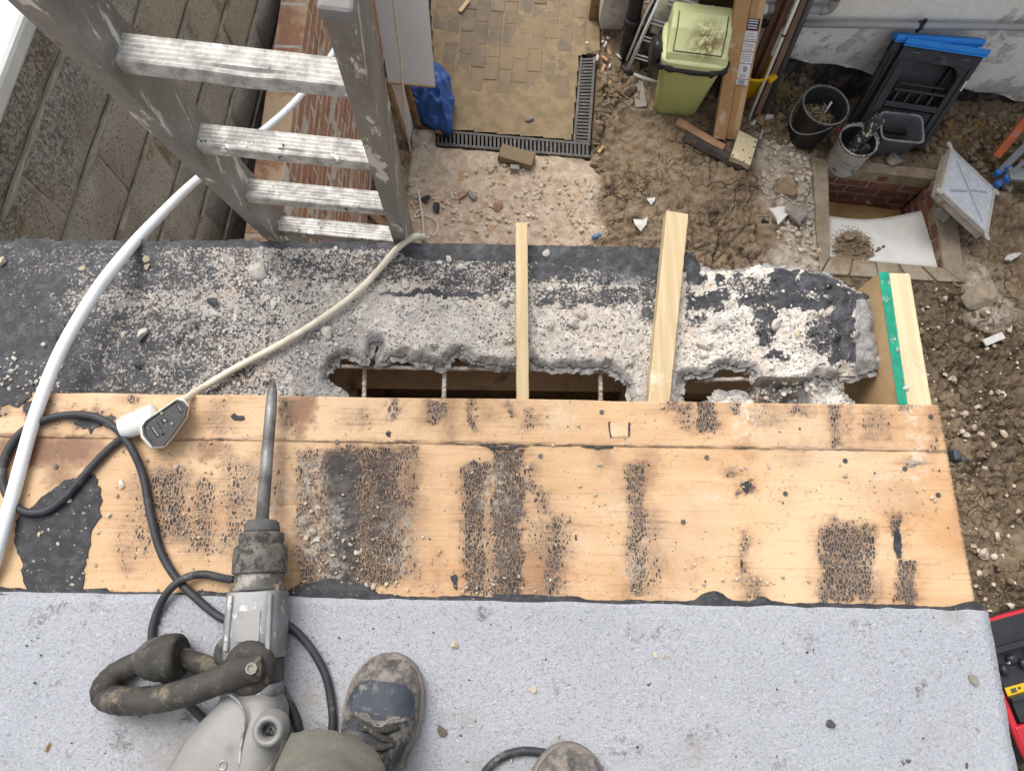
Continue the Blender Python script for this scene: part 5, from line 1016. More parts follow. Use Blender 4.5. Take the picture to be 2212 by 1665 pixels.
hc = np.array([-.02, -.385, 4.60]); m = MB(); m.lathe([(.02, -.13), (.055, -.115), (.075, -.06), (.082, 0), (.08, .05), (.06, .095), (.02, .115)], hc, (0, .18, 1), 24, sq=1.22); m.lathe([(.004, .0), (.014, -.03), (.01, -.035)], hc + np.array([0, .115, .01]), (0, .1, 1), 10); m.box(hc + np.array([.082, .0, -.01]), (.012, .03, .055)); m.box(hc + np.array([-.082, .0, -.01]), (.012, .03, .055)); obj('head', m, simple('skin', (.50, .30, .21), .6, .06), per, smooth=True)
m = MB(); m.lathe([(.087, .0), (.090, .05), (.07, .105), (.02, .128)], hc + np.array([0, -.005, .005]), (0, .05, 1), 24, sq=1.2); obj('knit_hat', m, simple('knit_hat', (.03, .03, .035), .95), per, smooth=True)

# ================================================================== YARD, left side of the passage
def quadslab(q, th, name, mat, parent=None, bev=.002):
    q = [np.array(p) for p in q]; n = np.cross(q[1] - q[0], q[3] - q[0]); n /= np.linalg.norm(n); m = MB(); m.hexa([p - n * th for p in q] + q); return obj(name, m, mat, parent, bev=bev)
GREYP = simple('grey_panel', (.36, .345, .335), .45, .05, 3, .08, 0, (.36, .33, .31), 3, .5, .8)
a, b, c, d = P(838, 177, .62), P(940, 186, .62), P(918, -80, .98), P(796, -80, .98)
gp = thing('leaning_panel', 'smooth grey panel leaning beside the brick wall above the blue bag', 'panel', (a + b) / 2)
quadslab([a, b, c, d], .018, 'board', GREYP, gp); TANE = simple('chipboard_edge', (.40, .29, .18), .8, .2, 60, .4)
quadslab([a + [0, -.002, -.017], b + [0, -.002, -.017], b + [0, -.004, -.001], a + [0, -.004, -.001]], .004, 'cut_edge', TANE, gp, 0)
o = quadslab([P(886, 307, .01), P(893, 276, .01), P(871, 178, .585), P(843, 174, .585)], .016, 'white_board', simple('white_laminate', (.70, .69, .67), .5, .05, 8, .1, 0, (.40, .33, .25), 18, .64, .74)); tag(o, 'white board standing on its edge under the grey panel', 'board'); rebase(o, P(889, 292, 0))
o = quadslab([P(880, 312, .012), P(886, 309, .012), P(843, 176, .58), P(835, 178, .58)], .03, 'timber_strip', simple('brown_strip', (.30, .20, .11), .8, .3, 14, .4)); tag(o, 'narrow brown timber strip against the left of the white board', 'timber'); rebase(o, P(883, 310, 0))
a, b = P(905, 272, .02), P(880, 190, .50); pts = [a + (b - a) * i / 14 + np.array([.004 * math.sin(i * 2.1), .004 * math.cos(i * 1.7), 0]) for i in range(15)]; m = MB(); m.tube(pts, [.018 + .005 * math.sin(i * 2.7) for i in range(15)], 7); o = obj('rusty_offcut', m, simple('rusty_bark', (.22, .115, .05), .95, .4, 30, .9, 0, (.05, .035, .025), 24), smooth=False); tag(o, 'splintered rusty brown offcut between white board and blue bag', 'offcut'); rebase(o, a)
o = obj('timber_prop', MB().bar(P(795, 455, .02), P(842, 500, .02), .05, .04), simple('brown_prop', (.26, .165, .085), .85, .3, 12, .4), bev=.003); tag(o, 'short brown timber on the ground behind the lowest ladder rungs', 'timber'); rebase(o, P(812, 472, 0))
# crumpled blue bag
bag_c = P(928, 232, .12); v, f = _ico(5); rs = np.random.RandomState(4)
pl = [P(*q, .10) for q in [(884, 196), (912, 196), (933, 186), (939, 138), (952, 146), (968, 165), (975, 195), (973, 235), (971, 284), (950, 274), (925, 264), (905, 250), (893, 228)]]; pc = np.mean(pl, axis=0); ang = np.array([math.atan2(p[1] - pc[1], p[0] - pc[0]) for p in pl]); rad = np.array([math.hypot(p[1] - pc[1], p[0] - pc[0]) for p in pl]); od = np.argsort(ang); th = np.arctan2(v[:, 1], v[:, 0])
R_b = np.interp(th, np.concatenate([ang[od] - 2 * math.pi, ang[od], ang[od] + 2 * math.pi]), np.tile(rad[od], 3)); rr = np.hypot(v[:, 0], v[:, 1]); bx_ = np.cos(th) * rr * R_b; by_2 = np.sin(th) * rr * R_b
bz = np.clip(v[:, 2], -.35, 1) * .20 * (1 - .25 * rr) 
r1 = np.abs(fbm(bx_ * 11 + 3, by_2 * 9 + v[:, 2], 3, 7) - .5) * 2; r2 = np.abs(fbm(bx_ * 23 + by_2 * 8, by_2 * 17 - v[:, 2], 2, 9) - .5) * 2; bz = bz + np.where(v[:, 2] > -.3, .10 * (.4 - r1) + .030 * (.4 - r2), 0)
bx_ = bx_ + .02 * (fbm(by_2 * 14, v[:, 2] * 3, 2, 5) - .5); o = obj('blue_bag', (np.stack([bx_ + pc[0], by_2 + pc[1], np.maximum(bz + .07, .005)], 1), f), simple('blue_polythene', (.022, .085, .29), .38, .15, 8, .1, 0, (.16, .18, .22), 20, .64, .78), smooth=True); tag(o, 'crumpled blue plastic bag beside the left end of the drain', 'bag'); rebase(o, pc)
# small bits on and around the drain and paving
def bit(name, label, cat, px, py, size, mat, z=0., seed=0, grp=None, rot=0., flat=(.4, .9), hi=True):
    c = P(px, py, z); gz = 0. if z else gh(c[0], c[1]); c = np.array([c[0], c[1], max(z, gz)]); o = obj(name, rocks(np.array([c]), [size], seed + int(px), hi, flat), mat); tag(o, label, cat, grp); rebase(o, c); return o
STONE_B = simple('brown_stone', (.27, .17, .09), .9, .25, 30, .5); STONE_K = simple('black_felt_scrap', (.028, .028, .032), .7, .2, 30, .4); STONE_W = simple('white_chip', (.60, .58, .54), .8, .1, 30, .4); STONE_R = simple('red_brick_bit', (.32, .19, .125), .9, .2, 30, .5); STONE_G = simple('grey_stone', (.26, .235, .20), .9, .2, 25, .6)
bit('felt_scrap', 'small black felt scrap left on the sandy ground below the slab corner', 'scrap', 920, 433, .045, STONE_K, flat=(.15, .25)); bit('felt_scrap', 'larger black felt scrap on the sandy rubble right of the loop of flex', 'scrap', 942, 450, .055, STONE_K, flat=(.15, .25))
bit('brick_fragment', 'flat red brick fragment in the pale rubble left of centre', 'brick', 996, 426, .055, STONE_R, flat=(.2, .3)); bit('grey_stone', 'dark grey stone lying right beside the red brick fragment', 'stone', 1022, 423, .05, STONE_G); bit('brick_fragment', 'small pinkish brick fragment in the rubble near the pine batten', 'brick', 1073, 446, .042, STONE_R, flat=(.2, .35))
bit('metal_scrap', 'small grey metal scrap lying on the paving by the drain', 'scrap', 1145, 258, .036, simple('scrap_steel', (.22, .20, .18), .5, .3, 30, .4, .4), z=.004, flat=(.3, .6)); bit('brown_stone', 'brown stone sitting on the drain by the blue bag', 'stone', 956, 290, .055, STONE_B, z=.004)
o = obj('loose_paver', MB().box(P(1116, 340, .035), (.235, .105, .065), rotz(-.30)), PAVM, bev=.006); tag(o, 'loose brick paver lying askew below the long drain', 'paver'); rebase(o, P(1116, 340, 0))
o = obj('brick_piece', MB().box(P(1112, 364, .025), (.06, .035, .04), rotz(-.1)), STONE_G, bev=.004); tag(o, 'small brick piece on the rubble just below the loose paver', 'brick'); rebase(o, P(1112, 364, 0))
o = obj('wood_chip', MB().bar(P(993, 26, .012), P(1012, 2, .012), .03, .012), simple('pale_wood_chip', (.46, .33, .19), .8, .2, 20), bev=.002); tag(o, 'thin wood splinter lying at the far left of the paving', 'splinter'); rebase(o, P(1000, 15, 0))
PIPEB = simple('blue_pipe_bit', (.09, .20, .33), .5, .1, 20); c = P(1288, 510, gh(*P(1288, 510, 0)[:2]) + .02); m = MB(); m.lathe([(.010, -.03), (.013, -.03), (.013, .03), (.010, .03), (.010, -.03)], c, (.9, .4, .25), 14, cap=False); o = obj('pipe_offcut', m, PIPEB, smooth=True); tag(o, 'short blue pipe offcut on the ground behind the parapet', 'pipe'); rebase(o, c)
for k, (px, py, dx, dy) in enumerate([(1305, 103, 8, -20), (1290, 132, 2, -20), (1305, 166, 6, -14), (1316, 148, 4, -14), (1300, 92, 8, -6), (1333, 118, 16, 16), (1312, 82, 6, 4), (1266, 92, 10, 6)]):
    a = P(px, py, .03); b = P(px + dx * .6, py + dy * .6, .035); o = obj('plastic_offcut', MB().tube([a, (a + b) / 2, b], .0085, 8), STONE_W, smooth=True); tag(o, '', 'offcut', 'white offcuts right of the drain'); OFF_ = globals().setdefault('OFF_', []); OFF_.append((py, o)); rebase(o, a)
WS = simple('wood_splinter', (.40, .25, .12), .8, .2, 20)
for k, (px, py, dx, dy) in enumerate([(1310, 100, 14, 34), (1296, 72, -3, 16), (1300, 122, 12, 10), (1306, 140, -6, 16), (1302, 156, -4, 10), (1292, 330, 12, -14), (1320, 176, -6, 8)]):
    c0 = P(px, py, 0); z0 = gh(c0[0], c0[1]) + .012; o = obj('splinter', MB().bar(P(px, py, z0), P(px + dx, py + dy, z0), .022, .012), WS, bev=.002); tag(o, '', 'splinter', 'splinters right of the drain'); SPL_ = globals().setdefault('SPL_', []); SPL_.append((py, o)); rebase(o, P(px, py, z0))

ORD = ['', 'second', 'third', 'fourth', 'fifth', 'sixth', 'seventh', 'eighth', 'ninth', 'tenth', 'eleventh', 'twelfth', 'thirteenth', 'fourteenth', 'fifteenth', 'sixteenth']
def rank(L, first, side, last, what):      # labels that tell alike things apart by their order
    L = sorted(L, key=lambda k: k[0])
    for i, (_, o) in enumerate(L): o['label'] = (first if i == 0 else last if i == len(L) - 1 else ORD[i] + ' from the ' + side) + ' of the ' + what
rank(OFF_, 'topmost', 'top', 'lowest', 'short white plastic offcuts beside the drain')
rank(SPL_, 'topmost', 'top', 'lowest', 'brown wood splinters in the soil beside the drain')

# ================================================================== YARD along the house wall
def wallpt(px, py): return PY(px, py, HY - .03)
# grey waste pipes
PVC = simple('grey_pvc', (.34, .335, .34), .4, .05, 8, .08, 0, (.26, .24, .22), 16, .62, .8)
pipe = thing('waste_pipe', 'long grey waste pipe running level along the rendered wall', 'pipe', (3.2, HY - .06, .42))
y0 = HY - .065
a, b = PY(1648, 51, y0), PY(2230, 60, y0); obj('pipe', MB().tube([a, (a + b) / 2, b, b + (b - a) * .4], .021, 16), PVC, pipe, smooth=True); obj('collar', MB().lathe([(.024, 0), (.027, 0), (.027, .02), (.024, .02)], a - (.004, 0, 0), (1, 0, 0), 18), BLKP, pipe, smooth=True)
c = PY(1988, 55, y0); m = MB(); m.lathe([(.0225, -.012), (.027, -.012), (.027, .012), (.0225, .012), (.0225, -.012)], c, (1, 0, 0), 18, cap=False); m.box(c + np.array([0, -.012, .035]), (.022, .02, .05)); m.box(c + np.array([0, -.01, -.03]), (.018, .02, .03)); obj('clip', m, BLKP, pipe, bev=.002)
pe = thing('waste_pipe', 'upper grey waste pipe with an elbow turning up the wall', 'pipe', PY(1720, 20, y0))
a, b = PY(1645, 20, y0), PY(1780, 22, y0); obj('pipe', MB().tube([a, b], .027, 16), PVC, pe, smooth=True); obj('pipe', MB().tube([b + (.035, 0, .05), b + (.035, 0, 1.5)], .027, 16), PVC, pe, smooth=True)
obj('elbow', MB().tube(smoothpath([b - (.02, 0, 0), b, b + (.022, 0, .008), b + (.034, 0, .028), b + (.035, 0, .055), b + (.035, 0, .08)], 5), .0315, 16), simple('elbow_pvc', (.30, .295, .29), .45, .06, 8), pe, smooth=True); obj('socket', MB().lathe([(.028, 0), (.033, 0), (.033, .03), (.028, .03)], a, (1, 0, 0), 18), simple('white_collar', (.66, .66, .66), .5), pe, smooth=True)
# black downpipe behind the airer
a = P(1352, 120, .03); b = PY(1377, -10, 3.75); m = MB(); m.tube([a, b, b + (b - a) * 1.5], .048, 18); m.lathe([(.050, 0), (.057, 0), (.057, .05), (.050, .05)], a + (b - a) * .55, b - a, 18); o = obj('black_drainpipe', m, BLKP, smooth=True); tag(o, 'fat black drainpipe leaning right of the white pier', 'pipe'); rebase(o, a)
DKB = simple('dark_panel', (.035, .036, .04), .5, .2, 10); o = quadslab([P(1500, 110, .05), P(1585, 110, .05), P(1600, -20, .75), P(1512, -20, .75)], .02, 'dark_panel', simple('brown_card', (.115, .07, .035), .85, .15, 8)); tag(o, 'dark brown panel leaning on the wall behind the green bin', 'panel'); rebase(o, P(1540, 110, 0))
o = quadslab([P(1440, 60, .05), P(1496, 60, .05), P(1500, -30, .62), P(1448, -30, .62)], .02, 'dark_panel', DKB); tag(o, 'black board standing behind the wires of the clothes airer', 'board'); rebase(o, P(1466, 60, 0))
o = obj('timber_post', MB().bar(P(1508, 30, .3), P(1524, -60, .9), .05, .05), WOODB, bev=.003); tag(o, 'brown timber upright just visible behind the top of the bin', 'timber'); rebase(o, P(1508, 30, .3))
m = MB(); bt_ = rocks(np.array([P(1395, 65, .05), P(1410, 95, .05), P(1390, 40, .05)]), [.13, .11, .10], 6, True, (.6, .9)); o = obj('rubble_heap', bt_, simple('brown_rubble', (.18, .135, .085), .95, .3, 10, .6), kind='stuff')
# clothes airer
air = thing('clothes_airer', 'white wire clothes airer standing between black pipe and green bin', 'clothes airer', P(1358, 155, .02))
AIRM = simple('white_coated_wire', (.80, .81, .83), .4, .05, 10, .05); 
def AQ(u, v): bl, br, tl, tr = P(1357, 148, .05), P(1462, 178, .05), P(1433, -20, .66), P(1540, 14, .66); return (bl * (1 - u) + br * u) * (1 - v) + (tl * (1 - u) + tr * u) * v
obj('rail', MB().tube([AQ(0, 0), AQ(0, 1)], .012, 10), AIRM, air, smooth=True); obj('rail', MB().tube([AQ(-.06, .05) + (0, .03, 0), AQ(-.07, .6) + (0, .05, 0), AQ(-.03, 1) + (0, .05, 0)], .008, 10), AIRM, air, smooth=True); obj('rail', MB().tube([AQ(1, 0), AQ(1, 1)], .009, 10), AIRM, air, smooth=True)
for v in (.16, .205, .40, .445, .62, .665, .88, .925, .97): obj('wire', MB().tube([AQ(0, v), AQ(1, v)], .0055, 7), AIRM, air, smooth=True)
a, b = P(1352, 156, .03), P(1432, 183, .03); obj('foot_tube', MB().tube([a, a * .85 + b * .15, b], .013, 10), AIRM, air, smooth=True); obj('corner_cap', MB().tube([a + np.array([-.02, .04, .02]), a, a * .8 + b * .2], .0165, 10), BLKP, air, smooth=True)
o = quadslab([P(1374, 232, .012), P(1398, 229, .012), P(1386, 160, .03), P(1362, 164, .03)], .03, 'timber_offcut', simple('grey_timber', (.33, .30, .26), .85, .2, 12, .4)); tag(o, 'grey weathered timber offcut lying beside the green bin', 'timber'); rebase(o, P(1386, 200, 0))
# green swing bin
bn_ = thing('swing_bin', 'pale green swing bin with soiled lid and black bag collar', 'bin', P(1452, 240, 0) + np.array([0, .12, 0]))
g = G('green_bin'); BINM = g.fin(g.mix(g.ss(g.noise(4, 5), .3, .7), (.44, .47, .175), (.50, .53, .21)), .45, g.noise(90, 3), .08, .001)
g = G('green_lid'); n = g.noise(26, 7, .75); geo = g.co(); dist = g.t.nodes.new('ShaderNodeVectorMath'); dist.operation = 'DISTANCE'; g.lk(geo, dist.inputs[0]); lc_ = P(1530, 88, .64) - np.array(bn_.location); dist.inputs[1].default_value = tuple(lc_)
soil = g.math('MULTIPLY', g.ss(dist.outputs['Value'], .17, .03), g.ss(n, .40, .54)); c = g.mix(g.ss(g.noise(4, 5), .3, .7), (.60, .64, .31), (.66, .69, .37)); c = g.mix(soil, c, (.22, .15, .06)); c = g.mix(g.ss(g.noise(46, 7, .8), .635, .70), c, (.20, .19, .08)); LIDM = g.fin(c, .5, n, .15, .001)
f0, f1 = P(1412, 247, .0), P(1500, 258, .0); fu = (f1 - f0); W0 = np.linalg.norm(fu); fu /= W0; fv = np.array([-fu[1], fu[0], 0]); fmid = (f0 + f1) / 2
def rr_ring(w, d, z, cy, r=.18, n=32, lean=0.):
    out = []
    for k in range(n):
        a = 2 * math.pi * k / n + math.pi / n; ca, sa = math.cos(a), math.sin(a); e = .32; out.append(fmid + fu * (w / 2 * math.copysign(abs(ca) ** e, ca)) + fv * (cy + d / 2 * math.copysign(abs(sa) ** e, sa)) + np.array([0, 0, z]))
    return out
obj('body', MB().loft([rr_ring(.27, .20, .0, .115), rr_ring(.285, .215, .012, .115), rr_ring(.345, .270, .30, .125), rr_ring(.385, .300, .475, .13)]), BINM, bn_, smooth=True, bev=.003)
obj('lid_rim', MB().loft([rr_ring(.405, .32, .480, .13), rr_ring(.420, .335, .487, .13), rr_ring(.420, .335, .522, .13), rr_ring(.395, .31, .535, .13), rr_ring(.37, .29, .538, .13)]), LIDM, bn_, smooth=True, bev=.002)
def LQ(u, v, z): return fmid + fu * u + fv * v + np.array([0, 0, z])
prof = [(-.02, .535), (-.005, .575), (.10, .665), (.20, .695), (.285, .68), (.295, .535)]
hd = MB(); rings = []
for u, k in ((-.185, .90), (-.178, .97), (-.165, 1.), (.165, 1.), (.178, .97), (.185, .90)): rings.append([LQ(u, .13 + (v - .13) * (.97 if k < 1 else 1), .535 + (z - .535) * k) for v, z in prof])
obj('lid_hood', hd.loft(rings), LIDM, bn_, smooth=False, bev=.010, seg=3)
fl = MB(); fl.loft([[LQ(u, v, z + .004) for v, z in ((.004, .583), (.10, .667), (.195, .697))] + [LQ(u, v, z - .004) for v, z in ((.195, .697), (.10, .667), (.004, .583))] for u in (-.145, .145)]); obj('swing_flap', fl, LIDM, bn_, bev=.003)
gr_ = MB()
for (u0, v0, z0), (u1, v1, z1) in [((-.149, .004, .585), (-.149, .10, .669)), ((-.149, .10, .669), (-.149, .195, .699)), ((.149, .004, .585), (.149, .10, .669)), ((.149, .10, .669), (.149, .195, .699)), ((-.149, .002, .583), (.149, .002, .583))]: gr_.bar(LQ(u0, v0, z0), LQ(u1, v1, z1), .004, .004)
obj('flap_gap', gr_, simple('gap_dark', (.06, .06, .03), .8), bn_)  # thin dark bars drawn along the flap edges
cb = []; ncb = 60
for k in range(ncb + 1):
    a = 2 * math.pi * k / ncb; ca, sa = math.cos(a), math.sin(a); e = .34; cb.append(fmid + fu * (.207 * math.copysign(abs(ca) ** e, ca)) + fv * (.13 + .163 * math.copysign(abs(sa) ** e, sa)) + np.array([0, 0, .462 + .010 * math.sin(5 * a) - .015 * math.sin(a) + .012 * ca]))
obj('bag_collar', MB().tube(cb, [.022 + .006 * math.sin(k * 1.1) + .005 * math.sin(k * 2.7) for k in range(ncb + 1)], 9, cap=False), simple('black_bin_bag', (.016, .016, .017), .35, .2, 20, .3), bn_, smooth=True)
c = LQ(-.235, .10, .46); bv_, bf_ = _ico(3); dv_ = bv_ * (1 + .5 * (fbm(bv_[:, 0] * 3 + 9, bv_[:, 1] * 3 + bv_[:, 2], 3, 3) - .5)[:, None]) * np.array([.045, .10, .10]); obj('bag_fold', (dv_ + c, bf_), bpy.data.materials['black_bin_bag'], bn_, smooth=True)
# bundle of new timber with its printed label
bun = thing('timber_bundle', 'bundle of planed timber boards with a printed label leaning on the wall', 'timber', P(1562, 285, 0))
TIMA = pinemat('planed_brown', (.38, .205, .085), (.48, .28, .125)); TIMB = pinemat('planed_light', (.50, .315, .155), (.57, .385, .20)); TIMC = pinemat('planed_dark', (.285, .16, .08), (.37, .215, .11))
b0, b1 = P(1540, 287, .01), P(1592, 297, .01); t0, t1 = PY(1588, -10, HY - .14), PY(1655, -6, HY - .14); bl, br, tl, tr = b0, b1, t0, t1
tl = bl + (tl - bl) * 1.5; tr = br + (tr - br) * 1.5; Q = (bl, br, tl, tr)
for u0, u1, w0, w1, mt in [(0, .245, 0, .05, TIMB), (.25, .52, -.006, .046, TIMC), (.525, .76, .002, .05, TIMA), (.765, 1.0, -.004, .044, TIMB), (.02, .5, .052, .075, TIMA)]:
    m = MB(); m.qbox(Q, u0, u1, 0, 1, w0, w1)
    obj('board', m, mt, bun, bev=.002)
LABW = simple('label_white', (.66, .65, .66), .5, .03, 6, .05); LABK = simple('label_black', (.03, .03, .032), .5); LABR = simple('label_red', (.30, .05, .07), .5); LABG = simple('label_grey_print', (.30, .30, .31), .5)
lab = MB(); v0, v1 = .278, .585
def lv(t): return v0 + (v1 - v0) * t
def lq(m, u0, u1, ta, tb, w): m.qbox(Q, u0, u1, lv(ta), lv(tb), .0515, w)
lq(lab, .50, .93, 0, .84, .0525); L_ = obj('printed_label', lab, LABW, bun)
m = MB(); lq(m, .50, .93, .84, 1.0, .0526); obj('label_head', m, LABK, L_)
for a in (.0, .10, .34, .52, .67, .828): m = MB(); lq(m, .50, .93, a, a + .012, .0528); obj('label_rule', m, LABR, L_)
for a in (.865, .90, .94, .972): m = MB(); lq(m, .55, .87, a, a + .014, .0530); obj('white_print', m, LABW, L_)
for u0, u1, a in [(.62, .80, .78), (.58, .86, .745), (.57, .88, .70), (.56, .86, .625), (.56, .88, .595), (.60, .84, .55), (.56, .87, .475), (.58, .86, .445), (.57, .87, .415), (.6, .84, .385), (.60, .82, .17), (.58, .84, .14)]: m = MB(); lq(m, u0, u1, a, a + .013, .0529); obj('print_line', m, LABG, L_)
m = MB(); [lq(m, .60 + .03 * i, .615 + .03 * i, .022, .09, .0529) for i in range(8)]; obj('barcode', m, LABK, L_)
m = MB(); cc_ = [(Q[0] * (1 - .72) + Q[1] * .72) * (1 - lv(.26)) + (Q[2] * (1 - .72) + Q[3] * .72) * lv(.26)][0]; nn = np.cross(br - bl, tl - bl); nn /= np.linalg.norm(nn); m.lathe([(.014, .0527), (.019, .0527), (.019, .0531), (.014, .0531)], cc_, nn, 18); obj('tree_mark', m, LABG, L_)
# yellow bucket behind the bundle
yb = thing('yellow_bucket', 'yellow plastic bucket half hidden behind the timber bundle', 'bucket', P(1600, 215, .02) + np.array([.0, .05, 0]))
YEL = simple('yellow_plastic', (.62, .38, .008), .4, .06, 6, .08, 0, (.40, .26, .06), 14, .64, .8); c = np.array(yb.location); 
obj('tub', MB().lathe([(.095, 0), (.10, .004), (.135, .25), (.143, .255), (.143, .275), (.134, .275), (.130, .25), (.095, .01)], c, (.03, .05, 1), 32), YEL, yb, smooth=True); obj('lug', MB().box(c + np.array([.12, -.10, .262]), (.06, .03, .03), rotz(.7)), YEL, yb, bev=.006)
# leaning trims and pipes
lean_y = HY - .06
def lean(name, label, cat, p0, p1, w, h, mat, rnd_=False, ext_=1.6, z0=.02, off=0.):
    a = P(*p0, z0); b = PY(*p1, lean_y - off); b = a + (b - a) * ext_
    m = MB(); m.tube([a, b], w, 12) if rnd_ else m.bar(a, b, w, h, (0, -1, .3)); o = obj(name, m, mat, smooth=rnd_, bev=0 if rnd_ else .004); tag(o, label, cat); rebase(o, a); return o
BRN = simple('brown_upvc', (.115, .052, .030), .35, .15, 5, .06, 0, (.20, .13, .09), 12, .62, .8); BRN2 = simple('dull_brown_trim', (.16, .095, .062), .5, .2, 6, .1); DGR = simple('dark_grey_pipe', (.075, .073, .075), .5, .15, 6, .1, 0, (.16, .15, .14), 14, .6, .8); CRP = simple('cream_pipe', (.72, .70, .60), .4, .05, 6, .05, 0, (.35, .30, .22), 20, .66, .76)
lean('brown_trim', 'red brown plastic trim leaning leftmost of the poles by the wall', 'trim', (1596, 222), (1690, 0), .052, .030, BRN)
lean('brown_trim', 'glossy brown trim leaning just left of the cream pipe', 'trim', (1608, 232), (1706, 0), .040, .034, BRN, off=.03)
lean('cream_pipe', 'thin cream plastic pipe leaning against the house wall', 'pipe', (1617, 258), (1724, 0), .0115, .02, CRP, True, off=.06)
a = P(1617, 258, .02); b = PY(1724, 0, lean_y - .06); b = a + (b - a) * 1.6; c = a + (b - a) * .45
o = obj('pipe_joint', MB().tube([c, c + (b - a) * .012], .0125, 12), DGR, smooth=True); tag(o, 'narrow dark band around the cream leaning pipe', 'pipe joint'); rebase(o, c)
lean('brown_trim', 'dull brown wooden trim leaning just right of the cream pipe', 'trim', (1634, 248), (1736, 0), .040, .03, BRN2, off=.02)
lean('grey_pipe', 'dark grey pipe leaning rightmost of the poles by the wall', 'pipe', (1650, 240), (1752, 0), .0185, .03, DGR, True, off=.03)
# offcuts on the mud
o = obj('timber_offcut', MB().bar(P(1462, 263, .05), P(1562, 322, .035), .055, .03, (0, 0, 1)), simple('pinkish_batten', (.40, .235, .13), .75, .15, 12, .3), bev=.003); tag(o, 'slim reddish batten lying behind the black plank on the mud', 'timber'); rebase(o, P(1500, 285, 0))
o = obj('timber_offcut', MB().bar(P(1478, 292, .04), P(1606, 358, .035), .07, .045, (0, .5, 1)), simple('black_plank', (.065, .055, .048), .6, .25, 12, .3, 0, (.2, .15, .1), 14, .56, .7), bev=.004); tag(o, 'dark stained plank lying on the mud under the pale block', 'timber'); rebase(o, P(1540, 325, 0))
blk = thing('timber_block', 'square pale plywood block with screws on the end of the dark plank', 'block', P(1606, 325, .05))
bq = [P(1579, 338, .10), P(1621, 357, .10), P(1637, 302, .10), P(1597, 281, .10)]; quadslab(bq, .05, 'block', PINE2, blk, .002)
for px, py in ((1583, 336), (1607, 349), (1620, 341), (1606, 325), (1629, 318), (1631, 307)): obj('screw', MB().lathe([(.006, 0), (.006, .002)], P(px, py, .100), n=8), BLKP, blk)
o = obj('metal_bracket', MB().box(P(1641, 297, .06), (.015, .075, .07), rotz(-.35)), simple('bright_steel', (.42, .43, .44), .35, .1, 20, .1, .7), bev=.001); tag(o, 'thin steel strip upright behind the pale plywood block', 'bracket'); rebase(o, P(1641, 297, 0))
bit('brown_stone', 'rounded brown stone at the foot of the leaning poles', 'stone', 1640, 262, .07, STONE_B, seed=5); bit('white_chip', 'white chip right of the brown stone by the leaning poles', 'chip', 1658, 256, .045, STONE_W, flat=(.3, .5)); bit('white_chip', 'small white chip below the cream pipe end', 'chip', 1625, 270, .028, STONE_W)
# buckets
bk = P(1783, 222, .345); bk = np.array([bk[0], bk[1], gh(bk[0], bk[1]) + .01]); bb = thing('black_bucket', 'black builders bucket holding straw and rubbish', 'bucket', bk)
BBK = simple('bucket_black', (.022, .023, .026), .42, .3, 14, .1, 0, (.22, .21, .20), 16, .60, .74); tilt = (.03, -.02, 1)
obj('tub', MB().lathe([(.105, 0), (.112, .004), (.140, .30), (.150, .302), (.152, .318), (.146, .322), (.141, .31), (.130, .20), (.125, .17), (.001, .17)], bk, tilt, 40, cap=False), BBK, bb, smooth=True)
rim = MB(); rim.lathe([(.143, .318), (.1525, .318), (.1525, .325), (.143, .325), (.143, .318)], bk, tilt, 40, cap=False); obj('rim', rim, simple('crusty_rim', (.20, .195, .185), .8, .4, 40, .5, 0, (.04, .04, .04), 40, .45, .6), bb, smooth=True)
hn = [bk + np.array([.150 * math.cos(a_), .150 * math.sin(a_) , .30 - .10 * abs(math.sin((a_ - 2.2) / 1.0)) * 0]) for a_ in np.linspace(2.2, 5.0, 16)]; hn = [p + np.array([-.02 * math.sin(i / 15 * math.pi), -.01, -.13 * math.sin(i / 15 * math.pi)]) for i, p in enumerate(hn)]; obj('handle', MB().tube(hn, .0045, 8), simple('wire_handle', (.20, .21, .22), .4, .1, 20, .1, .7), bb, smooth=True)
rs = np.random.RandomState(11); m = MB()
for i in range(150):
    a_ = rs.rand() * 6.28; r_ = .095 * rs.rand() ** .5; p = bk + np.array([r_ * math.cos(a_), r_ * math.sin(a_), .178 + .05 * rs.rand()]); d_ = rs.normal(size=3) * np.array([1, 1, .45]); d_ /= np.linalg.norm(d_); L0 = rs.uniform(.02, .055); q0, q1 = p - d_ * L0 / 2, p + d_ * L0 / 2
    if np.hypot(*(q1[:2] - bk[:2])) < .128 and np.hypot(*(q0[:2] - bk[:2])) < .128: m.tube([q0, q1], .0022, 5)
o = obj('straw_litter', m, simple('straw', (.30, .22, .11), .8, .35, 30, .3), kind='stuff'); 
obj('contents', rocks(np.array([bk + np.array([.05 * math.cos(i * 1.3), .06 * math.sin(i * 1.3) * (1 + .3 * (i % 2)), .163]) for i in range(9)]), [.03] * 9, 3, True), STONE_G, bb)
o = obj('paper_stick', MB().tube([bk + np.array([.055, .02, .20]), bk + np.array([.085, .07, .26])], .007, 8), STONE_W, smooth=True); tag(o, 'white stick poking out of the black bucket', 'stick'); rebase(o, bk + np.array([.055, .02, .13]))
m = MB(); m.lathe([(.018, 0), (.026, 0), (.026, .008), (.018, .008), (.018, 0)], bk + np.array([-.055, -.065, .20]), (.2, -.2, 1), 20, cap=False); o = obj('white_ring', m, STONE_W, smooth=True); tag(o, 'small white plastic ring inside the black bucket', 'ring'); rebase(o, bk + np.array([-.055, -.065, .125]))
o = obj('red_ball', MB().lathe([(.001, -.012), (.010, -.007), (.012, 0), (.010, .007), (.001, .012)], bk + np.array([.125, -.115, .22]), n=14), simple('red_plastic', (.60, .03, .06), .4), smooth=True); tag(o, 'tiny red ball stuck to the side of the black bucket', 'ball'); rebase(o, bk + np.array([.125, -.115, .22]))
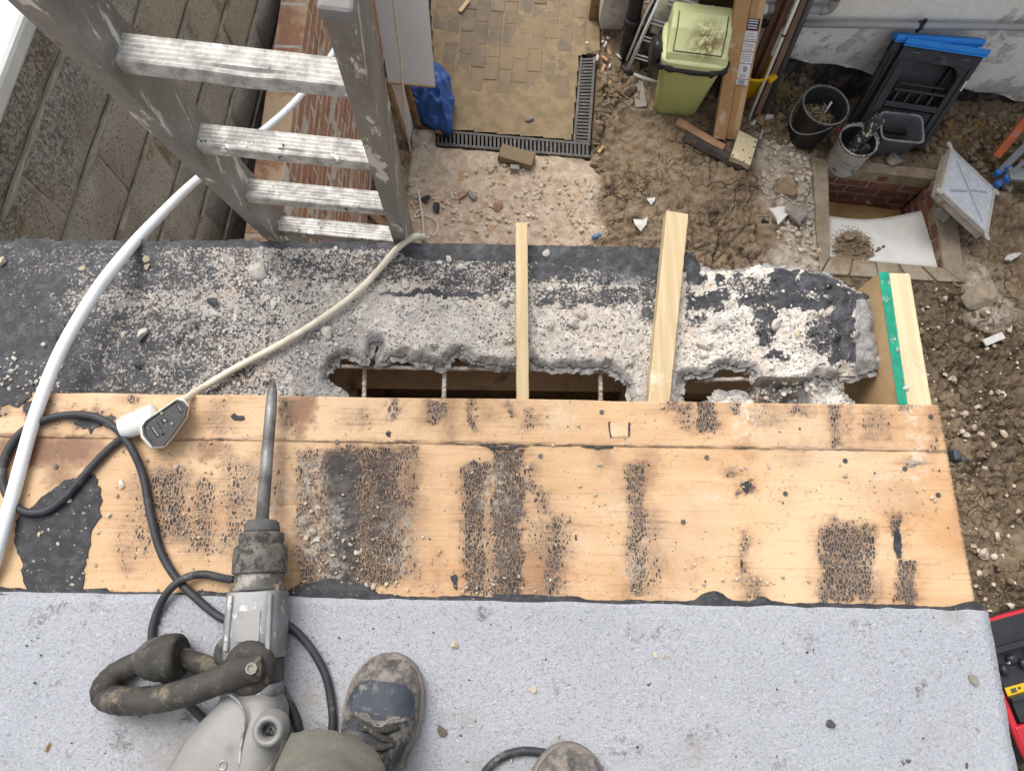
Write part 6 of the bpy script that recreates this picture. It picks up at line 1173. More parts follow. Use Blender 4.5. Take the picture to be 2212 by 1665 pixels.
tb = P(1865, 293, .30); tb = np.array([tb[0], tb[1], gh(tb[0], tb[1]) + .005]); wt = thing('white_tub', 'white paint tub with worn print holding a spattered roll', 'tub', tb)
WTM = simple('white_tub', (.60, .605, .62), .5, .12, 7, .15, 0, (.22, .215, .21), 10, .54, .70); tl2 = (-.02, .0, 1)
obj('tub', MB().lathe([(.102, 0), (.107, .004), (.120, .235), (.127, .237), (.128, .262), (.121, .265), (.117, .25), (.104, .02), (.001, .015)], tb, tl2, 40, cap=False), WTM, wt, smooth=True); obj('inside_liner', MB().lathe([(.1165, .245), (.1035, .022), (.001, .020)], tb, tl2, 40, cap=False), simple('tar_inside', (.035, .034, .036), .6, .3, 20, .2, 0, (.20, .19, .18), 20, .58, .7), wt, smooth=True)
m = MB(); m.lathe([(.1195, .2655), (.1275, .2655), (.128, .250), (.1285, .2655), (.1275, .270), (.1195, .270)], tb, tl2, 40, cap=False); obj('rim', m, simple('rim_spatter', (.34, .33, .32), .7, .4, 40, .4, 0, (.05, .05, .05), 44, .46, .56), wt, smooth=True)
def onside(a_, z): r_ = .1075 + .0128 * z / .235; return tb + np.array([r_ * math.cos(a_), r_ * math.sin(a_), z])
m = MB()
for z, a0_, a1_ in ((.15, 4.05, 4.45), (.14, 4.15, 4.55), (.13, 4.75, 5.15), (.11, 4.1, 4.5), (.10, 4.75, 5.0), (.085, 4.7, 5.05)): m.tube([onside(a_, z) for a_ in np.linspace(a0_, a1_, 6)], .0018, 5)
obj('faded_print', m, LABK, wt); m = MB(); a_ = 5.05; m.lathe([(.012, -.002), (.012, .002)], onside(a_, .06), (math.cos(a_), math.sin(a_), 0), 18); obj('round_mark', m, simple('dark_green_mark', (.02, .09, .07), .5), wt)
ra_, rb_ = tb + np.array([-.055, -.055, .03]), tb + np.array([.075, .075, .40]); o = obj('tar_roll', MB().lathe([(.040, 0), (.041, .01), (.041, np.linalg.norm(rb_ - ra_) - .02), (.034, np.linalg.norm(rb_ - ra_)), (.020, np.linalg.norm(rb_ - ra_))], ra_, rb_ - ra_, 26), simple('spattered_roll', (.022, .023, .025), .5, .3, 24, .3, 0, (.42, .40, .28), 30, .55, .60), smooth=True); tag(o, 'black roll spattered with yellow paint standing in the white tub', 'roll'); rebase(o, ra_)
bv_, bf_ = _ico(4); dv_ = bv_ * (1 + .55 * (fbm(bv_[:, 0] * 2.4 + 9, bv_[:, 1] * 2.4 + bv_[:, 2] * 2, 4, 5) - .5)[:, None]) * np.array([.042, .045, .10]); o = obj('black_sack', (dv_ + tb + np.array([.058, -.035, .15]), bf_), simple('black_sack', (.035, .035, .04), .5, .2, 14, .3), smooth=True); tag(o, 'crumpled black rag stuffed in the white tub', 'rag'); rebase(o, tb + np.array([.058, -.035, .15]))
# grey rectangular tub
gt0 = P(1946, 297, .16); gz = gh(gt0[0], gt0[1]); gt = thing('grey_tub', 'grey rectangular plastic tub beside the white paint tub', 'tub', (gt0[0], gt0[1], gz)); GTM = simple('grey_tub', (.105, .11, .118), .45, .12, 7, .1, 0, (.26, .255, .25), 12, .60, .76)
ga = -.10; gu, gv_ = np.array([math.cos(ga), math.sin(ga), 0]), np.array([-math.sin(ga), math.cos(ga), 0]); g0 = np.array([gt0[0] - .005, gt0[1] + .05, gz])
def grg(w, d, z, n=28): return [g0 + gu * (w / 2 * math.copysign(abs(math.cos(t)) ** .3, math.cos(t))) + gv_ * (d / 2 * math.copysign(abs(math.sin(t)) ** .3, math.sin(t))) + np.array([0, 0, z]) for t in [2 * math.pi * (k + .5) / n for k in range(n)]]
obj('tub', MB().loft([grg(.20, .14, 0), grg(.21, .15, .005), grg(.262, .20, .215), grg(.285, .225, .218), grg(.285, .225, .230), grg(.262, .20, .230), grg(.25, .19, .20), grg(.20, .14, .02), grg(.02, .02, .018)], cap=False), GTM, gt, smooth=True, bev=.0015)
obj('rim', MB().loft([grg(.289, .229, .226), grg(.289, .229, .234), grg(.268, .206, .234), grg(.268, .206, .226)], cap=False), simple('pale_rim', (.24, .245, .25), .5, .2, 14, .2, 0, (.08, .08, .085), 20, .5, .64), gt, smooth=True)
# folding trestles
def trestle(label, q, cut):
    q = [np.array(p) for p in q]; t = thing('folding_trestle', label, 'trestle', (q[0] + q[1]) / 2, 'folding trestles against the wall'); BL = bpy.data.materials.get('trestle_black') or simple('trestle_black', (.020, .020, .021), .45, .2, 10, .12, 0, (.13, .115, .095), 10, .60, .78); BLU = bpy.data.materials.get('trestle_blue') or simple('trestle_blue', (.012, .215, .66), .4, .06, 8, .06, 0, (.10, .16, .25), 12, .66, .8)
    def part(nm, *b, mat=BL, bev=.006):
        m = MB(); [m.qbox(q, *k) for k in b]; return obj(nm, m, mat, t, bev=bev)
    part('leg', (0, .15, 0, .93, -.03, .03)); part('leg', (.85, 1, 0, .93, -.03, .03)); part('leg_channel', (.035, .075, .05, .80, .031, .042), bev=.003); part('leg_channel', (.925, .965, .05, .80, .031, .042), bev=.003)
    part('head', (.0, 1, .80, .94, -.028, .028)); part('blue_top', (-.02, 1.02, .94, 1.0, -.05, .05), mat=BLU, bev=.008); part('blue_lip', (-.02, 1.02, .925, .94, .035, .051), mat=BLU, bev=.002)
    if cut:
        m = MB()      # arch corners of the opening
        for s in (0, 1):
            for k in range(6):
                a0, a1 = math.pi / 2 * k / 6, math.pi / 2 * (k + 1) / 6; r_ = .16; u = .15 + r_ * (1 - math.cos((a0 + a1) / 2)); v = .80 - .13 * (1 - math.sin((a0 + a1) / 2)); u0, u1 = .15 + r_ * (1 - math.cos(a0)), .15 + r_ * (1 - math.cos(a1))
                if s: u0, u1 = 1 - u1, 1 - u0
                m.qbox(q, u0, u1, v, .80, -.027, .027)
        obj('arch', m, BL, t)
        part('shelf', (.15, .85, .36, .42, -.02, .035)); part('lower_panel', (.15, .85, .12, .355, -.022, .012)); part('bottom_bar', (.15, .85, .0, .10, -.025, .02)); part('panel_ridge', (.22, .78, .30, .325, .013, .03)); part('panel_ridge', (.20, .30, .14, .28, .013, .024)); part('panel_ridge', (.70, .80, .14, .28, .013, .024))
        for k in range(4): part('slot_bar', (.24 + k * .15, .27 + k * .15, .42, .52, -.02, .02), bev=.002)
        part('slot_rail', (.18, .84, .52, .545, -.02, .03), bev=.002); part('slot_rail', (.2, .8, .585, .60, -.02, .015), bev=.002)
        for u in (.12, .78): part('rivet_slot', (u, u + .12, .875, .885, .0285, .030), mat=simple('slot_grey', (.11, .11, .11), .6), bev=0)
        part('emblem', (.46, .54, .850, .856, .0285, .031), (.47, .55, .862, .868, .0285, .031), (.45, .53, .838, .844, .0285, .031), mat=simple('emblem_black', (.008, .008, .008), .3), bev=0)
        part('torn_sticker', (.955, .99, .60, .70, .031, .033), mat=LABW, bev=0)
    else: part('back_panel', (.15, .85, .05, .80, -.02, .0))
zt = .47; bl, br = P(1836, 300, .0), P(1990, 322, .0); trestle('black folding trestle with a blue top, front one against the wall', (bl, br, P(1959, 81, zt), P(2132, 107, zt)), True)
o_ = np.array([-.035, .085, .0]); trestle('black folding trestle with a blue top, stacked behind the front one', (bl + o_ + np.array([.03, .03, 0]), br + np.array([-.01, .15, 0]), P(1938, 72, zt), P(2122, 84, zt)), False)
# ================================================================== MANHOLE
mh = thing('manhole', 'open manhole with brick sides under a worn concrete and brick surround', 'manhole', P(1910, 480, 0))
inn = [P(1788, 365, 0), P(2012, 391, 0), P(2037, 580, 0), P(1791, 556, 0)]; out = [P(1752, 343, 0), P(2052, 372, 0), P(2084, 612, 0), P(1770, 592, 0)]
SURM = simple('worn_concrete_surround', (.275, .222, .158), .95, .2, 10, .8, 0, (.20, .145, .09), 9, .5, .66, bd=.005); KERBB = simple('dusty_brick', (.245, .178, .12), .9, .25, 9, .6, 0, (.33, .275, .20), 8, .40, .56, bd=.004)
def surr(name, a, b, c, d, mat, z=.018, n=14):      # a-b outer edge, d-c inner edge
    rings = []
    for i in range(n + 1):
        t = i / n; o_, i_ = a + (b - a) * t, d + (c - d) * t; w = .010 * (vnoise(t * 9, a[0] * 7, 3) - .5); w2 = .010 * (vnoise(t * 11, a[1] * 7, 4) - .5); dr_ = (i_ - o_) / np.linalg.norm(i_ - o_)
        rings.append([o_ + dr_ * w + np.array([0, 0, -.06]), i_ + dr_ * w2 + np.array([0, 0, -.09]), i_ + dr_ * w2 + np.array([0, 0, z - .004 + w2 * .4]), o_ + dr_ * w + np.array([0, 0, z - .006 + w * .4])])
    obj(name, MB().loft(rings), mat, mh, bev=.004)
surr('surround', out[0], out[1], inn[1], inn[0], SURM, .022); surr('surround', out[3], out[0], inn[0], inn[3], SURM, .016); surr('surround', out[1], out[2], inn[2], inn[1], SURM, .014)
for k in range(5):      # brick row along the near side
    t0, t1 = k / 5 + .01, (k + 1) / 5 - .008; a, b = out[3] + (out[2] - out[3]) * t0, out[3] + (out[2] - out[3]) * t1; d, c = inn[3] + (inn[2] - inn[3]) * t0, inn[3] + (inn[2] - inn[3]) * t1; m = MB(); z = .012 + rnd.uniform(-.005, .005); m.hexa([q + np.array([0, 0, -.07]) for q in (a, b, c, d)] + [q + np.array([0, 0, z]) for q in (a, b, c, d)]); obj('brick', m, KERBB, mh, bev=.005)
g = G('engineering_brick'); v = g.rco(); n = g.noise(14, 5, .6, v); c = g.mix(g.rand(), (.19, .072, .042), (.125, .055, .038)); c = g.mix(g.ss(n, .48, .68), c, (.24, .13, .09)); ENGB = g.fin(c, .75, g.noise(110, 4), .4, .003)
MHM = simple('manhole_mortar', (.36, .33, .28), .95, .2, 12, .5)
def brickface(p0, p1, rows, seed):
    d = p1 - p0; L = np.linalg.norm(d); d /= L; nrm = np.array([-d[1], d[0], 0]); z = -.012; h = .068; n = 0
    m = MB(); a, b = p0 + nrm * .052, p1 + nrm * .052; m.bar((a[0], a[1], -.22), (b[0], b[1], -.22), .09, .42); obj('mortar', m, MHM, mh)
    for r in range(rows):
        s = -.11 * (r % 2) - .03 * seed
        while s < L:
            a0, a1 = max(s, 0), min(s + .215, L)
            if a1 - a0 > .02:
                q = p0 + d * (a0 + a1) / 2 + nrm * (.05 + rnd.uniform(-.002, .002)); o = obj('brick', MB().box((q[0], q[1], z - h / 2), (a1 - a0, .10, h - .003), rotz(math.atan2(d[1], d[0]))), ENGB, mh, bev=.003, seg=1)
            s += .227
        z -= .0785
brickface(inn[0] + np.array([0, .002, 0]), inn[1] + np.array([0, .002, 0]), 5, 0); brickface(inn[1], inn[2], 5, 1); brickface(inn[3], inn[0], 5, 1); brickface(inn[2], inn[3], 3, 1)
X, Y, F, nx, ny = gridmesh(min(q[0] for q in inn) - .03, max(q[0] for q in inn) + .03, min(q[1] for q in inn) - .03, max(q[1] for q in inn) + .03, .02)
V = np.stack([X, Y, -.375 + .012 * (fbm(X * 12, Y * 12, 3, 3) - .5)], 1); g = G('ochre_silt'); obj('floor', (V, F), g.fin(g.mix(g.ss(g.noise(7, 5), .35, .65), (.33, .19, .07), (.42, .26, .115)), .7, g.noise(60, 4), .3), mh, smooth=True)
# white board fallen across the opening
WBD = [(1790, 466), (1830, 472), (1870, 474), (1910, 471), (1950, 464), (1985, 456), (2017, 451)]; bot = [(1793, 556), (2036, 580)]
rows = []; nU, nV = 25, 12
for j in range(nV + 1):
    t = j / nV; row = []
    for i in range(nU + 1):
        u = i / nU; px = np.interp(u, np.linspace(0, 1, 7), [p[0] for p in WBD]); py = np.interp(u, np.linspace(0, 1, 7), [p[1] for p in WBD]); bx_, by_2 = np.interp(u, [0, 1], [1793, 2034]), np.interp(u, [0, 1], [555, 578])
        z = -.05 * t + (-.165 + .03 * u) * (1 - t) - .02 * math.sin(math.pi * u) * (1 - t); jit = 2.2 * (vnoise(t * 14, 3, 4) - .5) if i == nU else 0; row.append(P(px + (bx_ - px) * t + jit, py + (by_2 - py) * t, z))
    rows.append(row)
V = np.array([p for r in rows for p in r]); F = np.array([(j * (nU + 1) + i, (j + 1) * (nU + 1) + i, (j + 1) * (nU + 1) + i + 1, j * (nU + 1) + i + 1) for j in range(nV) for i in range(nU)])
g = G('white_board'); n = g.noise(70, 5, .75); mud = g.attr('mud'); WBM = g.fin(g.mix(g.ss(g.math('ADD', mud, g.math('MULTIPLY_ADD', n, 1.4, -.7)), .42, .55), g.mix(g.ss(g.noise(9, 4), .3, .7), (.70, .68, .63), (.78, .765, .73)), (.20, .145, .085)), .6, n, .1, .001)
wb = obj('white_board', (V, F), WBM, smooth=True, solid=.010); px_, py_3 = pix(V); setattr_f(wb, 'mud', np.maximum(sst(75, 10, np.hypot((px_ - 1840) / 1.1, (py_3 - 536))) * .85, sst(120, 30, np.hypot((px_ - 1830), (py_3 - 505) * 1.6)) * .33)); tag(wb, 'white curved board fallen across the open manhole', 'board'); rebase(wb, V[len(V) // 2])
def boardz(px, py):
    d = np.hypot(px_ - px, py_3 - py); return V[np.argmin(d)][2]
rs = np.random.RandomState(5); cc, ss_ = [], []
for i in range(120):
    px, py = 1838 + rs.normal(0, 26), 536 + rs.normal(0, 11)
    if py > 556 or px < 1796: continue
    cc.append(P(px, py, boardz(px, py) + .002)); ss_.append(.004 + .016 * rs.rand() ** 2)
obj('mud_crumbs', rocks(cc, ss_, 4), EARTHC, kind='stuff')
MUDS = simple('mud_lump', (.25, .185, .115), .95, .25, 20, .7)
for px, py, s in ((1832, 513, .048), (1863, 522, .034), (1879, 550, .030), (1808, 520, .026)): c = P(px, py, boardz(px, py)); o = obj('mud_lump', rocks([c], [s], px, True, (.7, .95)), MUDS); tag(o, {1832: 'largest pale mud lump on the white board in the manhole', 1863: 'dark mud lump right of the largest one on the white board', 1879: 'mud lump nearest the brick row on the white board', 1808: 'small mud lump at the left edge of the white board'}[px], 'mud lump'); rebase(o, c)
c = P(2010 - 140, 436, -.36); o = obj('grey_stone', rocks([c], [.035], 8, True), STONE_W); tag(o, 'pale stone on the orange floor inside the manhole', 'stone'); rebase(o, c)
# recessed cover standing tilted on the corner
A, B_, D_ = P(2055, 318, .25), P(2152, 410, .10), P(2033, 412, .35); Cc = B_ + D_ - A; e1, e2 = (B_ - A), (D_ - A); nrm = np.cross(e1, e2); nrm /= np.linalg.norm(nrm)
if nrm[2] < 0: nrm = -nrm
mc = thing('manhole_cover', 'galvanised tray manhole cover tilted on the corner of the manhole', 'manhole cover', (A + Cc) / 2 - nrm * .07)
def TQ(u, v, w): return A + e1 * u + e2 * v + nrm * w
g = G('galvanised_tray'); n = g.noise(16, 6, .7); cr = g.math('MULTIPLY', g.ss(n, .42, .60), .35); GALV = g.fin(g.mix(cr, g.mix(g.ss(g.noise(50, 5, .7), .35, .65), (.46, .485, .53), (.60, .625, .67)), (.40, .40, .40)), .55, n, .1, .001, .25)
CONC = simple('muddy_concrete_side', (.36, .32, .265), .95, .2, 14, .7, 0, (.24, .15, .085), 11, .5, .64, bd=.004)
tq = (lambda u0, u1, v0, v1, w0, w1, m: m.hexa([TQ(u0, v0, w0), TQ(u1, v0, w0), TQ(u1, v1, w0), TQ(u0, v1, w0), TQ(u0, v0, w1), TQ(u1, v0, w1), TQ(u1, v1, w1), TQ(u0, v1, w1)]))
obj('tray_floor', tq(.03, .97, .03, .97, -.03, -.008, MB()), GALV, mc); m = MB()
for b in ((0, 1, 0, .035), (0, 1, .965, 1), (0, .035, .036, .964), (.965, 1, .036, .964)): tq(*b, -.03, .0, m)
obj('tray_rim', m, simple('tray_rim', (.47, .45, .40), .6, .15, 20, .3, .2, (.33, .25, .17), 20, .55, .66), mc, bev=.002); obj('concrete_body', tq(.01, .99, .01, .99, -.075, -.031, MB()), CONC, mc, bev=.006)
GRV = simple('pressed_groove', (.33, .35, .385), .6, .1, 20, .1, .3)
def cross(u0, v0, u1, v1): p, q = TQ(u0, v0, -.007), TQ(u1, v1, -.007); return MB().bar(p, q, .016, .004, nrm)
obj('cross_rib', cross(.17, .14, .86, .84), GRV, mc, bev=.0015); m = MB(); p, q = TQ(.84, .20, -.007), TQ(.52, .47, -.007); m.bar(p, q, .016, .004, nrm); obj('cross_rib', m, GRV, mc, bev=.0015); m = MB(); p, q = TQ(.48, .53, -.007), TQ(.16, .82, -.007); m.bar(p, q, .016, .004, nrm); obj('cross_rib', m, GRV, mc, bev=.0015)
for u, v in ((-.03, -.03), (1.03, .02), (1.0, 1.05), (-.02, 1.02)):
    m = MB(); c = TQ(u, v, -.004); m.lathe([(.006, -.003), (.022, -.003), (.022, .003), (.006, .003), (.006, -.003)], c, nrm, 16, cap=False); m.bar(c, TQ(.5 + (u - .5) * .88, .5 + (v - .5) * .88, -.004), .034, .005, nrm); obj('corner_lug', m, bpy.data.materials['tray_rim'], mc)
c = TQ(.42, .60, -.12); o = obj('prop_stone', rocks([np.array([c[0], c[1], .0])], [.12], 3, True, (.8, .95)), STONE_G); tag(o, 'stone wedged under the raised edge of the manhole cover', 'stone'); rebase(o, (c[0], c[1], 0))
# square pocket in the mud with pale dust
q = [P(a, b, .0) for a, b in ((1634, 487), (1663, 487), (1663, 468), (1634, 468))]; z_ = gh(*q[0][:2]); m = MB()
for i in range(4): a, b = q[i], q[(i + 1) % 4]; m.bar((a[0], a[1], z_), (b[0], b[1], z_), .012, .05)
po_ = thing('drain_pocket', 'small square socket in the mud left of the manhole', 'socket', (q[0] + q[2]) / 2 + np.array([0, 0, z_])); obj('rim', m, SURM, po_); m = MB(); m.hexa([p + np.array([0, 0, z_ - .02]) for p in q] + [p + np.array([0, 0, z_ + .014]) for p in q]); obj('opening_shade', m, DARKM, po_)  # solid near-black block painted as the shade inside the socket
bit('plaster_lump', 'white plaster lump beside the small square socket', 'plaster', 1680, 468, .085, STONE_W, seed=3, flat=(.25, .4)); 
for px, py, s, lb in ((1383, 485, .075, 'white torn plastic scrap lying on the mud between the two pine battens'), (1406, 435, .045, 'small white torn scrap on the mud left of the tilted batten'), (1945 + 350, 700, .02, '')):
    if not lb: continue
    c = P(px, py, 0); z0 = gh(c[0], c[1]) + .012; m = MB(); c = P(px, py, z0); k = [(-.5, .35), (.1, .22), (.55, .5), (.42, -.05), (.0, -.5), (-.4, -.1)]; m.prism([(c[0] + a * s * 1.2, c[1] + b * s * 1.4) for a, b in k], [z0 + .01 * (i % 2) for i in range(6)], [z0 + .004 + .012 * (i % 2) for i in range(6)]); o = obj('white_scrap', m, STONE_W); tag(o, lb, 'scrap'); rebase(o, c)
c0 = P(2145, 733, 0); z0 = gh(c0[0], c0[1]) + .03; o = obj('white_strip', MB().bar(P(2126, 741, z0), P(2167, 724, z0), .045, .012), STONE_W, bev=.002); tag(o, 'flat white plastic strip lying on clods at the right', 'strip'); rebase(o, P(2145, 733, z0))
bit('white_stone', 'white lump on the soil right of the concrete haunch corner', 'stone', 2180, 560, .05, STONE_W); bit('grey_stone', 'large grey stone left of the manhole surround', 'stone', 1712, 462, .13, STONE_G, flat=(.3, .45)); bit('brown_stone', 'big rounded brown clod above the manhole corner', 'stone', 1692, 412, .085, simple('clod_tan', (.27, .20, .125), .95, .25, 16, .6), flat=(.5, .7))
bit('haunch_stone', 'rounded tan stone set in the concrete right of the green board', 'stone', 2100, 655, .12, simple('tan_stone', (.31, .25, .175), .95, .2, 14, .5), flat=(.3, .45)); bit('slate_stone', 'angular grey stone between the buckets and the manhole', 'stone', 1928, 352, .075, STONE_G); bit('concrete_lump', 'grey concrete lump in the clods right of the manhole cover', 'stone', 2170, 410, .06, STONE_G)
for i, (px, py, s) in enumerate([(2075, 895, .028), (2040, 810, .02), (2052, 818, .02), (2055, 845, .018), (2120, 1195, .045), (2148, 1160, .03), (2100, 1180, .025), (2085, 940, .03), (2150, 850, .022), (2060, 820, .03)]): STN_ = globals().setdefault('STN_', []); STN_.append((py, bit('pale_stone', '', 'stone', px, py, s, RUB, seed=i, grp='pale stones right of the roof')))
rank(STN_, 'topmost', 'top', 'lowest', 'pale stones in the soil right of the plywood')
# step ladder at the far right
sl = thing('step_ladder', 'aluminium step ladder with orange rail lying at the right edge', 'ladder', P(2185, 360, .1))
ORG = simple('orange_rail', (.52, .12, .045), .5, .15, 10, .15, 0, (.30, .22, .17), 14, .56, .7); ALU2 = simple('clean_aluminium', (.30, .31, .33), .4, .12, 12, .1, .55); BLF = simple('blue_foot', (.03, .16, .50), .5, .1, 10)
def sbar(nm, a, b, za, zb, w, h, mat): obj(nm, MB().bar(P(*a, za), P(*b, zb), w, h), mat, sl, bev=.004)
sbar('orange_rail', (2152, 338), (2260, 205), .06, .42, .05, .045, ORG); sbar('rail', (2158, 372), (2270, 262), .06, .42, .045, .03, ALU2); sbar('rail', (2157, 398), (2275, 295), .04, .40, .03, .025, ALU2); sbar('step', (2178, 377), (2285, 384), .12, .12, .09, .03, ALU2); sbar('timber_rail', (2147, 336), (2255, 200), .045, .40, .02, .05, simple('grey_rail', (.23, .20, .17), .7))
for a, z in (((2156, 374), .06), ((2156, 398), .04), ((2178, 366), .10), ((2176, 386), .10)): obj('foot', MB().box(P(*a, z), (.045, .045, .045), rotz(.6)), BLF, sl, bev=.008)

# ================================================================== TOOL BOX at the lower right, on the ground beside the garage
tbx = thing('tool_box', 'red and black tool box with yellow sticker beside the garage corner', 'tool box', (2.86, -.42, 0)); ta = math.radians(14); tu_, tv_ = np.array([math.cos(ta), math.sin(ta), 0]), np.array([-math.sin(ta), math.cos(ta), 0]); tc_ = np.array([2.83, -.30, 0]); REDP = simple('red_plastic', (.46, .022, .035), .4, .08, 8, .06); BKP = simple('box_black', (.024, .025, .029), .42, .2, 12, .12, 0, (.10, .10, .10), 16, .62, .8)
def TR(w, d, z, e=.3, n=36, ou=0., ov=0.): return [tc_ + tu_ * (ou + w / 2 * math.copysign(abs(math.cos(t)) ** e, math.cos(t))) + tv_ * (ov - .06 + d * .41 * math.copysign(abs(math.sin(t)) ** e, math.sin(t))) + np.array([0, 0, z]) for t in [2 * math.pi * (k + .5) / n for k in range(n)]]
def tbox(nm, u0, u1, v0, v1, z0, z1, mat, bev=.004, par=None):
    v0, v1 = v0 * .68 + .03, v1 * .68 + .03; m = MB(); c = [(u0, v0), (u1, v0), (u1, v1), (u0, v1)]; m.hexa([tc_ + tu_ * a + tv_ * b + np.array([0, 0, z]) for z in (z0, z1) for a, b in c]); return obj(nm, m, mat, par or tbx, bev=bev)
obj('tub', MB().loft([TR(.52, .80, 0), TR(.56, .84, .02), TR(.60, .88, .30)]), BKP, tbx, smooth=True); obj('red_rim', MB().loft([TR(.60, .88, .30), TR(.64, .92, .305), TR(.64, .92, .33), TR(.585, .865, .335), TR(.575, .855, .31)], cap=False), REDP, tbx, smooth=True); tbox('lid_panel', -.26, .26, .22, .40, .31, .335, BKP); tbox('tray_floor', -.27, .27, -.12, .20, .30, .318, BKP); tbox('cross_bar', -.28, .28, .185, .225, .31, .365, BKP); tbox('tray_wall', -.28, .28, -.15, -.12, .30, .36, BKP); tbox('lower_lid', -.27, .27, -.30, -.155, .31, .335, BKP); tbox('red_lid', -.31, .31, -.66, -.31, .30, .34, REDP, .01); st = tbox('yellow_sticker', -.27, .27, -.118, -.06, .3185, .3205, simple('sticker_yellow', (.62, .42, .01), .5, .04, 8, .05), 0)
for k in range(6): tbox('sticker_window', -.245 + .085 * k, -.215 + .085 * k, -.105, -.075, .3206, .3216, DGR, 0, st); tbox('sticker_mark', -.205 + .085 * k, -.19 + .085 * k, -.092, -.078, .3206, .3216, LABK, 0, st)
rs = np.random.RandomState(3)
for k in range(9): c = tc_ + tu_ * (-.24 + .055 * k) + tv_ * (.072 + .034 * (k % 2)) + np.array([0, 0, .335]); obj('black_fitting', MB().lathe([(.010, -.018), (.026, -.015), (.028, .008), (.014, .016), (.008, .016)], c, (rs.normal() * .4, rs.normal() * .4, 1), 14), BKP, tbx, smooth=True); 
for k in range(5): c = tc_ + tu_ * (-.22 + .1 * k) + tv_ * .10 + np.array([0, 0, .356]); obj('bright_stud', MB().lathe([(.006, -.01), (.007, .004), (.003, .006)], c, (.3, .2, 1), 8), simple('bright_stud', (.6, .6, .6), .25, .05, 10, .05, .8) if k == 0 else bpy.data.materials['bright_stud'], tbx)

# ================================================================== LOOSE CHIPS on slab, plywood and felt
CHIP = simple('concrete_chip', (.47, .44, .39), .9, .12, 40, .5, 0, (.36, .33, .29), 40, .52, .66); CHIPY = simple('flint_chip', (.46, .40, .28), .8, .22, 30, .4, 0, (.26, .235, .20), 30, .54, .68); CHIPD = simple('tar_chip', (.045, .045, .05), .7, .3, 40, .5)
slabV = VV[:nv]
def slabz(x, y):
    d = (slabV[:, 0] - x) ** 2 + (slabV[:, 1] - y) ** 2; return slabV[np.argmin(d)][2]
def chip(px, py, s, label, mat=CHIP, on='slab', grp=None, seed=0, flat=(.3, .62)):
    z0 = {'slab': ZS, 'ply': ZP + .001, 'felt': ZP + .005}[on]; c = P(px, py, z0)
    if on == 'slab': c[2] = slabz(c[0], c[1]) - .001
    o = obj('stone_chip', rocks([c], [s * .95], int(px * 7 + py) + seed, True, flat, .06), mat); tag(o, label, 'stone chip', grp); rebase(o, c); return o
big = [(560, 588, .021, 'largest pale rock on the dark concrete left of the cream flex', CHIP), (708, 720, .020, 'flat pale chip on the concrete left of the first hole', CHIP), (308, 728, .021, 'grey flat chip on the blackened concrete right of the white pipe', CHIP), (880, 615, .015, 'pale angular chip at the left end of the black streak on the concrete', CHIP), (1238, 700, .017, 'left one of two large pale chips side by side beyond the first hole', CHIP), (1262, 703, .014, 'right one of two large pale chips side by side beyond the first hole', CHIP),
       (315, 563, .011, 'upper tan pebble of the cluster beside the white pipe', CHIPY), (318, 577, .010, 'lower tan pebble of the cluster beside the white pipe', CHIPY), (726, 540, .011, 'pale chip near the foot of the ladder on the black strip', CHIP), (5, 568, .016, 'pale chip on the black concrete at the far left edge', CHIPY), (180, 580, .010, 'small tan pebble left of the white pipe on black concrete', CHIPY), (462, 655, .018, 'grey slate like flake on the speckled concrete', CHIPD), (590, 660, .013, 'pale flake on the concrete midway below the largest rock', CHIP), (655, 662, .010, 'round pale chip right of the pale flake on the concrete', CHIP), (33, 775, .009, 'round pale pebble on blackened concrete near the left edge', CHIP), (1190, 680 - 55, .009, 'small pale chip on the concrete between the battens', CHIP), (968, 560, .011, 'pale chip on the black strip right of the cream flex', CHIP), (995, 578, .010, 'pale chip just below right of the one on the black strip', CHIP), (1179, 548, .011, 'pale splinter on the black strip right of the thin batten', CHIP), (1050, 640, .008, 'little grey pebble in the speckled concrete left of the thin batten', CHIPY), (1315, 770, .012, 'rounded chip beside the tilted batten near the first hole', CHIP), (1545, 700, .016, 'white rounded stone embedded right of the tilted batten', CHIP), (1520, 745, .018, 'broad white stone below the rounded one right of the tilted batten', CHIP), (1675, 705, .016, 'long pale stone in the middle of the broken white concrete', CHIP), (1720, 720, .013, 'square grey stone right of the long pale stone', CHIPY), (270, 720, .011, 'pale flake left of the grey flat chip on the concrete', CHIP), (300, 790, .011, 'dark grey lump in the speckled concrete below the grey flat chip', CHIPD)]
for px, py, s, lb, mt in big: chip(px, py, s, lb, mt)
rs = np.random.RandomState(2)
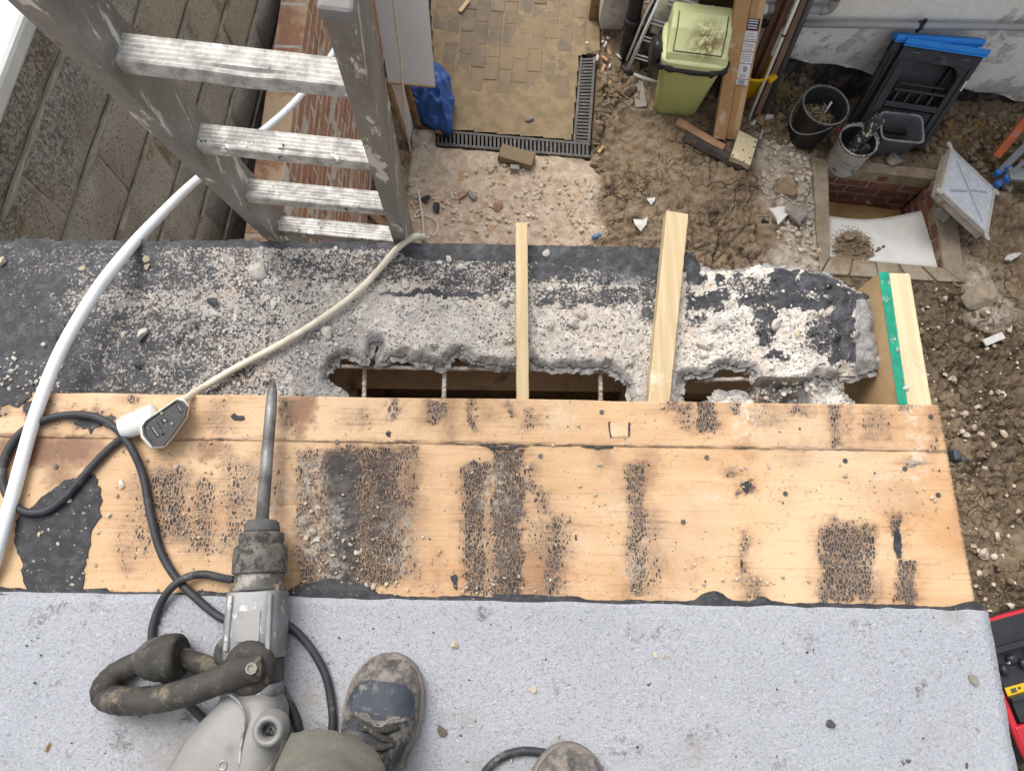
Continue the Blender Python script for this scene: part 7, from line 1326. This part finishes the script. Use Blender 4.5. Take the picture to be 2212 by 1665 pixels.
plyL = [(455, 957, 7), (486, 962, 4), (1295, 1004, 12), (1253, 1050, 6), (1285, 1069, 8), (1825, 1027, 9), (380, 1008, 10), (264, 1052, 8), (455, 1022, 6), (412, 1074, 5), (395, 1150, 8), (398, 1110, 6), (427, 1120, 6), (436, 1140, 6), (430, 1160, 7), (418, 1162, 5), (182, 1022, 9), (253, 1070, 7), (670, 1045, 7), (672, 1105, 7), (688, 1096, 8), (660, 1088, 6), (675, 1148, 14), (662, 1160, 10), (685, 1166, 13), (742, 1168, 10), (758, 1176, 9), (770, 1192, 9), (745, 1205, 10), (772, 1212, 8), (780, 1188, 7), (720, 1200, 8), (705, 1215, 7), (790, 1262, 9), (806, 1268, 10), (835, 1262, 10), (856, 1258, 7), (1000, 1278, 9), (1030, 1270, 6), (1065, 1262, 9), (1090, 1248, 6), (1120, 1245, 7), (1190, 1252, 8), (1500, 1272, 8), (1520, 1262, 7), (1560, 1252, 7), (1590, 1250, 9), (1645, 1252, 8), (1655, 1258, 8), (1690, 1246, 7), (1745, 1254, 9), (1480, 1226, 8), (1500, 1220, 8), (1600, 1185, 8), (1660, 1010, 8), (1980, 1060, 6), (2012, 1075, 7), (2020, 1082, 6), (1996, 1056, 5), (1194, 962, 9), (1347, 960, 8), (1348, 944, 8), (1580, 1008, 9), (1600, 1012, 8), (1605, 1052, 6), (1020, 1020, 5), (985, 1060, 6), (1140, 1010, 5), (1530, 930, 6), (1250, 920, 6), (1430, 880, 6), (60, 850, 6), (420, 880, 5), (950, 1190, 6), (340, 1275, 7), (600, 1272, 8), (560, 1268, 6)]
small = []
for i, (px, py, s) in enumerate(plyL):
    if s < 8: small.append((px, py, s)); continue
    lb = 'stone chips between bitumen patch and chisel' if px < 640 else 'stone chips on the broad stain by the chuck' if px < 865 else 'stone chips along the felt edge below the middle stains' if px < 1250 and py > 1150 else 'stone chips along the right half of the felt edge' if py > 1150 else 'stone chips on the upper plywood right of the chisel'
    CG_ = globals().setdefault('CG_', {}); CG_.setdefault(lb, []).append((px, chip(px, py, s * .00062, '', CHIPY if i % 3 else CHIP, 'ply', lb, i)))
for lb, L_g in CG_.items(): rank(L_g, 'leftmost', 'left', 'rightmost', lb)
obj('small_chips', rocks([P(a, b, ZP + .001) for a, b, _ in small], [s * .00062 for _, _, s in small], 12), CHIPY, kind='stuff')
for px, py, s in [(85, 1152, 11), (108, 1143, 7), (128, 1175, 10), (182, 1110, 9), (186, 1142, 6), (235, 1113, 10), (212, 1150, 6)]: PT_ = globals().setdefault('PT_', []); PT_.append((px, chip(px, py, s * .0006, '', CHIPY, 'ply', 'chips on the black bitumen patch')))
rank(PT_, 'leftmost', 'left', 'rightmost', 'stone chips on the black bitumen patch')
chip(152, 1142 - 80 + 20, .006, 'white chip on the upper part of the black bitumen patch', STONE_W, 'ply'); chip(262, 1052 - 8, .008, 'thin white sliver on the plywood right of the black bitumen patch', STONE_W, 'ply', flat=(.2, .3))
feltL = [(981, 1394, .0085, 'triangular pale chip on the felt straight above the left shoe', CHIPY), (1150, 1490, .0075, 'long tan chip standing alone on the felt between the shoes', CHIPY), (1414, 1415, .0065, 'left tan chip of the close pair on the felt', CHIPY), (1440, 1417, .0070, 'right tan chip of the close pair on the felt', CHIPY), (1207, 1588, .006, 'tan chip on the felt just above the right shoe', CHIPY), (1105, 1650 - 10, .006, 'tan chip beside the looped cable on the felt', CHIPY), (2098, 1468, .011, 'dark grey triangular chip near the right edge of the felt', STONE_G), (1792, 1565, .010, 'black curled scrap on the felt at the lower right', CHIPD), (830, 1475 - 55, .006, 'small tan chip on the felt just left of the shoe toe', CHIPY), (955, 1578, .012, 'dark brown leaf like flake right of the left shoe', simple('dead_leaf', (.12, .10, .075), .9)), (105, 1612, .009, 'brown chip on the felt at the lower left', STONE_B), (1360 + 95, 1405, .003, 'tiny chip above the close pair on the felt', CHIPY)]
for px, py, s, lb, mt in feltL: chip(px, py, s, lb, mt, 'felt', flat=(.25, .6))
# fine chippings nobody could count
def fine(L, z, n, lo, hi, seed):
    rs = np.random.RandomState(seed); C_, S_ = [], []
    while len(C_) < n:
        x0, x1, y0, y1 = L[rs.randint(len(L))]; c = P(rs.uniform(x0, x1), rs.uniform(y0, y1), z)
        if z == ZS:
            p_ = np.array([c[0]]); q_ = np.array([c[1]])
            if max(float(sdf(p_, q_, h)[0]) for h in (h1, h2, h3)) > -.008 or float(sdf(p_, q_, outr)[0]) < .012: continue
            c[2] = slabz(c[0], c[1]) - .001
        C_.append(c); S_.append(lo + (hi - lo) * rs.rand() ** 3)
    return rocks(C_, S_, seed)
sl_ = [(0, 1430, 560, 840), (480, 1430, 600, 840), (620, 1110, 640, 780), (1150, 1420, 620, 790), (0, 130, 780, 842), (640, 760, 700, 780)]
obj('concrete_chippings', fine(sl_, ZS, 700, .0010, .0065, 5), CHIP, kind='stuff'); obj('white_chippings', fine([(1480, 1840, 600, 800), (1640, 1760, 815, 850), (1500, 1640, 680, 790)], ZS, 300, .0012, .0075, 6), simple('white_aggregate', (.54, .50, .44), .9, .15, 40, .5, 0, (.36, .34, .32), 30, .56, .64), kind='stuff')
obj('plywood_grit', fine([(640, 900, 1150, 1275), (240, 700, 950, 1280), (820, 1500, 1250, 1292), (1400, 2080, 900, 1290), (60, 210, 1050, 1270), (700, 1400, 1000, 1280), (0, 1400, 860, 940)], ZP + .001, 620, .0010, .0034, 7), CHIPY, kind='stuff')
obj('dark_grit', fine([(240, 2080, 880, 1290)], ZP + .001, 130, .0010, .003, 8), CHIPD, kind='stuff')
obj('felt_grit', fine([(0, 2120, 1320, 1660)], ZP + .0062, 150, .0010, .0028, 9), CHIPD, kind='stuff')
# chips fallen on the green board edge
for px, py, s in ((1931, 733, .0045), (1937, 756, .006), (1956, 840, .006)): c = P(px, py, zb); o = obj('stone_chip', rocks([c], [s], px, True), CHIP); tag(o, {733: 'topmost', 756: 'middle one', 840: 'lowest'}[py] + ' of the pale chips lying on the green board edge', 'stone chip', 'chips on the green edge'); rebase(o, c)
# dry weeds at the foot of the wall
def weeds(name, px, py, n, h, seed):
    rs = np.random.RandomState(seed); c = P(px, py, .0); c[2] = gh(c[0], c[1]); m = MB()
    for i in range(n):
        a_ = rs.rand() * 6.28; b = c + np.array([rs.normal(0, .035), rs.normal(0, .03), 0]); d_ = np.array([math.cos(a_) * .5, math.sin(a_) * .5, rs.uniform(.3, 1)]); L0 = h * rs.uniform(.5, 1); s_ = np.array([-d_[1], d_[0], 0]); s_ = s_ / np.linalg.norm(s_) * .0022
        p = [b + d_ * L0 * t + np.array([0, 0, -.5 * L0 * t * t * (1 - d_[2] * .5)]) for t in (0, .4, .75, 1)]
        m.add([p[0] - s_, p[0] + s_, p[1] - s_, p[1] + s_, p[2] - s_ * .7, p[2] + s_ * .7, p[3]], [(0, 1, 3, 2), (2, 3, 5, 4), (4, 5, 6)])
    return m, c
DRYG = simple('dry_grass', (.27, .21, .10), .9, .35, 30, .2); m, c = weeds('w', 1690, 205, 150, .22, 2); o = obj('dry_weeds', m, DRYG); tag(o, 'tuft of dry grass between the leaning poles and the black bucket', 'weeds'); rebase(o, c)
GRNG = simple('green_grass', (.11, .12, .045), .9, .35, 30, .2); m, c = weeds('w', 1645, 150, 130, .20, 3); o = obj('green_weeds', m, GRNG); tag(o, 'tuft of greenish weeds behind the yellow bucket', 'weeds'); rebase(o, c)
